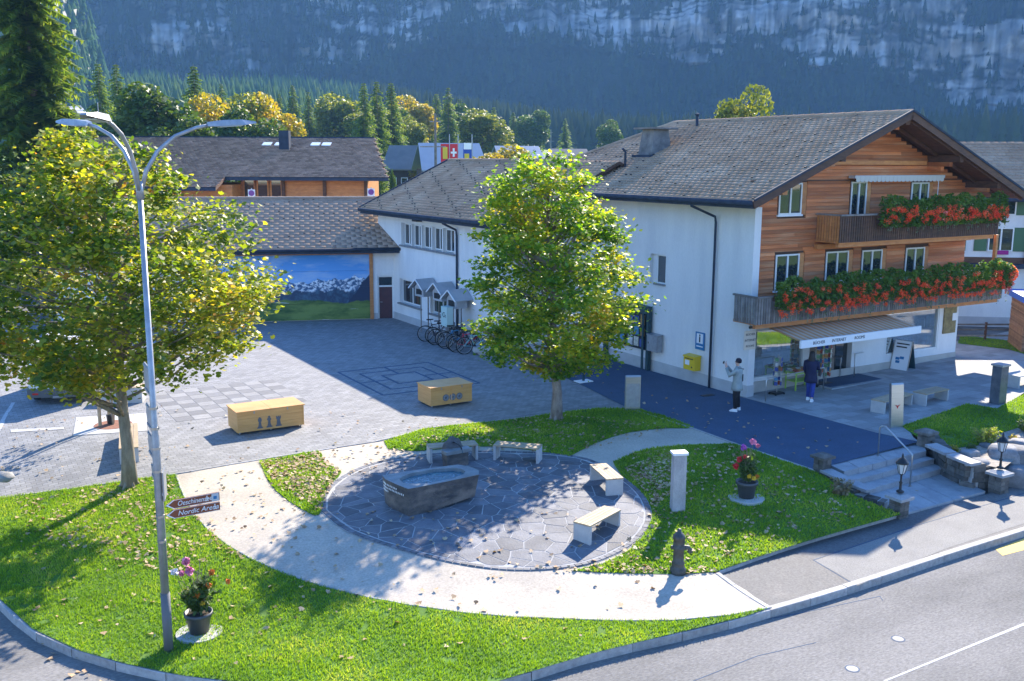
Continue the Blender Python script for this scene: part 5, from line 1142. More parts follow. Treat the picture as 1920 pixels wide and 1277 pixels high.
def rubble_wall(name,label,P,zt,zb,wd=.3,group=None,cat='wall'):
    """dry looking wall of separate stones along a polyline; zt, zb lists of heights"""
    t=thing(name,label,cat,(0,0,0),0,group); L_=[0]
    for a,b2 in zip(P,P[1:]): L_.append(L_[-1]+float(np.hypot(*(np.array(b2)-a))))
    z=min(zb); 
    while z<max(zt):
        hc=random.uniform(.11,.17); s=0
        while s<L_[-1]:
            l=random.uniform(.18,.42); e=min(s+l,L_[-1]); m_=(s+e)/2; top=np.interp(m_,L_,zt); bot=np.interp(m_,L_,zb)
            if z+hc*.5<top and z+hc>bot and e-s>.06:
                x=np.interp(m_,L_,[p[0] for p in P]); y=np.interp(m_,L_,[p[1] for p in P]); x2=np.interp(min(m_+.05,L_[-1]),L_,[p[0] for p in P])-np.interp(m_-.05,L_,[p[0] for p in P]); y2=np.interp(min(m_+.05,L_[-1]),L_,[p[1] for p in P])-np.interp(m_-.05,L_,[p[1] for p in P])
                h_=min(hc,top-z); MB().box((x,y,z+h_/2),(e-s-.012,wd+random.uniform(-.03,.05),h_-.012),math.atan2(y2,x2)+random.uniform(-.04,.04),random.uniform(.9,.98)).build('stone',M_rubble,t)
            s=e
        z+=hc
    core=MB()
    for i,(a,b2) in enumerate(zip(P,P[1:])):
        core.beam((a[0],a[1],(zb[i]+zt[i])/2-.03),(b2[0],b2[1],(zb[i+1]+zt[i+1])/2-.03),wd*.75,max(.05,(zt[i]-zb[i])*.8))
    core.build('core',M_mortar,t)
    return t
pA=G(1540,884)[:2]; pC=G(1684,966,-.5)[:2]
w1=rubble_wall('rubble_wall','low rubble wall along the lawn side of the steps',[G(1548,890)[:2],G(1600,922,-.2)[:2],pC+[-.2,.3]],[.03,-.12,-.25],[-.5,-.6,-.6],.3)
for a,b2 in (((1548,884),(1592,905)),((1592,906),(1634,922))): 
    p,q=G(*a,.04 if a[1]<900 else -.1),G(*b2,.04 if a[1]<900 else -.1); MB().beam((p[0],p[1],p[2]+.03),(q[0],q[1],q[2]+.03),.36,.07).build('coping_slab',M_tread,w1)
w2=rubble_wall('rubble_wall','rubble wall between the steps and the planted bed',[R[0]+[.25,.1],G(1780,862,0)[:2],G(1818,880,0)[:2],G(1858,905,-.4)[:2]],[.3,.25,.22,.1],[-.5,-.5,-.5,-.6],.32)
for a,b2 in (((1745,836),(1782,852)),((1784,855),(1830,872))):
    p,q=G(*a,.3),G(*b2,.27); MB().beam((p[0],p[1],.33),(q[0],q[1],.29),.4,.07).build('coping_slab',M_tread,w2)
def pier(px,py,z,h,wd,label,lamp=False,dark=False):
    g=G(px,py,z); t=thing('stone_pier',label,'pier',(g[0],g[1],z-.05),YAW+.0,'rubble stone piers beside the steps')
    zz=0
    while zz<h-.02:
        hc=min(random.uniform(.1,.15),h-zz)
        for sx in (-1,1):
            for sy in (-1,1):
                f=random.uniform(.42,.58); MB().box((sx*wd*.25,sy*wd*.25,zz+hc/2),(wd*.5-.008+random.uniform(-.01,.015),wd*.5-.008+random.uniform(-.01,.015),hc-.01),0,.97).build('stone',M_rubble,t)
        zz+=hc
    MB().box((0,0,h/2),(wd-.05,wd-.05,h)).build('core',M_mortar if not dark else M_rubble,t)
    cap=MB(); cap.box((0,0,h+.035),(wd+.14,wd+.14,.07)); cap.box((0,0,h+.10),(wd+.1,wd+.1,.06),0,.5); cap.build('cap_stone',M_rubble if dark else M_tread,t)
    return t,g
pier(1541,884,0,.42,.32,'short dark stone pier at the lawn end of the top step',dark=True)
pier(1735,836,0.02,.42,.34,'short dark stone pier at the east end of the top step',dark=True)
M_lampglass=mat('lantern_glass',(.55,.6,.62),rough=.15)
def lantern(g,z,label):
    t=thing('pier_lantern',label,'lantern',(g[0],g[1],z),YAW,'iron lanterns on the stone piers')
    MB().lathe([(.09,0),(.09,.03),(.035,.06),(.028,.2),(.045,.24),(.022,.28),(.022,.42),(.05,.45),(.05,.47)],n=12).build('post',M_dark,t,True)
    MB().lathe([(.065,.47),(.125,.72)],n=6).build('glass',M_lampglass,t)
    f=MB()
    for k in range(6): a=k*math.pi/3; f.tube([(.068*math.cos(a),.068*math.sin(a),.46),(.13*math.cos(a),.13*math.sin(a),.73)],.008,5)
    f.build('frame',M_dark,t); MB().lathe([(.155,.72),(.15,.75),(.07,.84),(.03,.87),(.02,.94),(.004,.98)],n=12).build('hood',M_dark,t); return t
t,g=pier(1684,968,-.5,.50,.34,'stone pier with pale cap carrying a lantern at the foot of the steps'); lantern(g,.12,'iron lantern on the pier between lawn and steps')
t,g=pier(1871,922,-.5,.52,.36,'stone pier with lantern beside the boulders right of the landing'); lantern(g,.14,'iron lantern on the pier in front of the boulders')
# boulders
def boulder(px,py,z,d,label,seed):
    g=G(px,py,z); b=bmesh_ico(3); V=np.array(b[0]); nz=fbm(V[:,0]*1.3+seed,V[:,1]*1.3,V[:,2]*1.3+seed,4); V=V*(.72+.6*nz)[:,None]; V=np.clip(V,-.8,.8); V=V*np.array(d)/1.5
    o=mesh_np('boulder',V,b[1],M_boulder,smooth_=False); o.location=(g[0],g[1],z+d[2]*.3); o.rotation_euler=(0,0,seed); tag(o,label,'boulder','boulders holding the planted bed'); return o
import bmesh
def bmesh_ico(n):
    b=bmesh.new(); bmesh.ops.create_icosphere(b,subdivisions=n,radius=1); b.verts.ensure_lookup_table(); r=([tuple(v.co) for v in b.verts],[tuple(v.index for v in f.verts) for f in b.faces]); b.free(); return r
for i,(px,py,z,d,lb) in enumerate(((1905,905,-.5,(.95,.8,.6),'big grey boulder right beside the lantern pier'),(1905,862,.0,(.95,.75,.45),'pale sunlit boulder on top at the right edge'),(1880,868,-.1,(.7,.7,.6),'grey boulder behind the lantern pier'),(1960,880,-.4,(1.2,1.,.75),'large boulder at the right picture edge'),(1838,880,-.1,(.5,.4,.35),'small stone on the wall corner of the bed'),(2040,850,-.4,(1.6,1.3,1.2),'boulder farther along the pavement'),(1850,842,.05,(.35,.3,.2),'flat pale stone in the gravel bed'),(1818,855,.1,(.45,.35,.2),'flat stone left in the planted bed'),(1912,838,.08,(.5,.4,.25),'rounded stone near the right edge of the bed'))): boulder(px,py,z,d,lb,i*1.7+1)
def bush(name,label,px,py,z,w_,h,n,m,size=.05,spiky=False,flowers=None):
    g=G(px,py,z); t=thing(name,label,'shrub',(g[0],g[1],z)); P=[]; stb=MB()
    for k in range(max(10,n//26)):
        a=random.random()*6.283; r=w_*random.uniform(.1,.55); e=(r*math.cos(a),r*math.sin(a),h*random.uniform(.55,1.)); stb.tube([(0,0,0),(e[0]*.4,e[1]*.4,e[2]*.55),e],[.012,.008,.004],4)
        for j in range(26):
            f=random.uniform(.25,1); P.append((e[0]*f**.8+random.gauss(0,.035),e[1]*f**.8+random.gauss(0,.035),e[2]*f+random.gauss(0,.03)))
    stb.build('stems',M_bark,t); v,f=leaves(np.array(P),size,.9,.2,QUAD*np.array([.45,1.2]) if spiky else QUAD); mesh_np('foliage',v,f,m,t); return t
bush('euphorbia_shrub','yellow green narrow leaved shrub in the gravel bed',1848,838,.05,.75,.62,900,M_decy if False else leafmat('lime_foliage',[(0,(.12,.18,.03)),(.6,(.3,.34,.05)),(1,(.5,.45,.08))],.3,2),.07,True)
bush('garden_shrub','grey green shrub with pale flowers at the right edge of the bed',1925,815,.05,.7,.55,700,M_decg,.06)
bush('garden_shrub','dry brownish shrub on the lawn beside the step wall',1573,938,-.25,.55,.55,600,leafmat('dry_foliage',[(0,(.08,.07,.03)),(.6,(.2,.16,.08)),(1,(.34,.26,.16))],.2,2),.05)
for i,(px,py,lb) in enumerate(((1880,835,'low green plant in the gravel beside the lantern'),(1900,828,'yellowish low plant right of the lantern head'),(1820,845,'grey low plant behind the rubble wall'),(1790,850,'tiny green plant at the left end of the bed'))): bush('bedding_plant',lb,px,py,.05,.3,.2,240,(M_decg,M_decy)[i%2],.04)
# step handrail
hr_=thing('handrail','bent steel handrail standing on the stone steps','handrail',(0,0,0)); a=G(1646,856,0); b2=G(1706,912,-.45); 
MB().tube([(a[0],a[1],0),(a[0],a[1],.82),(a[0]+.04,a[1]-.03,.88),(a[0]+.12,a[1]-.09,.88),(b2[0],b2[1],.42),(b2[0],b2[1],.36),(b2[0],b2[1],-.45)],.022,8).build('rail_tube',M_steel,hr_,True)
for p in ((a[0],a[1],.005),(b2[0],b2[1],-.45)): MB().lathe([(.05,0),(.05,.012)],p,12).build('base_plate',M_steel,hr_)
# ================================================================ FURNITURE
def bench(px0,py0,px1,py1,w_,h,label,group,h_=hh,slats=5,legm=None,seatm=None,sink=.06):
    a,b2=Gt(px0,py0,h_),Gt(px1,py1,h_); d=b2-a; L_=math.hypot(d[0],d[1]); ang=math.atan2(d[1],d[0]); c=(a+b2)/2; z=min(a[2],b2[2])
    t=thing('bench',label,'bench',(c[0],c[1],z+.01),ang,group); dz=abs(a[2]-b2[2])
    for s in (-1,1): bx('leg',legm or M_conc,t,(s*(L_/2-.02)-.035 if s>0 else -L_/2+.02-.035,-w_/2+.01,-sink),(s*(L_/2-.02)+.035 if s>0 else -L_/2+.02+.035,w_/2-.01,h-.035))
    for k in range(slats):
        y=-w_/2+w_*(k+.5)/slats; bx('slat',seatm or M_bench,t,(-L_/2-.02,y-w_/slats/2+.004,h-.034),(L_/2+.02,y+w_/slats/2-.004,h))
    bx('frame',M_galv,t,(-L_/2+.06,-.03,h-.075),(L_/2-.06,.03,h-.036)); return t
gb='benches round the fountain circle'
bench(1091,1018,1147,982,.45,.44,'pale slatted bench in full sun on the right rim of the flagstone circle',gb)
bench(1152,930,1121,900,.45,.44,'slatted bench in half shade nearest the asphalt way side of the circle',gb)
bench(804,866,892,859,.45,.44,'shaded bench directly behind the fountain spout stone',gb)
bench(930,860,1012,867,.45,.44,'shaded bench right of the fountain spout, under the maple shadow',gb)
gc='benches on the forecourt'
bench(1645,775,1697,758,.5,.42,'low slatted bench half hidden by the steel information post',gc,hf); bench(1723,760,1765,749,.5,.42,'low slatted bench right of the steel information post, before the lawn',gc,hf)
bench(1895,727,1960,712,.6,.45,'pale stone bench in the sun at the right edge behind the stone pillar',None,hf,slats=1,seatm=M_conc)
bench(243,868,243,818,.5,.42,'slatted bench standing lengthways behind the left maple trunk',None,hh,slats=4)
def boxy(px,py,L_,W_,h,label,icon):
    g=Gt(px,py); t=thing('game_chest',label,'chest',(g[0],g[1],g[2]+.0),YAW)  # corner = front left
    e=.07; b=MB()
    n=2
    [bx('front_board',M_ply,t,(q*L_/2+.002,0,e+k*(h-e)/3+.002),((q+1)*L_/2-.002,.022,e+(k+1)*(h-e)/3-.002)) for k in range(3) for q in range(2)]; bx('back_board',M_ply,t,(0,W_-.022,e),(L_,W_,h)); bx('end_board',M_ply,t,(0.001,.0225,e),(.022,W_-.0225,h-.001)); bx('end_board',M_ply,t,(L_-.022,.0225,e),(L_-.001,W_-.0225,h-.001)); bx('floor_board',M_ply,t,(.023,.023,e),(L_-.023,W_-.023,e+.02))
    [bx('lid_board',M_ply,t,(-.03+q*(L_/2+.03)+.003*q,-.035+k*(W_+.065)/3+.001,h+.002),(L_/2-.003+q*(L_/2+.033),-.035+(k+1)*(W_+.065)/3-.002,h+.03)) for k in range(3) for q in range(2)]
    for x in (.0,L_-.045): bx('corner_strip',M_ply,t,(x,-.012,e),(x+.045,-.0005,h-.002))
    bx('middle_strip',M_ply,t,(L_/2-.02,-.010,e),(L_/2+.02,-.0005,h-.002))
    for x in (.08,L_/2,L_-.08):
        for y in (.08,W_-.08): MB().tube([(x-.012,y,.035),(x+.012,y,.035)],.035,10).build('castor',M_galv,t)
    for x in (L_*.25,L_*.75): bx('latch',M_galv,t,(x-.015,-.03,h-.07),(x+.015,-.0125,h-.0))
    M_ic=MATS.get('grey_stencil') or mat('grey_stencil',(.12,.125,.14),rough=.7)
    sc=h*.5
    def shp(pts,cx,nm): 
        z0=e+.06; MB().hull([(cx+sg*x*sc,-.004,z0+y*sc) for sg,x,y in [(1,x,y) for x,y in pts]+[(-1,x,y) for x,y in reversed(pts)]],(0,-.008,0)).build(nm,M_ic,t)
    if icon=='chess':
        bish=[(.26,0),(.26,.1),(.17,.14),(.11,.35),(.09,.6),(.17,.64),(.15,.69),(.17,.78),(.13,.9),(.03,1.0)]
        king=[(.27,0),(.27,.1),(.18,.14),(.11,.38),(.10,.62),(.18,.67),(.18,.76),(.13,.86),(.04,.90),(.1,.93),(.1,.98),(.04,1.03)]
        rook=[(.27,0),(.27,.1),(.19,.15),(.13,.6),(.2,.68),(.22,.92),(.13,.92),(.12,.86),(.05,.86),(.05,.92)]
        for k,(p_,nm) in enumerate(((bish,'bishop_emblem'),(king,'king_emblem'),(rook,'rook_emblem'))): shp(p_,L_*(.33+.14*k),nm)
    else:
        for k in range(3):
            cx=L_*(.36+.165*k); ci=MB().lathe([(.115,0),(.115,.008)],n=24).build('disc_emblem',M_ic,t,loc=(cx,-.001,h*.45)); ci.rotation_euler=(math.pi/2,0,0)
            r_=MB()
            for rr_ in (.085,.055): r_.tube([(rr_*math.cos(j*.2618),rr_*math.sin(j*.2618),.01) for j in range(25)],.004,4)
            q=r_.build('disc_ring',M_lightgrey,t,loc=(cx,-.001,h*.45)); q.rotation_euler=(math.pi/2,0,0)
    return t
boxy(446,817,2.02,1.02,.68,'pine chest on castors with three grey chess pieces on its front','chess')
boxy(808,766,1.52,.98,.66,'pine chest on castors with three grey discs on its front, half in shadow','mill')
# ---- fountain
fb_=Gt(770,968); fz=float(fb_[2]); fr_=G(899,941,fz)
u_=(fr_-fb_); Lf=math.hypot(u_[0],u_[1]); fang=math.atan2(u_[1],u_[0])
ft=thing('stone_fountain','massive hewn grey stone trough full of rippling water in the middle of the circle','fountain',(fb_[0]-.02,fb_[1]-.08,fz+.0),fang)
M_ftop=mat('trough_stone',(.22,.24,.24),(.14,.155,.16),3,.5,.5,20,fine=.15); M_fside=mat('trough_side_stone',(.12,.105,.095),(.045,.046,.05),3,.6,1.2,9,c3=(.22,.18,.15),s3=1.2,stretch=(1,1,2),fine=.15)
Wf,hf_=1.22,.68
outer=[(-.02,0),(.6,.0),(1.3,.02),(Lf+.05,.06),(Lf+.22,.35),(Lf+.16,.75),(Lf+.0,1.0),(1.2,1.1),(.5,1.18),(-.1,1.2),(-.16,.9),(-.1,.4)]
bot=[(.0,.02),(.6,.04),(1.3,.08),(Lf-.02,.14),(Lf+.1,.36),(Lf+.06,.72),(Lf-.08,.95),(1.2,1.05),(.5,1.12),(-.06,1.15),(-.11,.88),(-.06,.4)]
botz=[.0,.02,.10,.13,.12,.1,.08,0,0,0,0,0]
nI=12; inn=[(Lf*.5+.0+math.cos(a)*(Lf*.5-.06),.58+math.sin(a)*.47) for a in [math.atan2(p[1]-.58,(p[0]-Lf*.5)*.7) for p in outer]]
V=[(x,y,z) for (x,y),z in zip(bot,botz)]+[(x,y,hf_) for x,y in outer]+[(x,y,hf_-.005) for x,y in inn]+[(x*.94+.05,.58+(y-.58)*.85,hf_-.4) for x,y in inn]
fs=[];mi=[]
for k in range(12):
    j=(k+1)%12; fs.append((k,j,12+j,12+k)); mi.append(1); fs.append((12+k,12+j,24+j,24+k)); mi.append(0); fs.append((24+k,24+j,36+j,36+k)); mi.append(0)
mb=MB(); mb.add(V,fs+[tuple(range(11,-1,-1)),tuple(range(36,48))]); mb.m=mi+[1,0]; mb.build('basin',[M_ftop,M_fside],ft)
M_water=mat('fountain_water',(.02,.10,.14),(.03,.14,.19),5,.04,0); b_=M_water.node_tree.nodes['Principled BSDF']; b_.inputs['Specular IOR Level'].default_value=1.; nn_=M_water.node_tree
t2=nn_.nodes.new('ShaderNodeTexNoise'); t2.inputs['Scale'].default_value=14; t2.inputs['Detail'].default_value=2; t2.inputs['Distortion'].default_value=1.2; bp=nn_.nodes.new('ShaderNodeBump'); bp.inputs['Distance'].default_value=.03; bp.inputs['Strength'].default_value=1; nn_.links.new(t2.outputs[0],bp.inputs['Height']); nn_.links.new(bp.outputs[0],b_.inputs['Normal'])
MB().add([(x,.58+(y-.58)*.98,hf_-.085) for x,y in inn],[tuple(range(12))]).build('water',M_water,ft)
for r_,(n_,x0) in enumerate(((11,.06),(15,.06),(5,.06))):   # three rows of white inscription on the short end
    for k in range(n_):
        y=1.08-k*.062-.02*(r_>0); xq=np.interp(y,[0,.4,.9,1.2],[-.02,-.1,-.16,-.1])-.004; zq=hf_-.09-.075*r_
        MB().add([(xq,y,zq-.045),(xq,y-.042,zq-.045),(xq,y-.042,zq),(xq,y,zq)],[(0,1,2,3)]).build('inscription_mark',M_white,ft)
    for k in range(0):
        y=1.05-k*.105-.03*(r_>0); bx('inscription_mark',M_white,ft,(-.145+.10*abs(y-.55)*0,0,0),(0,0,0)) if False else MB().add([(-.175+ (.10 if y<.4 else .0)+ .02,y,hf_-.12-.085*r_),(-.175+(.10 if y<.4 else .0)+.02,y-.075,hf_-.12-.085*r_),(-.165+(.10 if y<.4 else .0)+.02,y-.075,hf_-.07-.085*r_),(-.165+(.10 if y<.4 else .0)+.02,y,hf_-.07-.085*r_)],[(0,1,2,3)]).build('inscription_mark',M_white,ft)
g=Gt(853,872); ss=thing('spout_stone','rough upright spring stone with a stone ledge behind the trough','fountain stone',(g[0],g[1],g[2]),fang)
b=bmesh_ico(3); V=np.array(b[0]); V=V*(.75+.5*fbm(V[:,0]*2+3,V[:,1]*2,V[:,2]*2,4))[:,None]; V=V*np.array([.34,.24,.40])+np.array([0,.12,.33]); mesh_np('rock',V,b[1],M_fside,ss)
bx('ledge_slab',M_ftop,ss,(-.42,-.30,.40),(.36,-.02,.49)); bx('ledge_support',M_fside,ss,(-.34,-.2,-.1),(.3,.05,.398)); MB().tube([(-.05,.1,.62),(-.05,-.15,.66),(-.05,-.4,.62),(-.05,-.46,.56)],.02,8).build('spout_pipe',M_dark,ss,True)
MB().tube([(-.05,-.46,.56),(-.05,-.52,.47)],.008,5).build('water_jet',M_water,ss)
# ---- stone pillars and steel posts
def pillar(px,py,h,w_,d,label,m,hfun,rz=YAW,capm=None):
    g=Gt(px,py,hfun); t=thing('stone_pillar',label,'pillar',(g[0],g[1],g[2]),rz)
    MB().box((0,0,h/2-.05),(w_,d,h+.1),0,.97).build('shaft',m,t); bx('cap_slab',capm or m,t,(-w_*.58,-d*.62,h),(w_*.58,d*.62,h+.06)); return t
M_marble=mat('veined_marble',(.42,.41,.42),(.27,.26,.28),3.5,.55,.3,stretch=(1,1,.45),rot=.6,fine=.15,c3=(.5,.49,.5),s3=2)
pillar(1270,957,1.38,.31,.22,'grey veined stone pillar with a white cap on the slope lawn',M_marble,hh,.15,M_white)
pillar(1870,757,1.28,.4,.34,'dark polished stone pillar at the forecourt corner of the east lawn',mat('polished_granite',(.13,.14,.16),(.08,.09,.11),4,.25,0,fine=.2),hf,YAW,M_galv)
def steel_post(px,py,h,w_,label,hfun,arrow=False,rz=.15,back=0):
    g=Gt(px,py,hfun); t=thing('steel_post',label,'information post',(g[0],g[1],g[2]),rz)
    b=MB(); pr=[(-w_/2,0),(w_/2,0),(w_/2,.12),(-w_/2,.12)]
    b.hull([(x,y+back*.0,0) for x,y in pr],(0,back,h)); b.build('post_body',M_steel,t)
    MB().hull([(-w_/2,back,h+.001),(-w_/2,back+.03,h+.05),(-w_/2,back+.12,h+.02),(-w_/2,back+.12,h+.001)],(w_,0,0)).build('post_cap',M_steel,t); bx('base_plate',M_galv,t,(-w_/2-.05,-.05,0),(w_/2+.05,.17,.02))
    if arrow: MB().hull([(-.1,-.006+back*.55,h*.55),(0,-.006+back*.55,h*.52),(.1,-.006+back*.55,h*.55),(.03,-.006+back*.55,h*.5),(0,-.006+back*.55,h*.44),(-.03,-.006+back*.55,h*.5)],(0,-.006,0)).build('red_emblem',mat('emblem_red',(.55,.03,.03),rough=.5),t)
    else: bx('info_panel',M_galv,t,(-w_/2+.03,-.006,h*.1),(w_/2-.03,-.0005,h*.8))
    return t
steel_post(1186,770,1.12,.5,'brushed steel information post with rounded top at the end of the tree lawn',hf,rz=.1); steel_post(1682,803,1.32,.42,'leaning brushed steel post with a small red emblem beside the east lawn',hf,True,rz=.25,back=.12)
# ---- hydrant
g=Gt(1271,1074); hy=thing('hydrant','old dark green cast iron hydrant on the lawn edge by the pale path','hydrant',g,0); M_iron=mat('weathered_iron',(.10,.105,.10),(.05,.055,.05),8,.5,.5,metal=.4,fine=.2)
MB().lathe([(.17,-.05),(.17,.1),(.135,.14),(.125,.2),(.14,.23),(.115,.26),(.11,.5),(.135,.53),(.135,.58),(.12,.6),(.115,.74),(.14,.76),(.12,.82),(.07,.88),(.045,.9),(.045,.95),(.02,.97)],n=16).build('body',M_iron,hy,True)
MB().tube([(.08,0,.56),(.2,-.02,.56),(.23,-.02,.5)],[.06,.05,.055],10).build('outlet',M_iron,hy); MB().tube([(-.08,0,.56),(-.16,0,.56)],[.05,.045],10).build('outlet_cap',M_iron,hy); MB().tube([(.23,-.02,.5),(.23,-.02,.46)],.06,6).build('nozzle',M_iron,hy)
# ---- flower pots on round slabs
M_pot=mat('grey_plastic_pot',(.075,.08,.085),(.055,.06,.065),3,.45)
M_pf={k:mat('petals_'+k,c,rough=.7) for k,c in dict(pink=(.7,.22,.35),white=(.75,.72,.7),orange=(.75,.25,.03),red=(.6,.03,.03),yellow=(.75,.5,.03),violet=(.35,.08,.4)).items()}
def flowerpot(px,py,label,r,h,plant_h,blooms,foln,hfun=hh):
    g=Gt(px,py,hfun); t=thing('flower_pot',label,'flower pot',(g[0],g[1],g[2]+.03)); s=MB().lathe([(r*1.75,-.06),(r*1.75,.01)],n=28).build('round_slab',M_conc,t); 
    MB().lathe([(r*.72,.012),(r*.95,h*.82),(r*1.08,h*.84),(r*1.08,h),(r*.98,h),(r*.92,h*.86),(.0,h*.86)],n=24).build('pot',M_pot,t,True); MB().lathe([(r*.9,h*.87),(r*.88,h*.885)],n=20).build('soil',M_black_soil,t)
    P=[];sb=MB();tips=[]
    for k in range(foln//40):
        a=random.random()*6.283; rr_=random.uniform(.05,1)*plant_h*.42; e=(rr_*math.cos(a),rr_*math.sin(a),h+plant_h*random.uniform(.35,.95)); sb.tube([(0,0,h*.88),(e[0]*.35,e[1]*.35,h+e[2]*.3),e],[.009,.007,.004],4); tips.append(e)
        for j in range(40):
            f=random.uniform(.12,.8); P.append((e[0]*f+random.gauss(0,.05),e[1]*f+random.gauss(0,.05),h+(e[2]-h)*f**1.1+random.gauss(0,.03)))
    sb.build('stems',M_bark,t); v,f=leaves(np.array(P),.065,.9,.2,QUAD*np.array([.7,1.2])); mesh_np('foliage',v,f,M_decg,t)
    for c,(x,y,z),rs in blooms:
        pv=[]
        for k in range(70):
            d=Vector((random.gauss(0,1),random.gauss(0,1),random.gauss(0,1)+.3)).normalized()*rs*random.uniform(.5,1); pv.append((x+d.x,y+d.y,z+d.z))
        v,f=leaves(np.array(pv),rs*.75,1.,.3,QUAD); mesh_np('flower_head',v,f,M_pf[c],t); MB().tube([(x*.3,y*.3,h),(x,y,z)],.005,4).build('flower_stalk',M_geran,t)
    return t
flowerpot(374,1188,'grey pot with pink dahlias and orange flowers on a round slab beside the lamp post',.235,.40,.95,[('pink',(-.16,0,1.36),.07),('pink',(-.1,-.05,1.2),.075),('pink',(-.26,.02,1.12),.05),('white',(-.38,.0,1.15),.06),('orange',(.28,.0,1.15),.05),('orange',(.24,-.05,.92),.05),('orange',(.02,-.1,.76),.06),('orange',(.55,.05,.95),.045),('yellow',(.12,-.1,.6),.04)],1300)
flowerpot(1399,935,'dark pot with red, pink and yellow flowers on the shaded slope lawn',.25,.42,.95,[('pink',(.1,.0,1.4),.07),('violet',(-.12,0,1.25),.07),('red',(-.2,0,.95),.07),('red',(-.3,-.05,.8),.07),('yellow',(.0,-.2,.6),.05),('yellow',(.12,-.2,.55),.05),('orange',(.2,-.15,.58),.05),('red',(-.1,-.1,1.05),.05),('pink',(.22,.0,1.3),.05)],1200)
# ---- lamp post with three arms
LPx,LPy,LPz=-5.99,15.96,-.4; LPz=float(hh(LPx,LPy)); lp=thing('street_lamp','tall grey street lamp post with three curved arms on the front lawn','street lamp',(LPx,LPy,LPz)); 
z0=-LPz
MB().tube([(0,0,-.2),(0,0,1.1)],.08,14).build('pole_sleeve',mat('sleeve_grey',(.12,.125,.13),rough=.6),lp,True)
MB().tube([(0,0,1.05),(0,0,3.9),(0,0,3.95),(0,0,7.95)],[.07,.068,.055,.042],14).build('pole',M_galv,lp,True)
MB().tube([(0,0,7.86),(0,0,8.14)],.06,12).build('collar',M_galv,lp,True)
for k,(ad,L_) in enumerate(((30,1.42),(150,1.42),(270,1.42))):
    a=math.radians(ad); ca,sa=math.cos(a),math.sin(a); pts=[(ca*L_*f,sa*L_*f,8.0+z) for f,z in ((.02,0),(.08,.3),(.22,.62),(.42,.86),(.66,1.0),(.85,1.06))]
    arm=MB().tube(pts,[.037,.036,.034,.032,.03,.028],10).build('arm',M_galv,lp,True)
    d=Vector((ca,sa,.06)).normalized(); s=Vector((-sa,ca,0)); o0=Vector(pts[-1])-d*.1; u=Vector((0,0,1))
    def P_(l,w_,h): return o0+d*l+s*w_+u*h
    hd=MB(); hd.add([P_(0,-.06,-.03),P_(0,.06,-.03),P_(.2,.15,-.04),P_(.62,.13,-.03),P_(.82,.05,-.01),P_(.82,-.05,-.01),P_(.62,-.13,-.03),P_(.2,-.15,-.04)]+[P_(0.02,-.05,.04),P_(.02,.05,.04),P_(.22,.12,.06),P_(.55,.1,.06),P_(.8,.04,.02),P_(.8,-.04,.02),P_(.55,-.1,.06),P_(.22,-.12,.06)],[tuple(range(7,-1,-1)),tuple(range(8,16))]+[(i,(i+1)%8,8+(i+1)%8,8+i) for i in range(8)]); h_=hd.build('lamp_head',M_galv,lp)
    lh=MB(); lh.add([P_(.2,-.09,-.045),P_(.58,-.08,-.036),P_(.58,.08,-.036),P_(.2,.09,-.045),P_(.2,-.09,-.055),P_(.58,-.08,-.046),P_(.58,.08,-.046),P_(.2,.09,-.055)],[(3,2,1,0),(4,5,6,7),(0,1,5,4),(1,2,6,5),(2,3,7,6),(3,0,4,7)]); lh.build('lens',M_lampglass,h_)
    if k==2: MB().tube([P_(.3,0,.05),P_(.3,0,.22)],.006,5).build('bird_spike',M_galv,h_)
for z in (2.05,2.5,3.3,3.7,4.05,4.4): MB().lathe([(.076,-.02),(.076,.02)],(0,0,z),14).build('clamp_band',M_steel,lp)
# brown direction signs
M_brown=mat('sign_brown',(.26,.07,.028),(.21,.055,.024),3,.45)
sd=math.atan2(.55,.84); 
def dirsign(z,txt,label,right,size):
    t=thing('direction_sign',label,'direction sign',(LPx+.12*math.cos(sd),LPy+.12*math.sin(sd)-.06,z),sd,'brown direction signs on the lamp post')
    L_=.92; t.rotation_euler=(0,0,sd); h=.155
    MB().hull([(0,0,h/2),(.13,0,0),(L_,0,0),(L_,0,h),(.13,0,h)],(0,.02,0)).build('board',M_brown,t)
    MB().hull([(.0,-.003,h/2),(.13,-.003,h),(.155,-.003,h),(.04,-.003,h/2),(.155,-.003,0),(.13,-.003,0)],(0,-.002,0)).build('chevron',M_white,t)
    for zz in (0.004,h-.008): bx('border_line',M_white,t,(.13,-.004,zz),(L_,-.0005,zz+.005))
    text('lettering',txt,size,M_white,t,(.19,-.004,h*.5),(math.pi/2,0,0),.002,shear=.25,bold=.0,squash=.84 if txt[0]=='O' else 1); return t
ts=dirsign(2.10,'Oeschinensee','upper brown arrow sign reading Oeschinensee with a walker and a picture square',1,.125)
def walker(t,x,z,s,nm):
    b=MB(); P=lambda a,c:(x+a*s,-.006,z+c*s); b.lathe([(.0,0),(.12*s,.0)],(0,0,0),3) if False else None
    for a,c in (((0,.75),(0,.35)),((0,.35),(.2,0)),((0,.35),(-.22,.02)),((0,.68),(.24,.45)),((0,.68),(-.2,.5))): b.beam(P(*a),P(*c),.008,.1*s)
    b.beam(P(0,.8),P(0,1.),.008,.18*s); b.build(nm,M_white,t)
walker(ts,.70,.03,.1,'walker_symbol'); bx('picture_square',M_lightgrey,ts,(.78,-.006,.012),(.905,-.001,.143)); bx('picture_lake',MATS['sign_blue'],ts,(.81,-.008,.045),(.87,-.0061,.10))
ts=dirsign(1.925,'Nordic Arena','lower brown arrow sign reading Nordic Arena with a skier symbol',1,.125); walker(ts,.83,.03,.1,'skier_symbol'); ts.children[0].name
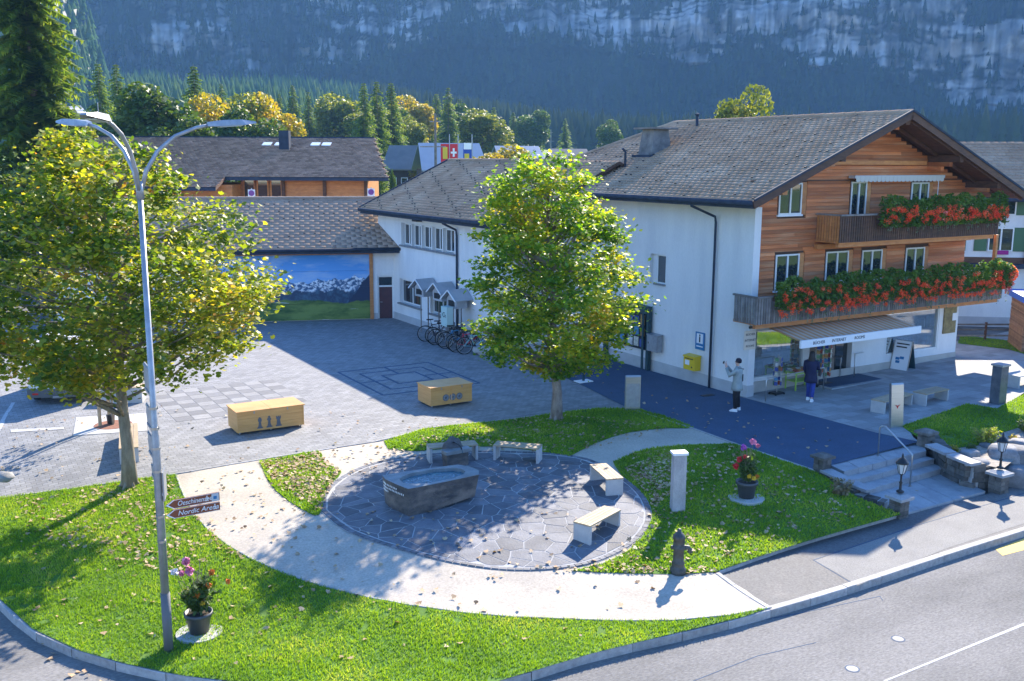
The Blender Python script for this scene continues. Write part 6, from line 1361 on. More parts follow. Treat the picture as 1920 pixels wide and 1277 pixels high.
# blades facing the other way, seen from behind
bd=math.atan2(1.19,-.64)
for i,(z,h,lb) in enumerate(((4.05,.5,'topmost street sign blade on the lamp post, seen almost edge on'),(3.42,.42,'second sign blade from the top of the lamp post'),(2.92,.42,'third sign blade from the top of the lamp post'),(2.55,.25,'lowest and smallest of the upper sign blades on the lamp post'))):
    t=thing('sign_blade',lb,'street sign',(LPx,LPy,z),bd,'sign blades high on the lamp post'); L_=.75 if i<3 else .55
    MB().hull([(.08,-.012,0),(L_,-.012,0),(L_+.1,-.012,h/2),(L_,-.012,h),(.08,-.012,h)],(0,.024,0)).build('board',M_galv,t); bx('edge_rail',M_galv,t,(.08,.013,.02),(L_-.02,.03,.06)); bx('edge_rail',M_galv,t,(.08,.013,h-.06),(L_-.02,.03,h-.02)); bx('face',MATS['sign_blue'],t,(.12,-.016,.03),(L_-.02,-.0125,h-.03))
t=thing('sign_blade','narrow grey sign seen edge on just above the brown arrows','street sign',(LPx+.10,LPy-.05,2.28),math.radians(104)); bx('board',M_galv,t,(.0,-.012,0),(.42,.012,.5)); bx('rail',M_galv,t,(.0,.013,.1),(.4,.03,.14))
# ---- sapling with stakes, tree square
g=Gt(212,797); sp=thing('young_tree','thin young tree tied between two wooden stakes in a pale concrete square','tree',(g[0],g[1],0))
q=[G(*p)[:2]-g[:2] for p in ((143,783),(276,775),(275,808),(137,817))]; MB().prism([tuple(p) for p in reversed(q)] ,-.05,.012).build('concrete_square',M_conc,sp)
MB().lathe([(.55,.0),(.55,.02)],n=24).build('bark_mulch',mat('red_mulch',(.3,.13,.08),(.2,.09,.06),9,.95,.8,30),sp)
s1=G(188,800)[:2]-g[:2]; s2=G(206,796)[:2]-g[:2]
for s in (s1,s2): MB().tube([(s[0],s[1],0),(s[0],s[1],1.9)],.055,8).build('stake',M_bench,sp)
MB().beam((s1[0],s1[1],1.75),(s2[0],s2[1],1.75),.04,.08).build('cross_bar',M_bench,sp); MB().tube([(0,0,0),(.02,0,1.5),(0,.02,3.6)],[.035,.03,.01],6).build('trunk',M_bark,sp)
cl=[(random.gauss(0,.35),random.gauss(0,.35),random.uniform(1.9,3.7)) for _ in range(30)]; crown_mesh('crown',cl,30,.18,.09,M_maple2,sp); MB().lathe([(.10,0),(.13,.3),(.09,.32)],(-.1,.1,0),10).build('watering_sleeve',M_dark,sp)
g=Gt(236,755); t=thing('concrete_block','plain grey concrete seat block behind the left maple','concrete block',(g[0],g[1],0),YAW*.3); bx('block_body',M_conc,t,(-.75,-.1,0),(.55,.5,.5)); bx('block_top',M_bench,t,(-.75,-.1,.501),(.55,.5,.53))
g=Gt(12,929); t=thing('kerb_boulder','rough grey rock lying at the lawn corner on the left edge','rock',(g[0],g[1],0)); b=bmesh_ico(3); V=np.array(b[0]); V=V*(.7+.6*fbm(V[:,0]*2+3,V[:,1]*2,V[:,2]*2,4))[:,None]*np.array([.28,.2,.13])+np.array([-.1,.1,.08]); mesh_np('rock',V,b[1],M_boulder,t)
# ---- geraniums
MATS['SF']=leafmat('silver_foliage',[(0,(.10,.13,.08)),(1,(.26,.3,.22))],.2,2)
def geranium(u0,u1,z,n,label,v=-1.25,drop=.55,parent_group='flower boxes hanging on the balconies'):
    L_=u1-u0; p=O+A*((u0+u1)/2)+B*v; t=thing('flower_box',label,'flower box',(p[0],p[1],z),YAW,parent_group); S_=lambda o:tag(o,kind='stuff')
    bx('trough',M_woodd,t,(-L_/2,-.02,-.18),(L_/2,.10,.0))
    k=int(n*L_*1.6); x=(RNG.random(k)-.5)*(L_+.1); hz=RNG.random(k); hb=.30+.5*fbm(x*1.7+u0,x*0,0,3); zz=-.48+hz*(.46+hb); y=-.02-.24*RNG.random(k)*(1-.3*hz)
    v_,f=leaves(np.c_[x,y,zz],.075,.8,.2,QUAD*1.1); S_(mesh_np('foliage',v_,f,M_geran,t))
    k2=int(k*.6); q=int(L_*17); cx0=(RNG.random(q)-.5)*L_; cz0=.22-.85*RNG.random(q)**.8*(drop/.55); i_=RNG.integers(0,q,k2); x=cx0[i_]+RNG.normal(0,.045,k2); v_,f=leaves(np.c_[x,-.22-.12*RNG.random(k2),cz0[i_]+RNG.normal(0,.045,k2)],.036,1.,.3,QUAD); S_(mesh_np('flowers',v_,f,M_petalr,t))
    k3=int(k*.4); q=int(L_*9); cx0=(RNG.random(q)-.5)*L_; dl=drop*(.7+1.1*RNG.random(q)); i_=RNG.integers(0,q,k3); x=cx0[i_]+RNG.normal(0,.016,k3); v_,f=leaves(np.c_[x,-.12-.04*RNG.random(k3),-.1-dl[i_]*RNG.random(k3)],.042,.9,.2,QUAD); S_(mesh_np('trailing_stems',v_,f,MATS['SF'],t))
    return t
pos=['first from the left','second from the left','third from the left','fourth from the left','fifth from the left','sixth from the left','last one at the right corner']
edges=np.linspace(.15,12.9,8)
for i in range(7): geranium(edges[i]+.02,edges[i+1]-.02,3.62,620,'red geraniums trailing over the lower balcony rail, box '+pos[i])
edges=np.linspace(5.0,12.2,5)
for i in range(4): geranium(edges[i]+.02,edges[i+1]-.02,6.22,560,'red geraniums on the upper balcony rail, box '+('nearest the slatted corner','second from the slatted corner','third from the slatted corner','at the right end')[i],drop=.35)
p=O+A*13.0-B*.9; t=thing('flower_box','big sunlit ball of orange red geraniums at the right corner of the lower balcony','flower box',(p[0],p[1],3.75),YAW,'flower boxes hanging on the balconies')
bx('trough',M_woodd,t,(-.15,-.5,-.25),(.1,.5,-.1)); k=1500; d=RNG.normal(0,1,(k,3)); d/=np.linalg.norm(d,axis=1)[:,None]; P=d*np.array([.42,.6,.38])*(.6+.4*RNG.random((k,1))); v_,f=leaves(P,.08,1.,.2,QUAD); mesh_np('foliage',v_,f,M_geran,t); k=900; d=RNG.normal(0,1,(k,3)); d/=np.linalg.norm(d,axis=1)[:,None]; P=d*np.array([.46,.64,.42])-np.array([0,0,.08]); v_,f=leaves(P,.06,1.,.3,QUAD); mesh_np('flowers',v_,f,M_petalr,t)
# ================================================================ SHOP FRONT THINGS
def at_ch(u,v,z=0.): p=O+A*u+B*v; return (p[0],p[1],z)
def PAg(px,py): g=Gt(px,py,hf); q=g-O; return q@A,q@B
# handrails at the entrance
for i,(P_,lb) in enumerate((([(1500,742),(1497,700)],'short steel rail with a curved end left of the shop entrance'),([(1636,700),(1636,664)],'bent dark steel rail right of the shop entrance'))):
    pass
def rail(label,pts,r=.02):
    t=thing('handrail',label,'handrail',(0,0,0)); MB().tube(pts,r,8).build('rail_tube',M_steel,t,True); MB().lathe([(.05,0),(.05,.012)],pts[0],10).build('base_plate',M_steel,t); MB().lathe([(.05,0),(.05,.012)],pts[-1],10).build('base_plate',M_steel,t)
g=G(1574,714); g2=at_ch(3.5,-.2); rail('light steel rail left of the shop entrance ramp',[(g[0],g[1],.01),(g[0],g[1],.85),(g[0]+.1,g[1]+.15,.92),(g2[0],g2[1],.92),(g2[0]+.02,g2[1]+.02,.03)])
g=G(1636,697); g2=at_ch(5.5,-.25); rail('bent dark steel rail right of the shop entrance ramp',[(g[0],g[1],.01),(g[0],g[1],.6),((g[0]*.6+g2[0]*.4),(g[1]*.6+g2[1]*.4),.9),(g2[0],g2[1],.98),(g2[0]+.02,g2[1]+.02,.03)])
g=G(1378,737); a_=at_ch(.1,-1.15); b2=at_ch(2.9,-1.1); rail('low steel rail in front of the left shop window',[(a_[0],a_[1],.01),(a_[0],a_[1],.78),(a_[0]+.05,a_[1]+.05,.82),(b2[0],b2[1],.9),(b2[0]+.03,b2[1]+.02,.86),(b2[0]+.03,b2[1]+.02,.01)])
# postcard stands
def cardstand(px,py,h,label,tilt=0,seed=1):
    random.seed(seed); g=Gt(px,py,hf); t=thing('postcard_stand',label,'card stand',(g[0],g[1],g[2]+.012),YAW,'postcard stands before the shop')
    MB().box((0,0,.06),(.42,.32,.05)).build('base',M_dark,t)
    for x in (-.2,.2):
        for y in (-.15,.15): MB().tube([(x-.02,y,.035),(x+.02,y,.035)],.035,10).build('castor',M_black,t)
    MB().tube([(0,0,.08),(0,0,h)],.018,8).build('pole',M_steel,t)
    for r in range(int((h-.35)/.17)):
        for k in range(4):
            a=k*math.pi/2+.4; z=.32+r*.17; c=(math.cos(a)*.13,math.sin(a)*.13,z+.07); MB().box(c,(.012,.12,.14),a).build('card',random.choice(pm),t)
            MB().box((math.cos(a)*.145,math.sin(a)*.145,z+.01),(.03,.13,.015),a).build('wire_pocket',M_steel,t)
    return t
cardstand(1456,740,1.42,'leaning postcard stand on castors with white cards in front of the left window',seed=1)
cardstand(1533,724,1.75,'tall postcard stand behind the woman in navy',seed=2); cardstand(1548,722,1.7,'tall postcard stand with bluish cards beside the entrance rail',seed=3)
g=Gt(1500,728,hf); t=thing('book_table','small lime green display table with open books by the shop window','table',(g[0],g[1],g[2]+.012),YAW); M_lime=mat('lime_metal',(.35,.55,.08),rough=.4)
bx('table_top',M_lime,t,(-.55,-.3,.6),(.5,.25,.64)); 
for x in (-.52,.44):
    for y in (-.27,.2): bx('leg',M_lime,t,(x,y,0),(x+.04,y+.04,.599))
bx('shelf',M_lime,t,(-.5,-.25,.3),(.45,.2,.32))
for i in range(9): x=-.5+(i%5)*.2; y=-.27+(i//5)*.26; MB().hull([(x,y,.645),(x+.17,y,.645),(x+.17,y+.2,.7),(x,y+.2,.7)],(0,0,.03)).build('book',random.choice(pm),t)
# A-frame board
g=Gt(1692,692,hf); t=thing('a_board','white folding pavement board with dark writing leaning open before the shop','sign board',(g[0],g[1],g[2]+.014),math.radians(-48))
MB().hull([(-.36,-.3,0),(.36,-.3,0),(.33,-.02,1.1),(-.33,-.02,1.1)],(0,-.025,.006)).build('front_panel',M_white,t); MB().hull([(-.36,.3,0),(.36,.3,0),(.33,.02,1.1),(-.33,.02,1.1)],(0,.025,.006)).build('rear_panel',M_nb,t)
for x in (-.36,.33): MB().beam((x+.015,-.32,0),(x+.015,-.04,1.12),.03,.03,(1,0,0)).build('frame_bar',M_steel,t)
fy=lambda z:-.33+.28*z/1.1
for z,w_ in ((.98,.5),(.86,.42)): MB().beam((-.25,fy(z),z),(-.25+w_,fy(z),z),.05,.004,(0,-1,.25)).build('writing_line',M_dark,t)
for x,z in ((-.2,.42),(-.03,.46),(-.18,.3)): MB().beam((x,fy(z)-.003,z),(x+.16,fy(z)-.003,z),.1,.004,(0,-1,.25)).build('printed_picture',MATS['sign_blue'],t)
# ================================================================ PEOPLE
def skinbody(name,V,E,Rr,m,parent,root=0,lv=1):
    me=bpy.data.meshes.new(name); me.from_pydata([tuple(v) for v in V],E,[]); me.update(); o=link(name,me,m,parent)
    sk=o.modifiers.new('skin','SKIN'); sk.use_smooth_shade=True
    if not me.skin_vertices: pass
    lay=me.skin_vertices[0].data
    for i,r in enumerate(Rr): lay[i].radius=(r,r) if not isinstance(r,tuple) else r; lay[i].use_root=(i==root)
    if lv: s=o.modifiers.new('sub','SUBSURF'); s.levels=lv; s.render_levels=lv
    # turn the modifiers into plain geometry
    dg=bpy.context.evaluated_depsgraph_get(); ev=o.evaluated_get(dg); nm=bpy.data.meshes.new_from_object(ev); o.modifiers.clear(); o.data=nm
    if not nm.materials: nm.materials.append(m)
    for p in nm.polygons: p.use_smooth=True
    return o
def loft(rings,n=16):
    """rings: (cx,cy,z,rx,ry)"""
    b=MB(); V=[]
    for cx_,cy_,z,rx,ry in rings:
        for j in range(n):
            a=2*math.pi*j/n; V.append((cx_+rx*math.cos(a),cy_+ry*math.sin(a),z))
    k=len(rings); b.add(V,[(i*n+j,i*n+(j+1)%n,(i+1)*n+(j+1)%n,(i+1)*n+j) for i in range(k-1) for j in range(n)]+[tuple(range(n-1,-1,-1)),tuple((k-1)*n+j for j in range(n))]); return b
def person(px,py,face,hgt,label,coatm,trm,hairm,arms,long_hair,h_,legs,coat_len,group=None):
    """local frame: +y is where the person faces, x to their right"""
    g=Gt(px,py,h_); t=thing('person',label,'person',(g[0],g[1],g[2]+.014),face,group); k=hgt/1.7
    M_skin=MATS.get('skin') or mat('skin',(.62,.38,.28),rough=.55)
    V=[];E=[];Rr=[]
    def add(p,r,par=None):
        V.append((p[0]*k,p[1]*k,p[2]*k)); Rr.append(r*k if not isinstance(r,tuple) else tuple(q*k for q in r)); i=len(V)-1
        if par is not None: E.append((par,i))
        return i
    pel=add((0,0,.92),.13); sp1=add((0,.0,1.08),.12,pel); che=add((0,-.01,1.28),.135,sp1); nk0=add((0,-.005,1.42),.06,che); nk=add((0,.01,1.49),.048,nk0)
    hd0=add((0,.02,1.56),.07,nk); hd1=add((0,.015,1.63),.082,hd0); add((0,.01,1.68),.05,hd1)
    for s,(kn,an,toe) in zip((-1,1),legs):
        hp=add((s*.09,0,.86),.09,pel); kk_=add(kn,.058,hp); aa_=add(an,.04,kk_); add(toe,.035,aa_)
    hands=[]
    for s,(el,wr,hv) in zip((-1,1),arms):
        sh=add((s*.17,-.01,1.38),.055,che); ee=add(el,.042,sh); ww=add(wr,.028,ee); hv=Vector(hv).normalized(); pm_=Vector(wr)+hv*.06; pp=add(pm_,(.034,.02),ww); side=Vector((s,0,0)).cross(hv).normalized() if abs(hv.x)<.9 else Vector((0,0,1)); acr=hv.cross(side).normalized()
        for q,(o_,l) in enumerate(((-.03,.062),(-.01,.075),(.01,.07),(.03,.055))):
            b0=pm_+hv*.03+acr*o_; f1=add(b0,.0105,pp); f2=add(b0+hv*l*.55+side*.006,.0095,f1); add(b0+hv*l*.9+side*.03,.008,f2)
        th=add(pm_-acr*.035,.012,pp); add(pm_-acr*.06+hv*.045+side*.01,.009,th); hands.append((pm_,hv,side))
    body=skinbody('body',V,E,Rr,M_skin,t)
    # face and hair
    f=MB(); f.lathe([(.0,-.01),(.012,.0),(.004,.04)],(0,.098*k,1.60*k),6); f.build('nose',M_skin,body,True)
    for s in (-1,1): MB().box((s*.03*k,.093*k,1.635*k),(.022,.01,.01)).build('eye',M_black,body); MB().box((s*.083*k,.012*k,1.62*k),(.015,.035,.05)).build('ear',M_skin,body)
    MB().box((0,.094*k,1.568*k),(.04,.01,.009)).build('mouth',mat('lips',(.35,.1,.09),rough=.5) if 'lips' not in MATS else MATS['lips'],body)
    hz=[(0,-.012,1.60,.094,.09),(0,-.015,1.66,.1,.1),(0,-.012,1.71,.085,.088),(0,-.01,1.745,.045,.05)]
    if long_hair: hz=[(0,-.075,1.26,.10,.035),(0,-.075,1.36,.12,.045),(0,-.06,1.48,.115,.06),(0,-.035,1.56,.103,.08)]+hz[1:]
    loft([tuple(q*k for q in r) for r in hz]).build('hair' if long_hair else 'knitted_cap',hairm,t,True)
    # coat with sleeves
    c=loft([tuple(q*k for q in r) for r in [(0,.0,.92-coat_len,.235,.185),(0,0,.92-coat_len*.5,.215,.175),(0,0,1.0,.185,.145),(0,0,1.15,.175,.14),(0,-.01,1.3,.205,.15),(0,-.01,1.39,.20,.125),(0,-.005,1.44,.12,.09),(0,.0,1.49,.075,.07)]],20)
    for s,(el,wr,hv) in zip((-1,1),arms):
        q=[Vector((s*.13,-.01,1.38)),Vector((s*.19,-.005,1.36)),Vector(el),Vector(wr)*.92+Vector(el)*.08]; c.tube([v*k for v in q],[.08*k,.082*k,.062*k,.05*k],12)
    c.build('coat',coatm,t,True)
    tr=MB()
    for s,(kn,an,toe) in zip((-1,1),legs): tr.tube([Vector((s*.08,0,.95))*k,Vector((s*.09,0,.8))*k,Vector(kn)*k,Vector(an)*k+Vector((0,0,.01))],[.10*k,.105*k,.075*k,.062*k],12)
    tr.build('trousers',trm,t,True)
    for s,(kn,an,toe) in zip((-1,1),legs):
        a=Vector(an)*k; d=(Vector(toe)-Vector(an)); d.z=0; d.normalize(); sh=MB(); z=max(0,Vector(toe).z*k-.045)
        sh.M=Matrix.Translation((a.x,a.y,z))@Matrix.Rotation(math.atan2(d.y,d.x)-math.pi/2,4,'Z')
        sh.hull([(-.042,-.07,0),(.042,-.07,0),(.05,.06,0),(.045,.15,0),(.0,.195,0),(-.045,.15,0),(-.05,.06,0)],(0,0,.03)); sh.add([(-.04,-.065,.031),(.04,-.065,.031),(.046,.06,.031),(.03,.17,.031),(-.03,.17,.031),(-.046,.06,.031),(-.035,-.06,.11),(.035,-.06,.11),(.035,.03,.10),(.02,.14,.055),(-.02,.14,.055),(-.035,.03,.10)],[(0,1,7,6),(1,2,8,7),(2,3,9,8),(3,4,10,9),(4,5,11,10),(5,0,6,11),(6,7,8,9,10,11)]); sh.build('shoe',M_white,t)
    return t,k,hands
M_coatg=mat('pale_green_coat',(.34,.38,.36),(.27,.31,.3),6,.85,.3); M_navy=mat('navy_coat',(.012,.014,.06),(.008,.01,.04),6,.8,.3); M_blk=mat('black_trousers',(.012,.012,.016),rough=.85); M_jean=mat('blue_jeans',(.03,.06,.30),(.02,.04,.22),8,.85); M_hair=mat('dark_hair',(.012,.009,.008),(.02,.014,.012),20,.6); M_cap=mat('dark_knit',(.02,.015,.03),(.012,.01,.02),30,.9)
legs1=[((-.10,.03,.5),(-.12,.0,.09),(-.13,.12,.04)),((.11,.0,.5),(.14,-.03,.09),(.17,.09,.04))]
arms1=[((-.2,.22,1.18),(-.08,.36,1.42),(.1,.35,1.)),((.2,.22,1.2),(.06,.38,1.44),(-.1,.35,1.))]
t,k,hd_=person(1380,771,math.radians(62),1.70,'person in a pale grey green coat and dark cap holding a phone up to photograph','x' and M_coatg,M_blk,M_cap,arms1,False,hf,legs1,.22)
ph_=thing('mobile_phone','dark phone held up in both hands of the person in the pale coat','phone',t.location+Vector((0,0,0)),math.radians(62)); bx('phone_body',M_black,ph_,(-.08,.47,1.52),(.08,.48,1.60)); bx('phone_screen',M_glass,ph_,(-.075,.4675,1.525),(.075,.4695,1.595))
bg_=bx('shoulder_bag',M_dark,t,(.19,-.12,.95),(.27,.12,1.18)); MB().tube([(.23,-.02,1.18),(.08,-.16,1.4),(-.15,-.05,1.46)],.012,5).build('bag_strap',M_dark,bg_)
legs2=[((-.08,.10,.5),(-.09,.10,.09),(-.09,.24,.04)),((.09,-.02,.52),(.10,-.20,.16),(.10,-.12,.06))]
arms2=[((-.23,-.02,1.12),(-.2,.12,.92),(0,.5,-.8)),((.22,.06,1.14),(.2,.3,1.08),(.0,1.,.1))]
t,k,hd_=person(1518,752,math.radians(-28),1.66,'woman with long dark hair in a navy coat and blue jeans walking towards the shop','y' and M_navy,M_jean,M_hair,arms2,True,hf,legs2,.26)
bg_=bx('shoulder_bag',M_dark,t,(.22,.0,.88),(.3,.24,1.06)); MB().tube([(.26,.1,1.06),(.2,.02,1.42)],.01,5).build('bag_strap',M_dark,bg_)
# ================================================================ BICYCLES
def bicycle(x,y,rz,lean,col,label,basket=False):
    t=thing('bicycle',label,'bicycle',(x,y,.0),rz,'bicycles in the rack before the wing'); t.rotation_euler=(lean,0,rz); fm_=mat('bicycle_paint',col,rough=.35)
    R_=.35; wb=1.05
    for wx in (0,wb):
        w_=MB().tube([(wx+R_*math.cos(a),0,R_+R_*math.sin(a)) for a in np.linspace(0,2*math.pi,25)],.021,6,False).build('wheel',M_black,t,True)
        MB().tube([(wx+(R_-.035)*math.cos(a),0,R_+(R_-.035)*math.sin(a)) for a in np.linspace(0,2*math.pi,25)],.010,5,False).build('rim',M_steel,w_,True)
        sp_=MB()
        for j in range(12): a=j*math.pi/6; sp_.tube([(wx,0,R_),(wx+(R_-.04)*math.cos(a),0,R_+(R_-.04)*math.sin(a))],.0025,3)
        sp_.tube([(wx,-.04,R_),(wx,.04,R_)],.028,8); sp_.build('spokes',M_galv,w_)
    bb_=(.42,0,.29); st=(.28,0,.80); ht=(.86,0,.82); hb=(.92,0,.62)
    f=MB(); f.tube([bb_,st],.02,6); f.tube([bb_,hb],.026,6); f.tube([(.30,0,.74),(.87,0,.78)],.02,6); f.tube([hb,ht],.022,6)
    for s in (-.05,.05): f.tube([(0,s,R_),(.38,s*.5,.3)],.011,5); f.tube([(0,s,R_),(.3,s*.4,.72)],.010,5)
    f.build('frame',fm_,t,True)
    fk=MB(); fk.tube([(.85,0,.86),(.93,0,.58)],.018,6)
    for s in (-.055,.055): fk.tube([(.925,s,.6),(wb,s,R_)],.014,5)
    fk.build('fork',M_dark,t,True)
    h=MB(); h.tube([(.86,0,.8),(.84,0,.95)],.016,6); h.tube([(.80,-.31,1.0),(.85,-.1,.96),(.85,.1,.96),(.80,.31,1.0)],.013,6); h.build('handlebar',M_black,t,True)
    MB().tube([(.28,0,.78),(.25,0,.95)],.014,6).build('seat_post',M_dark,t); MB().hull([(.08,-.075,0),(.14,-.085,0),(.36,-.02,0),(.38,0,0),(.36,.02,0),(.14,.085,0),(.08,.075,0)],(0,0,.045)).build('saddle',M_black,t,loc=(0,0,.95))
    c=MB(); c.tube([(.42,-.055,.29),(.42,-.03,.29)],.09,14); c.tube([(.42,-.07,.29),(.54,-.08,.2)],.012,5); c.tube([(.42,.06,.29),(.30,.07,.38)],.012,5); c.build('crank',M_dark,t)
    if basket: MB().lathe([(.13,0),(.17,.2)],n=12,sx=1.1).build('basket',mat('wicker',(.4,.22,.1),rough=.8),t,loc=(1.0,0,.82)); 
    return t
pa,pb=np.array(G(798,640)[:2]),np.array(G(866,664)[:2]); nB=8
info=[((.015,.015,.02),'black mountain bike at the left end of the rack'),((.02,.02,.05),'dark blue bike, second from the left of the rack'),((.2,.2,.22),'grey bike, third in the rack'),((.02,.02,.02),'black bike in the middle of the rack'),((.05,.25,.45),'light blue bike just right of the middle of the rack'),((.03,.03,.04),'dark bike behind the red one'),((.55,.03,.06),'red and pink framed bike near the right end'),((.25,.5,.55),'pale turquoise city bike with a basket at the right end')]
for i,(c,lb) in enumerate(info):
    p=pa+(pb-pa)*(i/(nB-1)); bicycle(p[0]+.12*(i%2),p[1],YAW-.30+random.uniform(-.12,.12),random.uniform(-.1,.08),c,lb,i==7)
rk=thing('bicycle_rack','low galvanised rack holding the bicycles against the wing','bicycle rack',(0,0,0)); q0=np.r_[pa+A[:2]*1.1,0]-B*.3; q1=np.r_[pb+A[:2]*1.1,0]+B*-.2
MB().tube([q0+[0,0,.35],q1+[0,0,.35]],.02,6).tube([q0+[0,0,.02],q1+[0,0,.02]],.02,6).tube([q0,q0+[0,0,.36]],.02,6).tube([q1,q1+[0,0,.36]],.02,6).build('rack_frame',M_galv,rk)
# little gabled display huts above the bikes
def hut(px,py,label,s=1.):
    p=PLN(px,py,A,O+A*(-4.4)); t=thing('display_hut',label,'display hut',(p[0],p[1],0),YAW-math.pi/2+.15,'small grey gabled huts by the wing wall'); z=p[2]-.45
    M_h=MATS.get('hut_grey') or mat('hut_grey',(.42,.43,.44),(.36,.37,.38),4,.8)
    bx('hut_body',M_h,t,(-.35,.1,z-.45),(.35,.7,z-.02)); bx('hut_opening',M_dark,t,(-.22,.08,z-.35),(.22,.1,z-.1)); MB().hull([(-.35,.1,z-.02),(.35,.1,z-.02),(0,.1,z+.3)],(0,.6,0)).build('hut_gable',M_h,t)
    for s_ in (-1,1): MB().hull([(0,-.1,z+.34),(s_*.55,-.1,z-.10),(s_*.55,.9,z-.10),(0,.9,z+.34)],(0,0,.03)).build('hut_roof',M_stone_sill if False else M_h,t); MB().beam((0,-.12,z+.36),(s_*.56,-.12,z-.09),.03,.05).build('verge_board',M_white,t)
    for x in (-.3,.3): MB().tube([(x,.4,0),(x,.4,z-.45)],.03,6).build('hut_leg',M_greywood,t)
    return t
hut(782,520,'small grey gabled hut nearest the dark red door'); hut(816,527,'small grey gabled hut, middle one above the bicycles'); hut(843,540,'small grey gabled hut partly behind the downpipe')
p=PLN(838,560,A,O+A*(-4.6)); t=thing('charging_post','pale green charging cabinet with a dark round mark above the bicycles','charging station',(p[0],p[1],0),YAW-math.pi/2); bx('cabinet',mat('pale_green_cabinet',(.45,.6,.56),rough=.5),t,(-.28,-.15,.9),(.28,.15,1.75)); bx('foot',M_galv,t,(-.08,-.08,0),(.08,.08,.9)); MB().tube([(.1*math.cos(a),-.156,1.4+.1*math.sin(a)) for a in np.linspace(.8,6.6,16)],.016,5).build('round_mark',M_nb,t); bx('small_mark',M_nb,t,(.15,-.16,1.28),(.17,-.151,1.4))
# long low granite bench block by the path
g=G(918,663); t=thing('concrete_bench','long low concrete bench slab between the bicycles and the maple','bench',(g[0],g[1],0),YAW-.35); bx('slab',M_conc,t,(-.7,-.25,.1),(3.2,.25,.3)); bx('base',M_plinth,t,(-.5,-.18,0),(3.0,.18,.099))
# sandwich sign and stand behind the maple trunk
g=G(1094,716); t=thing('pavement_sign','small white double sign on a white foot plate behind the maple trunk','sign board',(g[0],g[1],.012),YAW); bx('foot_plate',M_white,t,(-.3,-.2,0),(.3,.2,.03)); bx('post',M_nb,t,(-.04,-.03,.03),(.04,.03,.55)); bx('panel',M_white,t,(-.28,-.02,.45),(.28,.02,1.15)); bx('printed_picture',MATS['sign_blue'],t,(-.2,-.024,.55),(.2,-.0205,.95))
# round blue plaque on the chalet wall behind the leaves
t=on_ch('fire_sign','small blue square sign on the white wall left of the window','sign',-.02,6.05,3.85) if False else None
# ================================================================ VAN
g=Gt(112,757); vn_=thing('parked_van','white van with grey bumper seen from behind under the left maple','van',(g[0],g[1],.0),math.radians(100)-math.pi/2)
M_vw=mat('van_white',(.78,.78,.78),rough=.3); M_vg=mat('van_grey_plastic',(.09,.095,.10),rough=.6)
def prof(x0,x1,P_): 
    b=MB(); b.hull([(x0,y,z) for y,z in P_],(x1-x0,0,0)); return b
bp_=[(0.02,.42),(.0,.9),(.05,1.25),(.16,1.88),(.4,1.95),(2.9,1.95),(3.35,1.72),(3.75,1.2),(4.45,1.02),(4.62,.75),(4.6,.42)]
prof(-.92,.92,[(y,z) for y,z in reversed(bp_)]).build('body',M_vw,vn_)
bx('rear_bumper',M_vg,vn_,(-.95,-.1,.24),(.95,.12,.52)); bx('side_skirt',M_vg,vn_,(-.935,.12,.25),(-.921,4.5,.42)); bx('side_skirt',M_vg,vn_,(.921,.12,.25),(.935,4.5,.42))
MB().hull([(-.72,.035,1.2),(.72,.035,1.2),(.66,.115,1.68),(-.66,.115,1.68)],(0,-.02,0)).build('rear_window',M_glass,vn_)
for s in (-1,1): 
    MB().hull([(s*.93,-.005,.78),(s*.8,-.012,.78),(s*.78,.05,1.28),(s*.93,.06,1.28)],(0,.03,0)).build('tail_light',mat('tail_light_red',(.5,.02,.015),rough=.25) if s<0 else MATS['tail_light_red'],vn_)
    bx('reflector',MATS['tail_light_red'],vn_,(s*.7-.09,-.112,.34),(s*.7+.09,-.1005,.40))
    for y in (.75,3.75): 
        w_=MB().tube([(s*.80,y,.32),(s*.96,y,.32)],.32,20).build('wheel',M_black,vn_,True); MB().tube([(s*.955,y,.32),(s*.968,y,.32)],.2,16).build('rim',M_galv,w_)
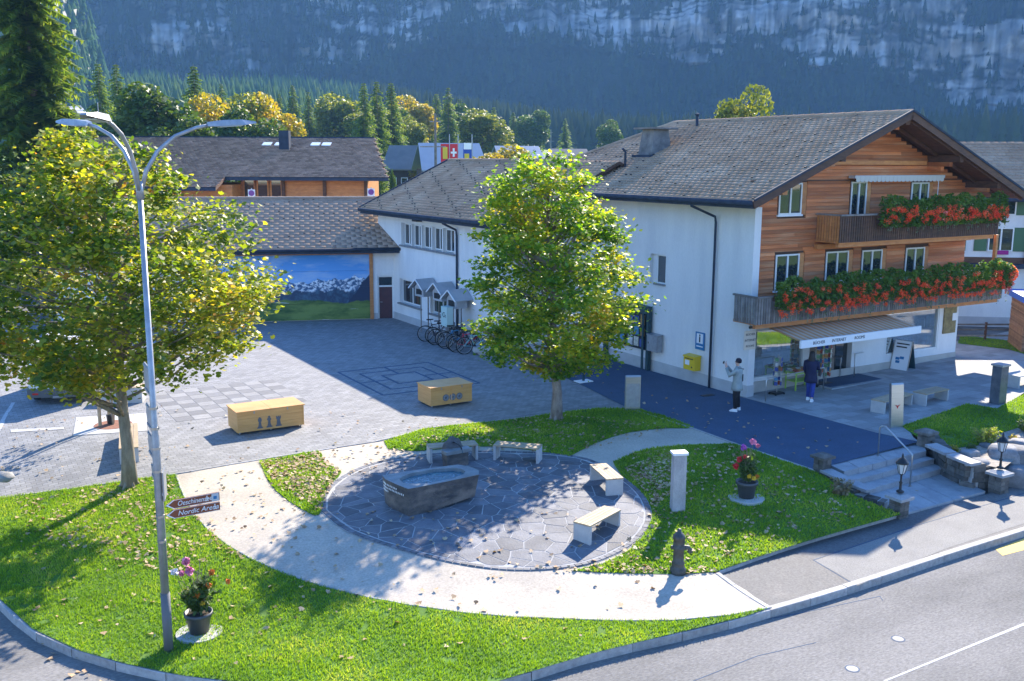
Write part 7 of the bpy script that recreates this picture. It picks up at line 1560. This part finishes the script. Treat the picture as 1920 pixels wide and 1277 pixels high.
bx('number_plate',M_white,vn_,(-.27,-.03,.72),(.27,-.012,.84)); text('lettering','BE 517 091',.10,M_dark,vn_,(0,-.032,.78),(math.pi/2,0,0),.001,align='CENTER'); bx('plate_lamp_bar',M_vg,vn_,(-.4,-.04,.9),(.4,-.0,.95)); MB().tube([(0,-.0,.55),(0,.0,1.2)],.004,4).build('door_seam',M_vg,vn_)
bx('exhaust_guard',M_vg,vn_,(-.2,-.05,.18),(.25,.1,.238)); bx('step_plate',M_galv,vn_,(-.15,-.17,.25),(.15,-.101,.29))
# ================================================================ RIGHT EDGE: kiosk, fence
g=G(1913,674); kk_=thing('wood_stack_kiosk','kiosk clad in stacked wooden laths with a blue fascia at the right edge','kiosk',(g[0],g[1],.2),-.25)
M_lath=mat('stacked_laths',(.42,.23,.12),(.3,.15,.08),5,.75,.4,objr=.3); M_bf=mat('fascia_blue',(.02,.10,.5),rough=.4)
bx('core',M_woodd,kk_,(.04,.04,0),(2.4,2.4,2.15)); bx('plinth',M_conc,kk_,(-.02,-.02,-.3),(2.45,2.45,.1))
for i in range(34):
    z=.12+i*.06; d=random.uniform(-.012,.012); bx('lath',M_lath,kk_,(-.0+d,-.02+d,z),(2.4,.035,z+.042)); bx('lath',M_lath,kk_,(-.0+d,.036,z+.0),(.035,2.4,z+.042))
bx('fascia',M_bf,kk_,(-.14,-.14,2.17),(2.6,2.6,2.42)); bx('white_logo_bar',M_white,kk_,(.4,-.146,2.25),(1.2,-.1405,2.33)); 
for k in range(5): MB().lathe([(.1,0),(.13,.12),(.05,.2)],(.1+k*.3,.1+.1*(k%2),2.42),7).build('roof_stone',M_boulder,kk_)
fx0,fx1=G(1797,652),G(1930,672); fe=thing('street_fence','low dark rail fence between the verge and the street behind','fence',(0,0,0))
for z in (.35,.62,.85): MB().beam((fx0[0],fx0[1]+.5,z+.1),(fx1[0]+6,fx1[1]+2.2,z+.25),.05,.07).build('rail',M_greywood,fe)
for k in range(7): 
    f_=k/6; p=[fx0[0]*(1-f_)+(fx1[0]+6)*f_,(fx0[1]+.5)*(1-f_)+(fx1[1]+2.2)*f_]; bx('fence_post',M_woodd,fe,(p[0]-.04,p[1]-.04,-.1),(p[0]+.04,p[1]+.04,1.05+.15*f_))
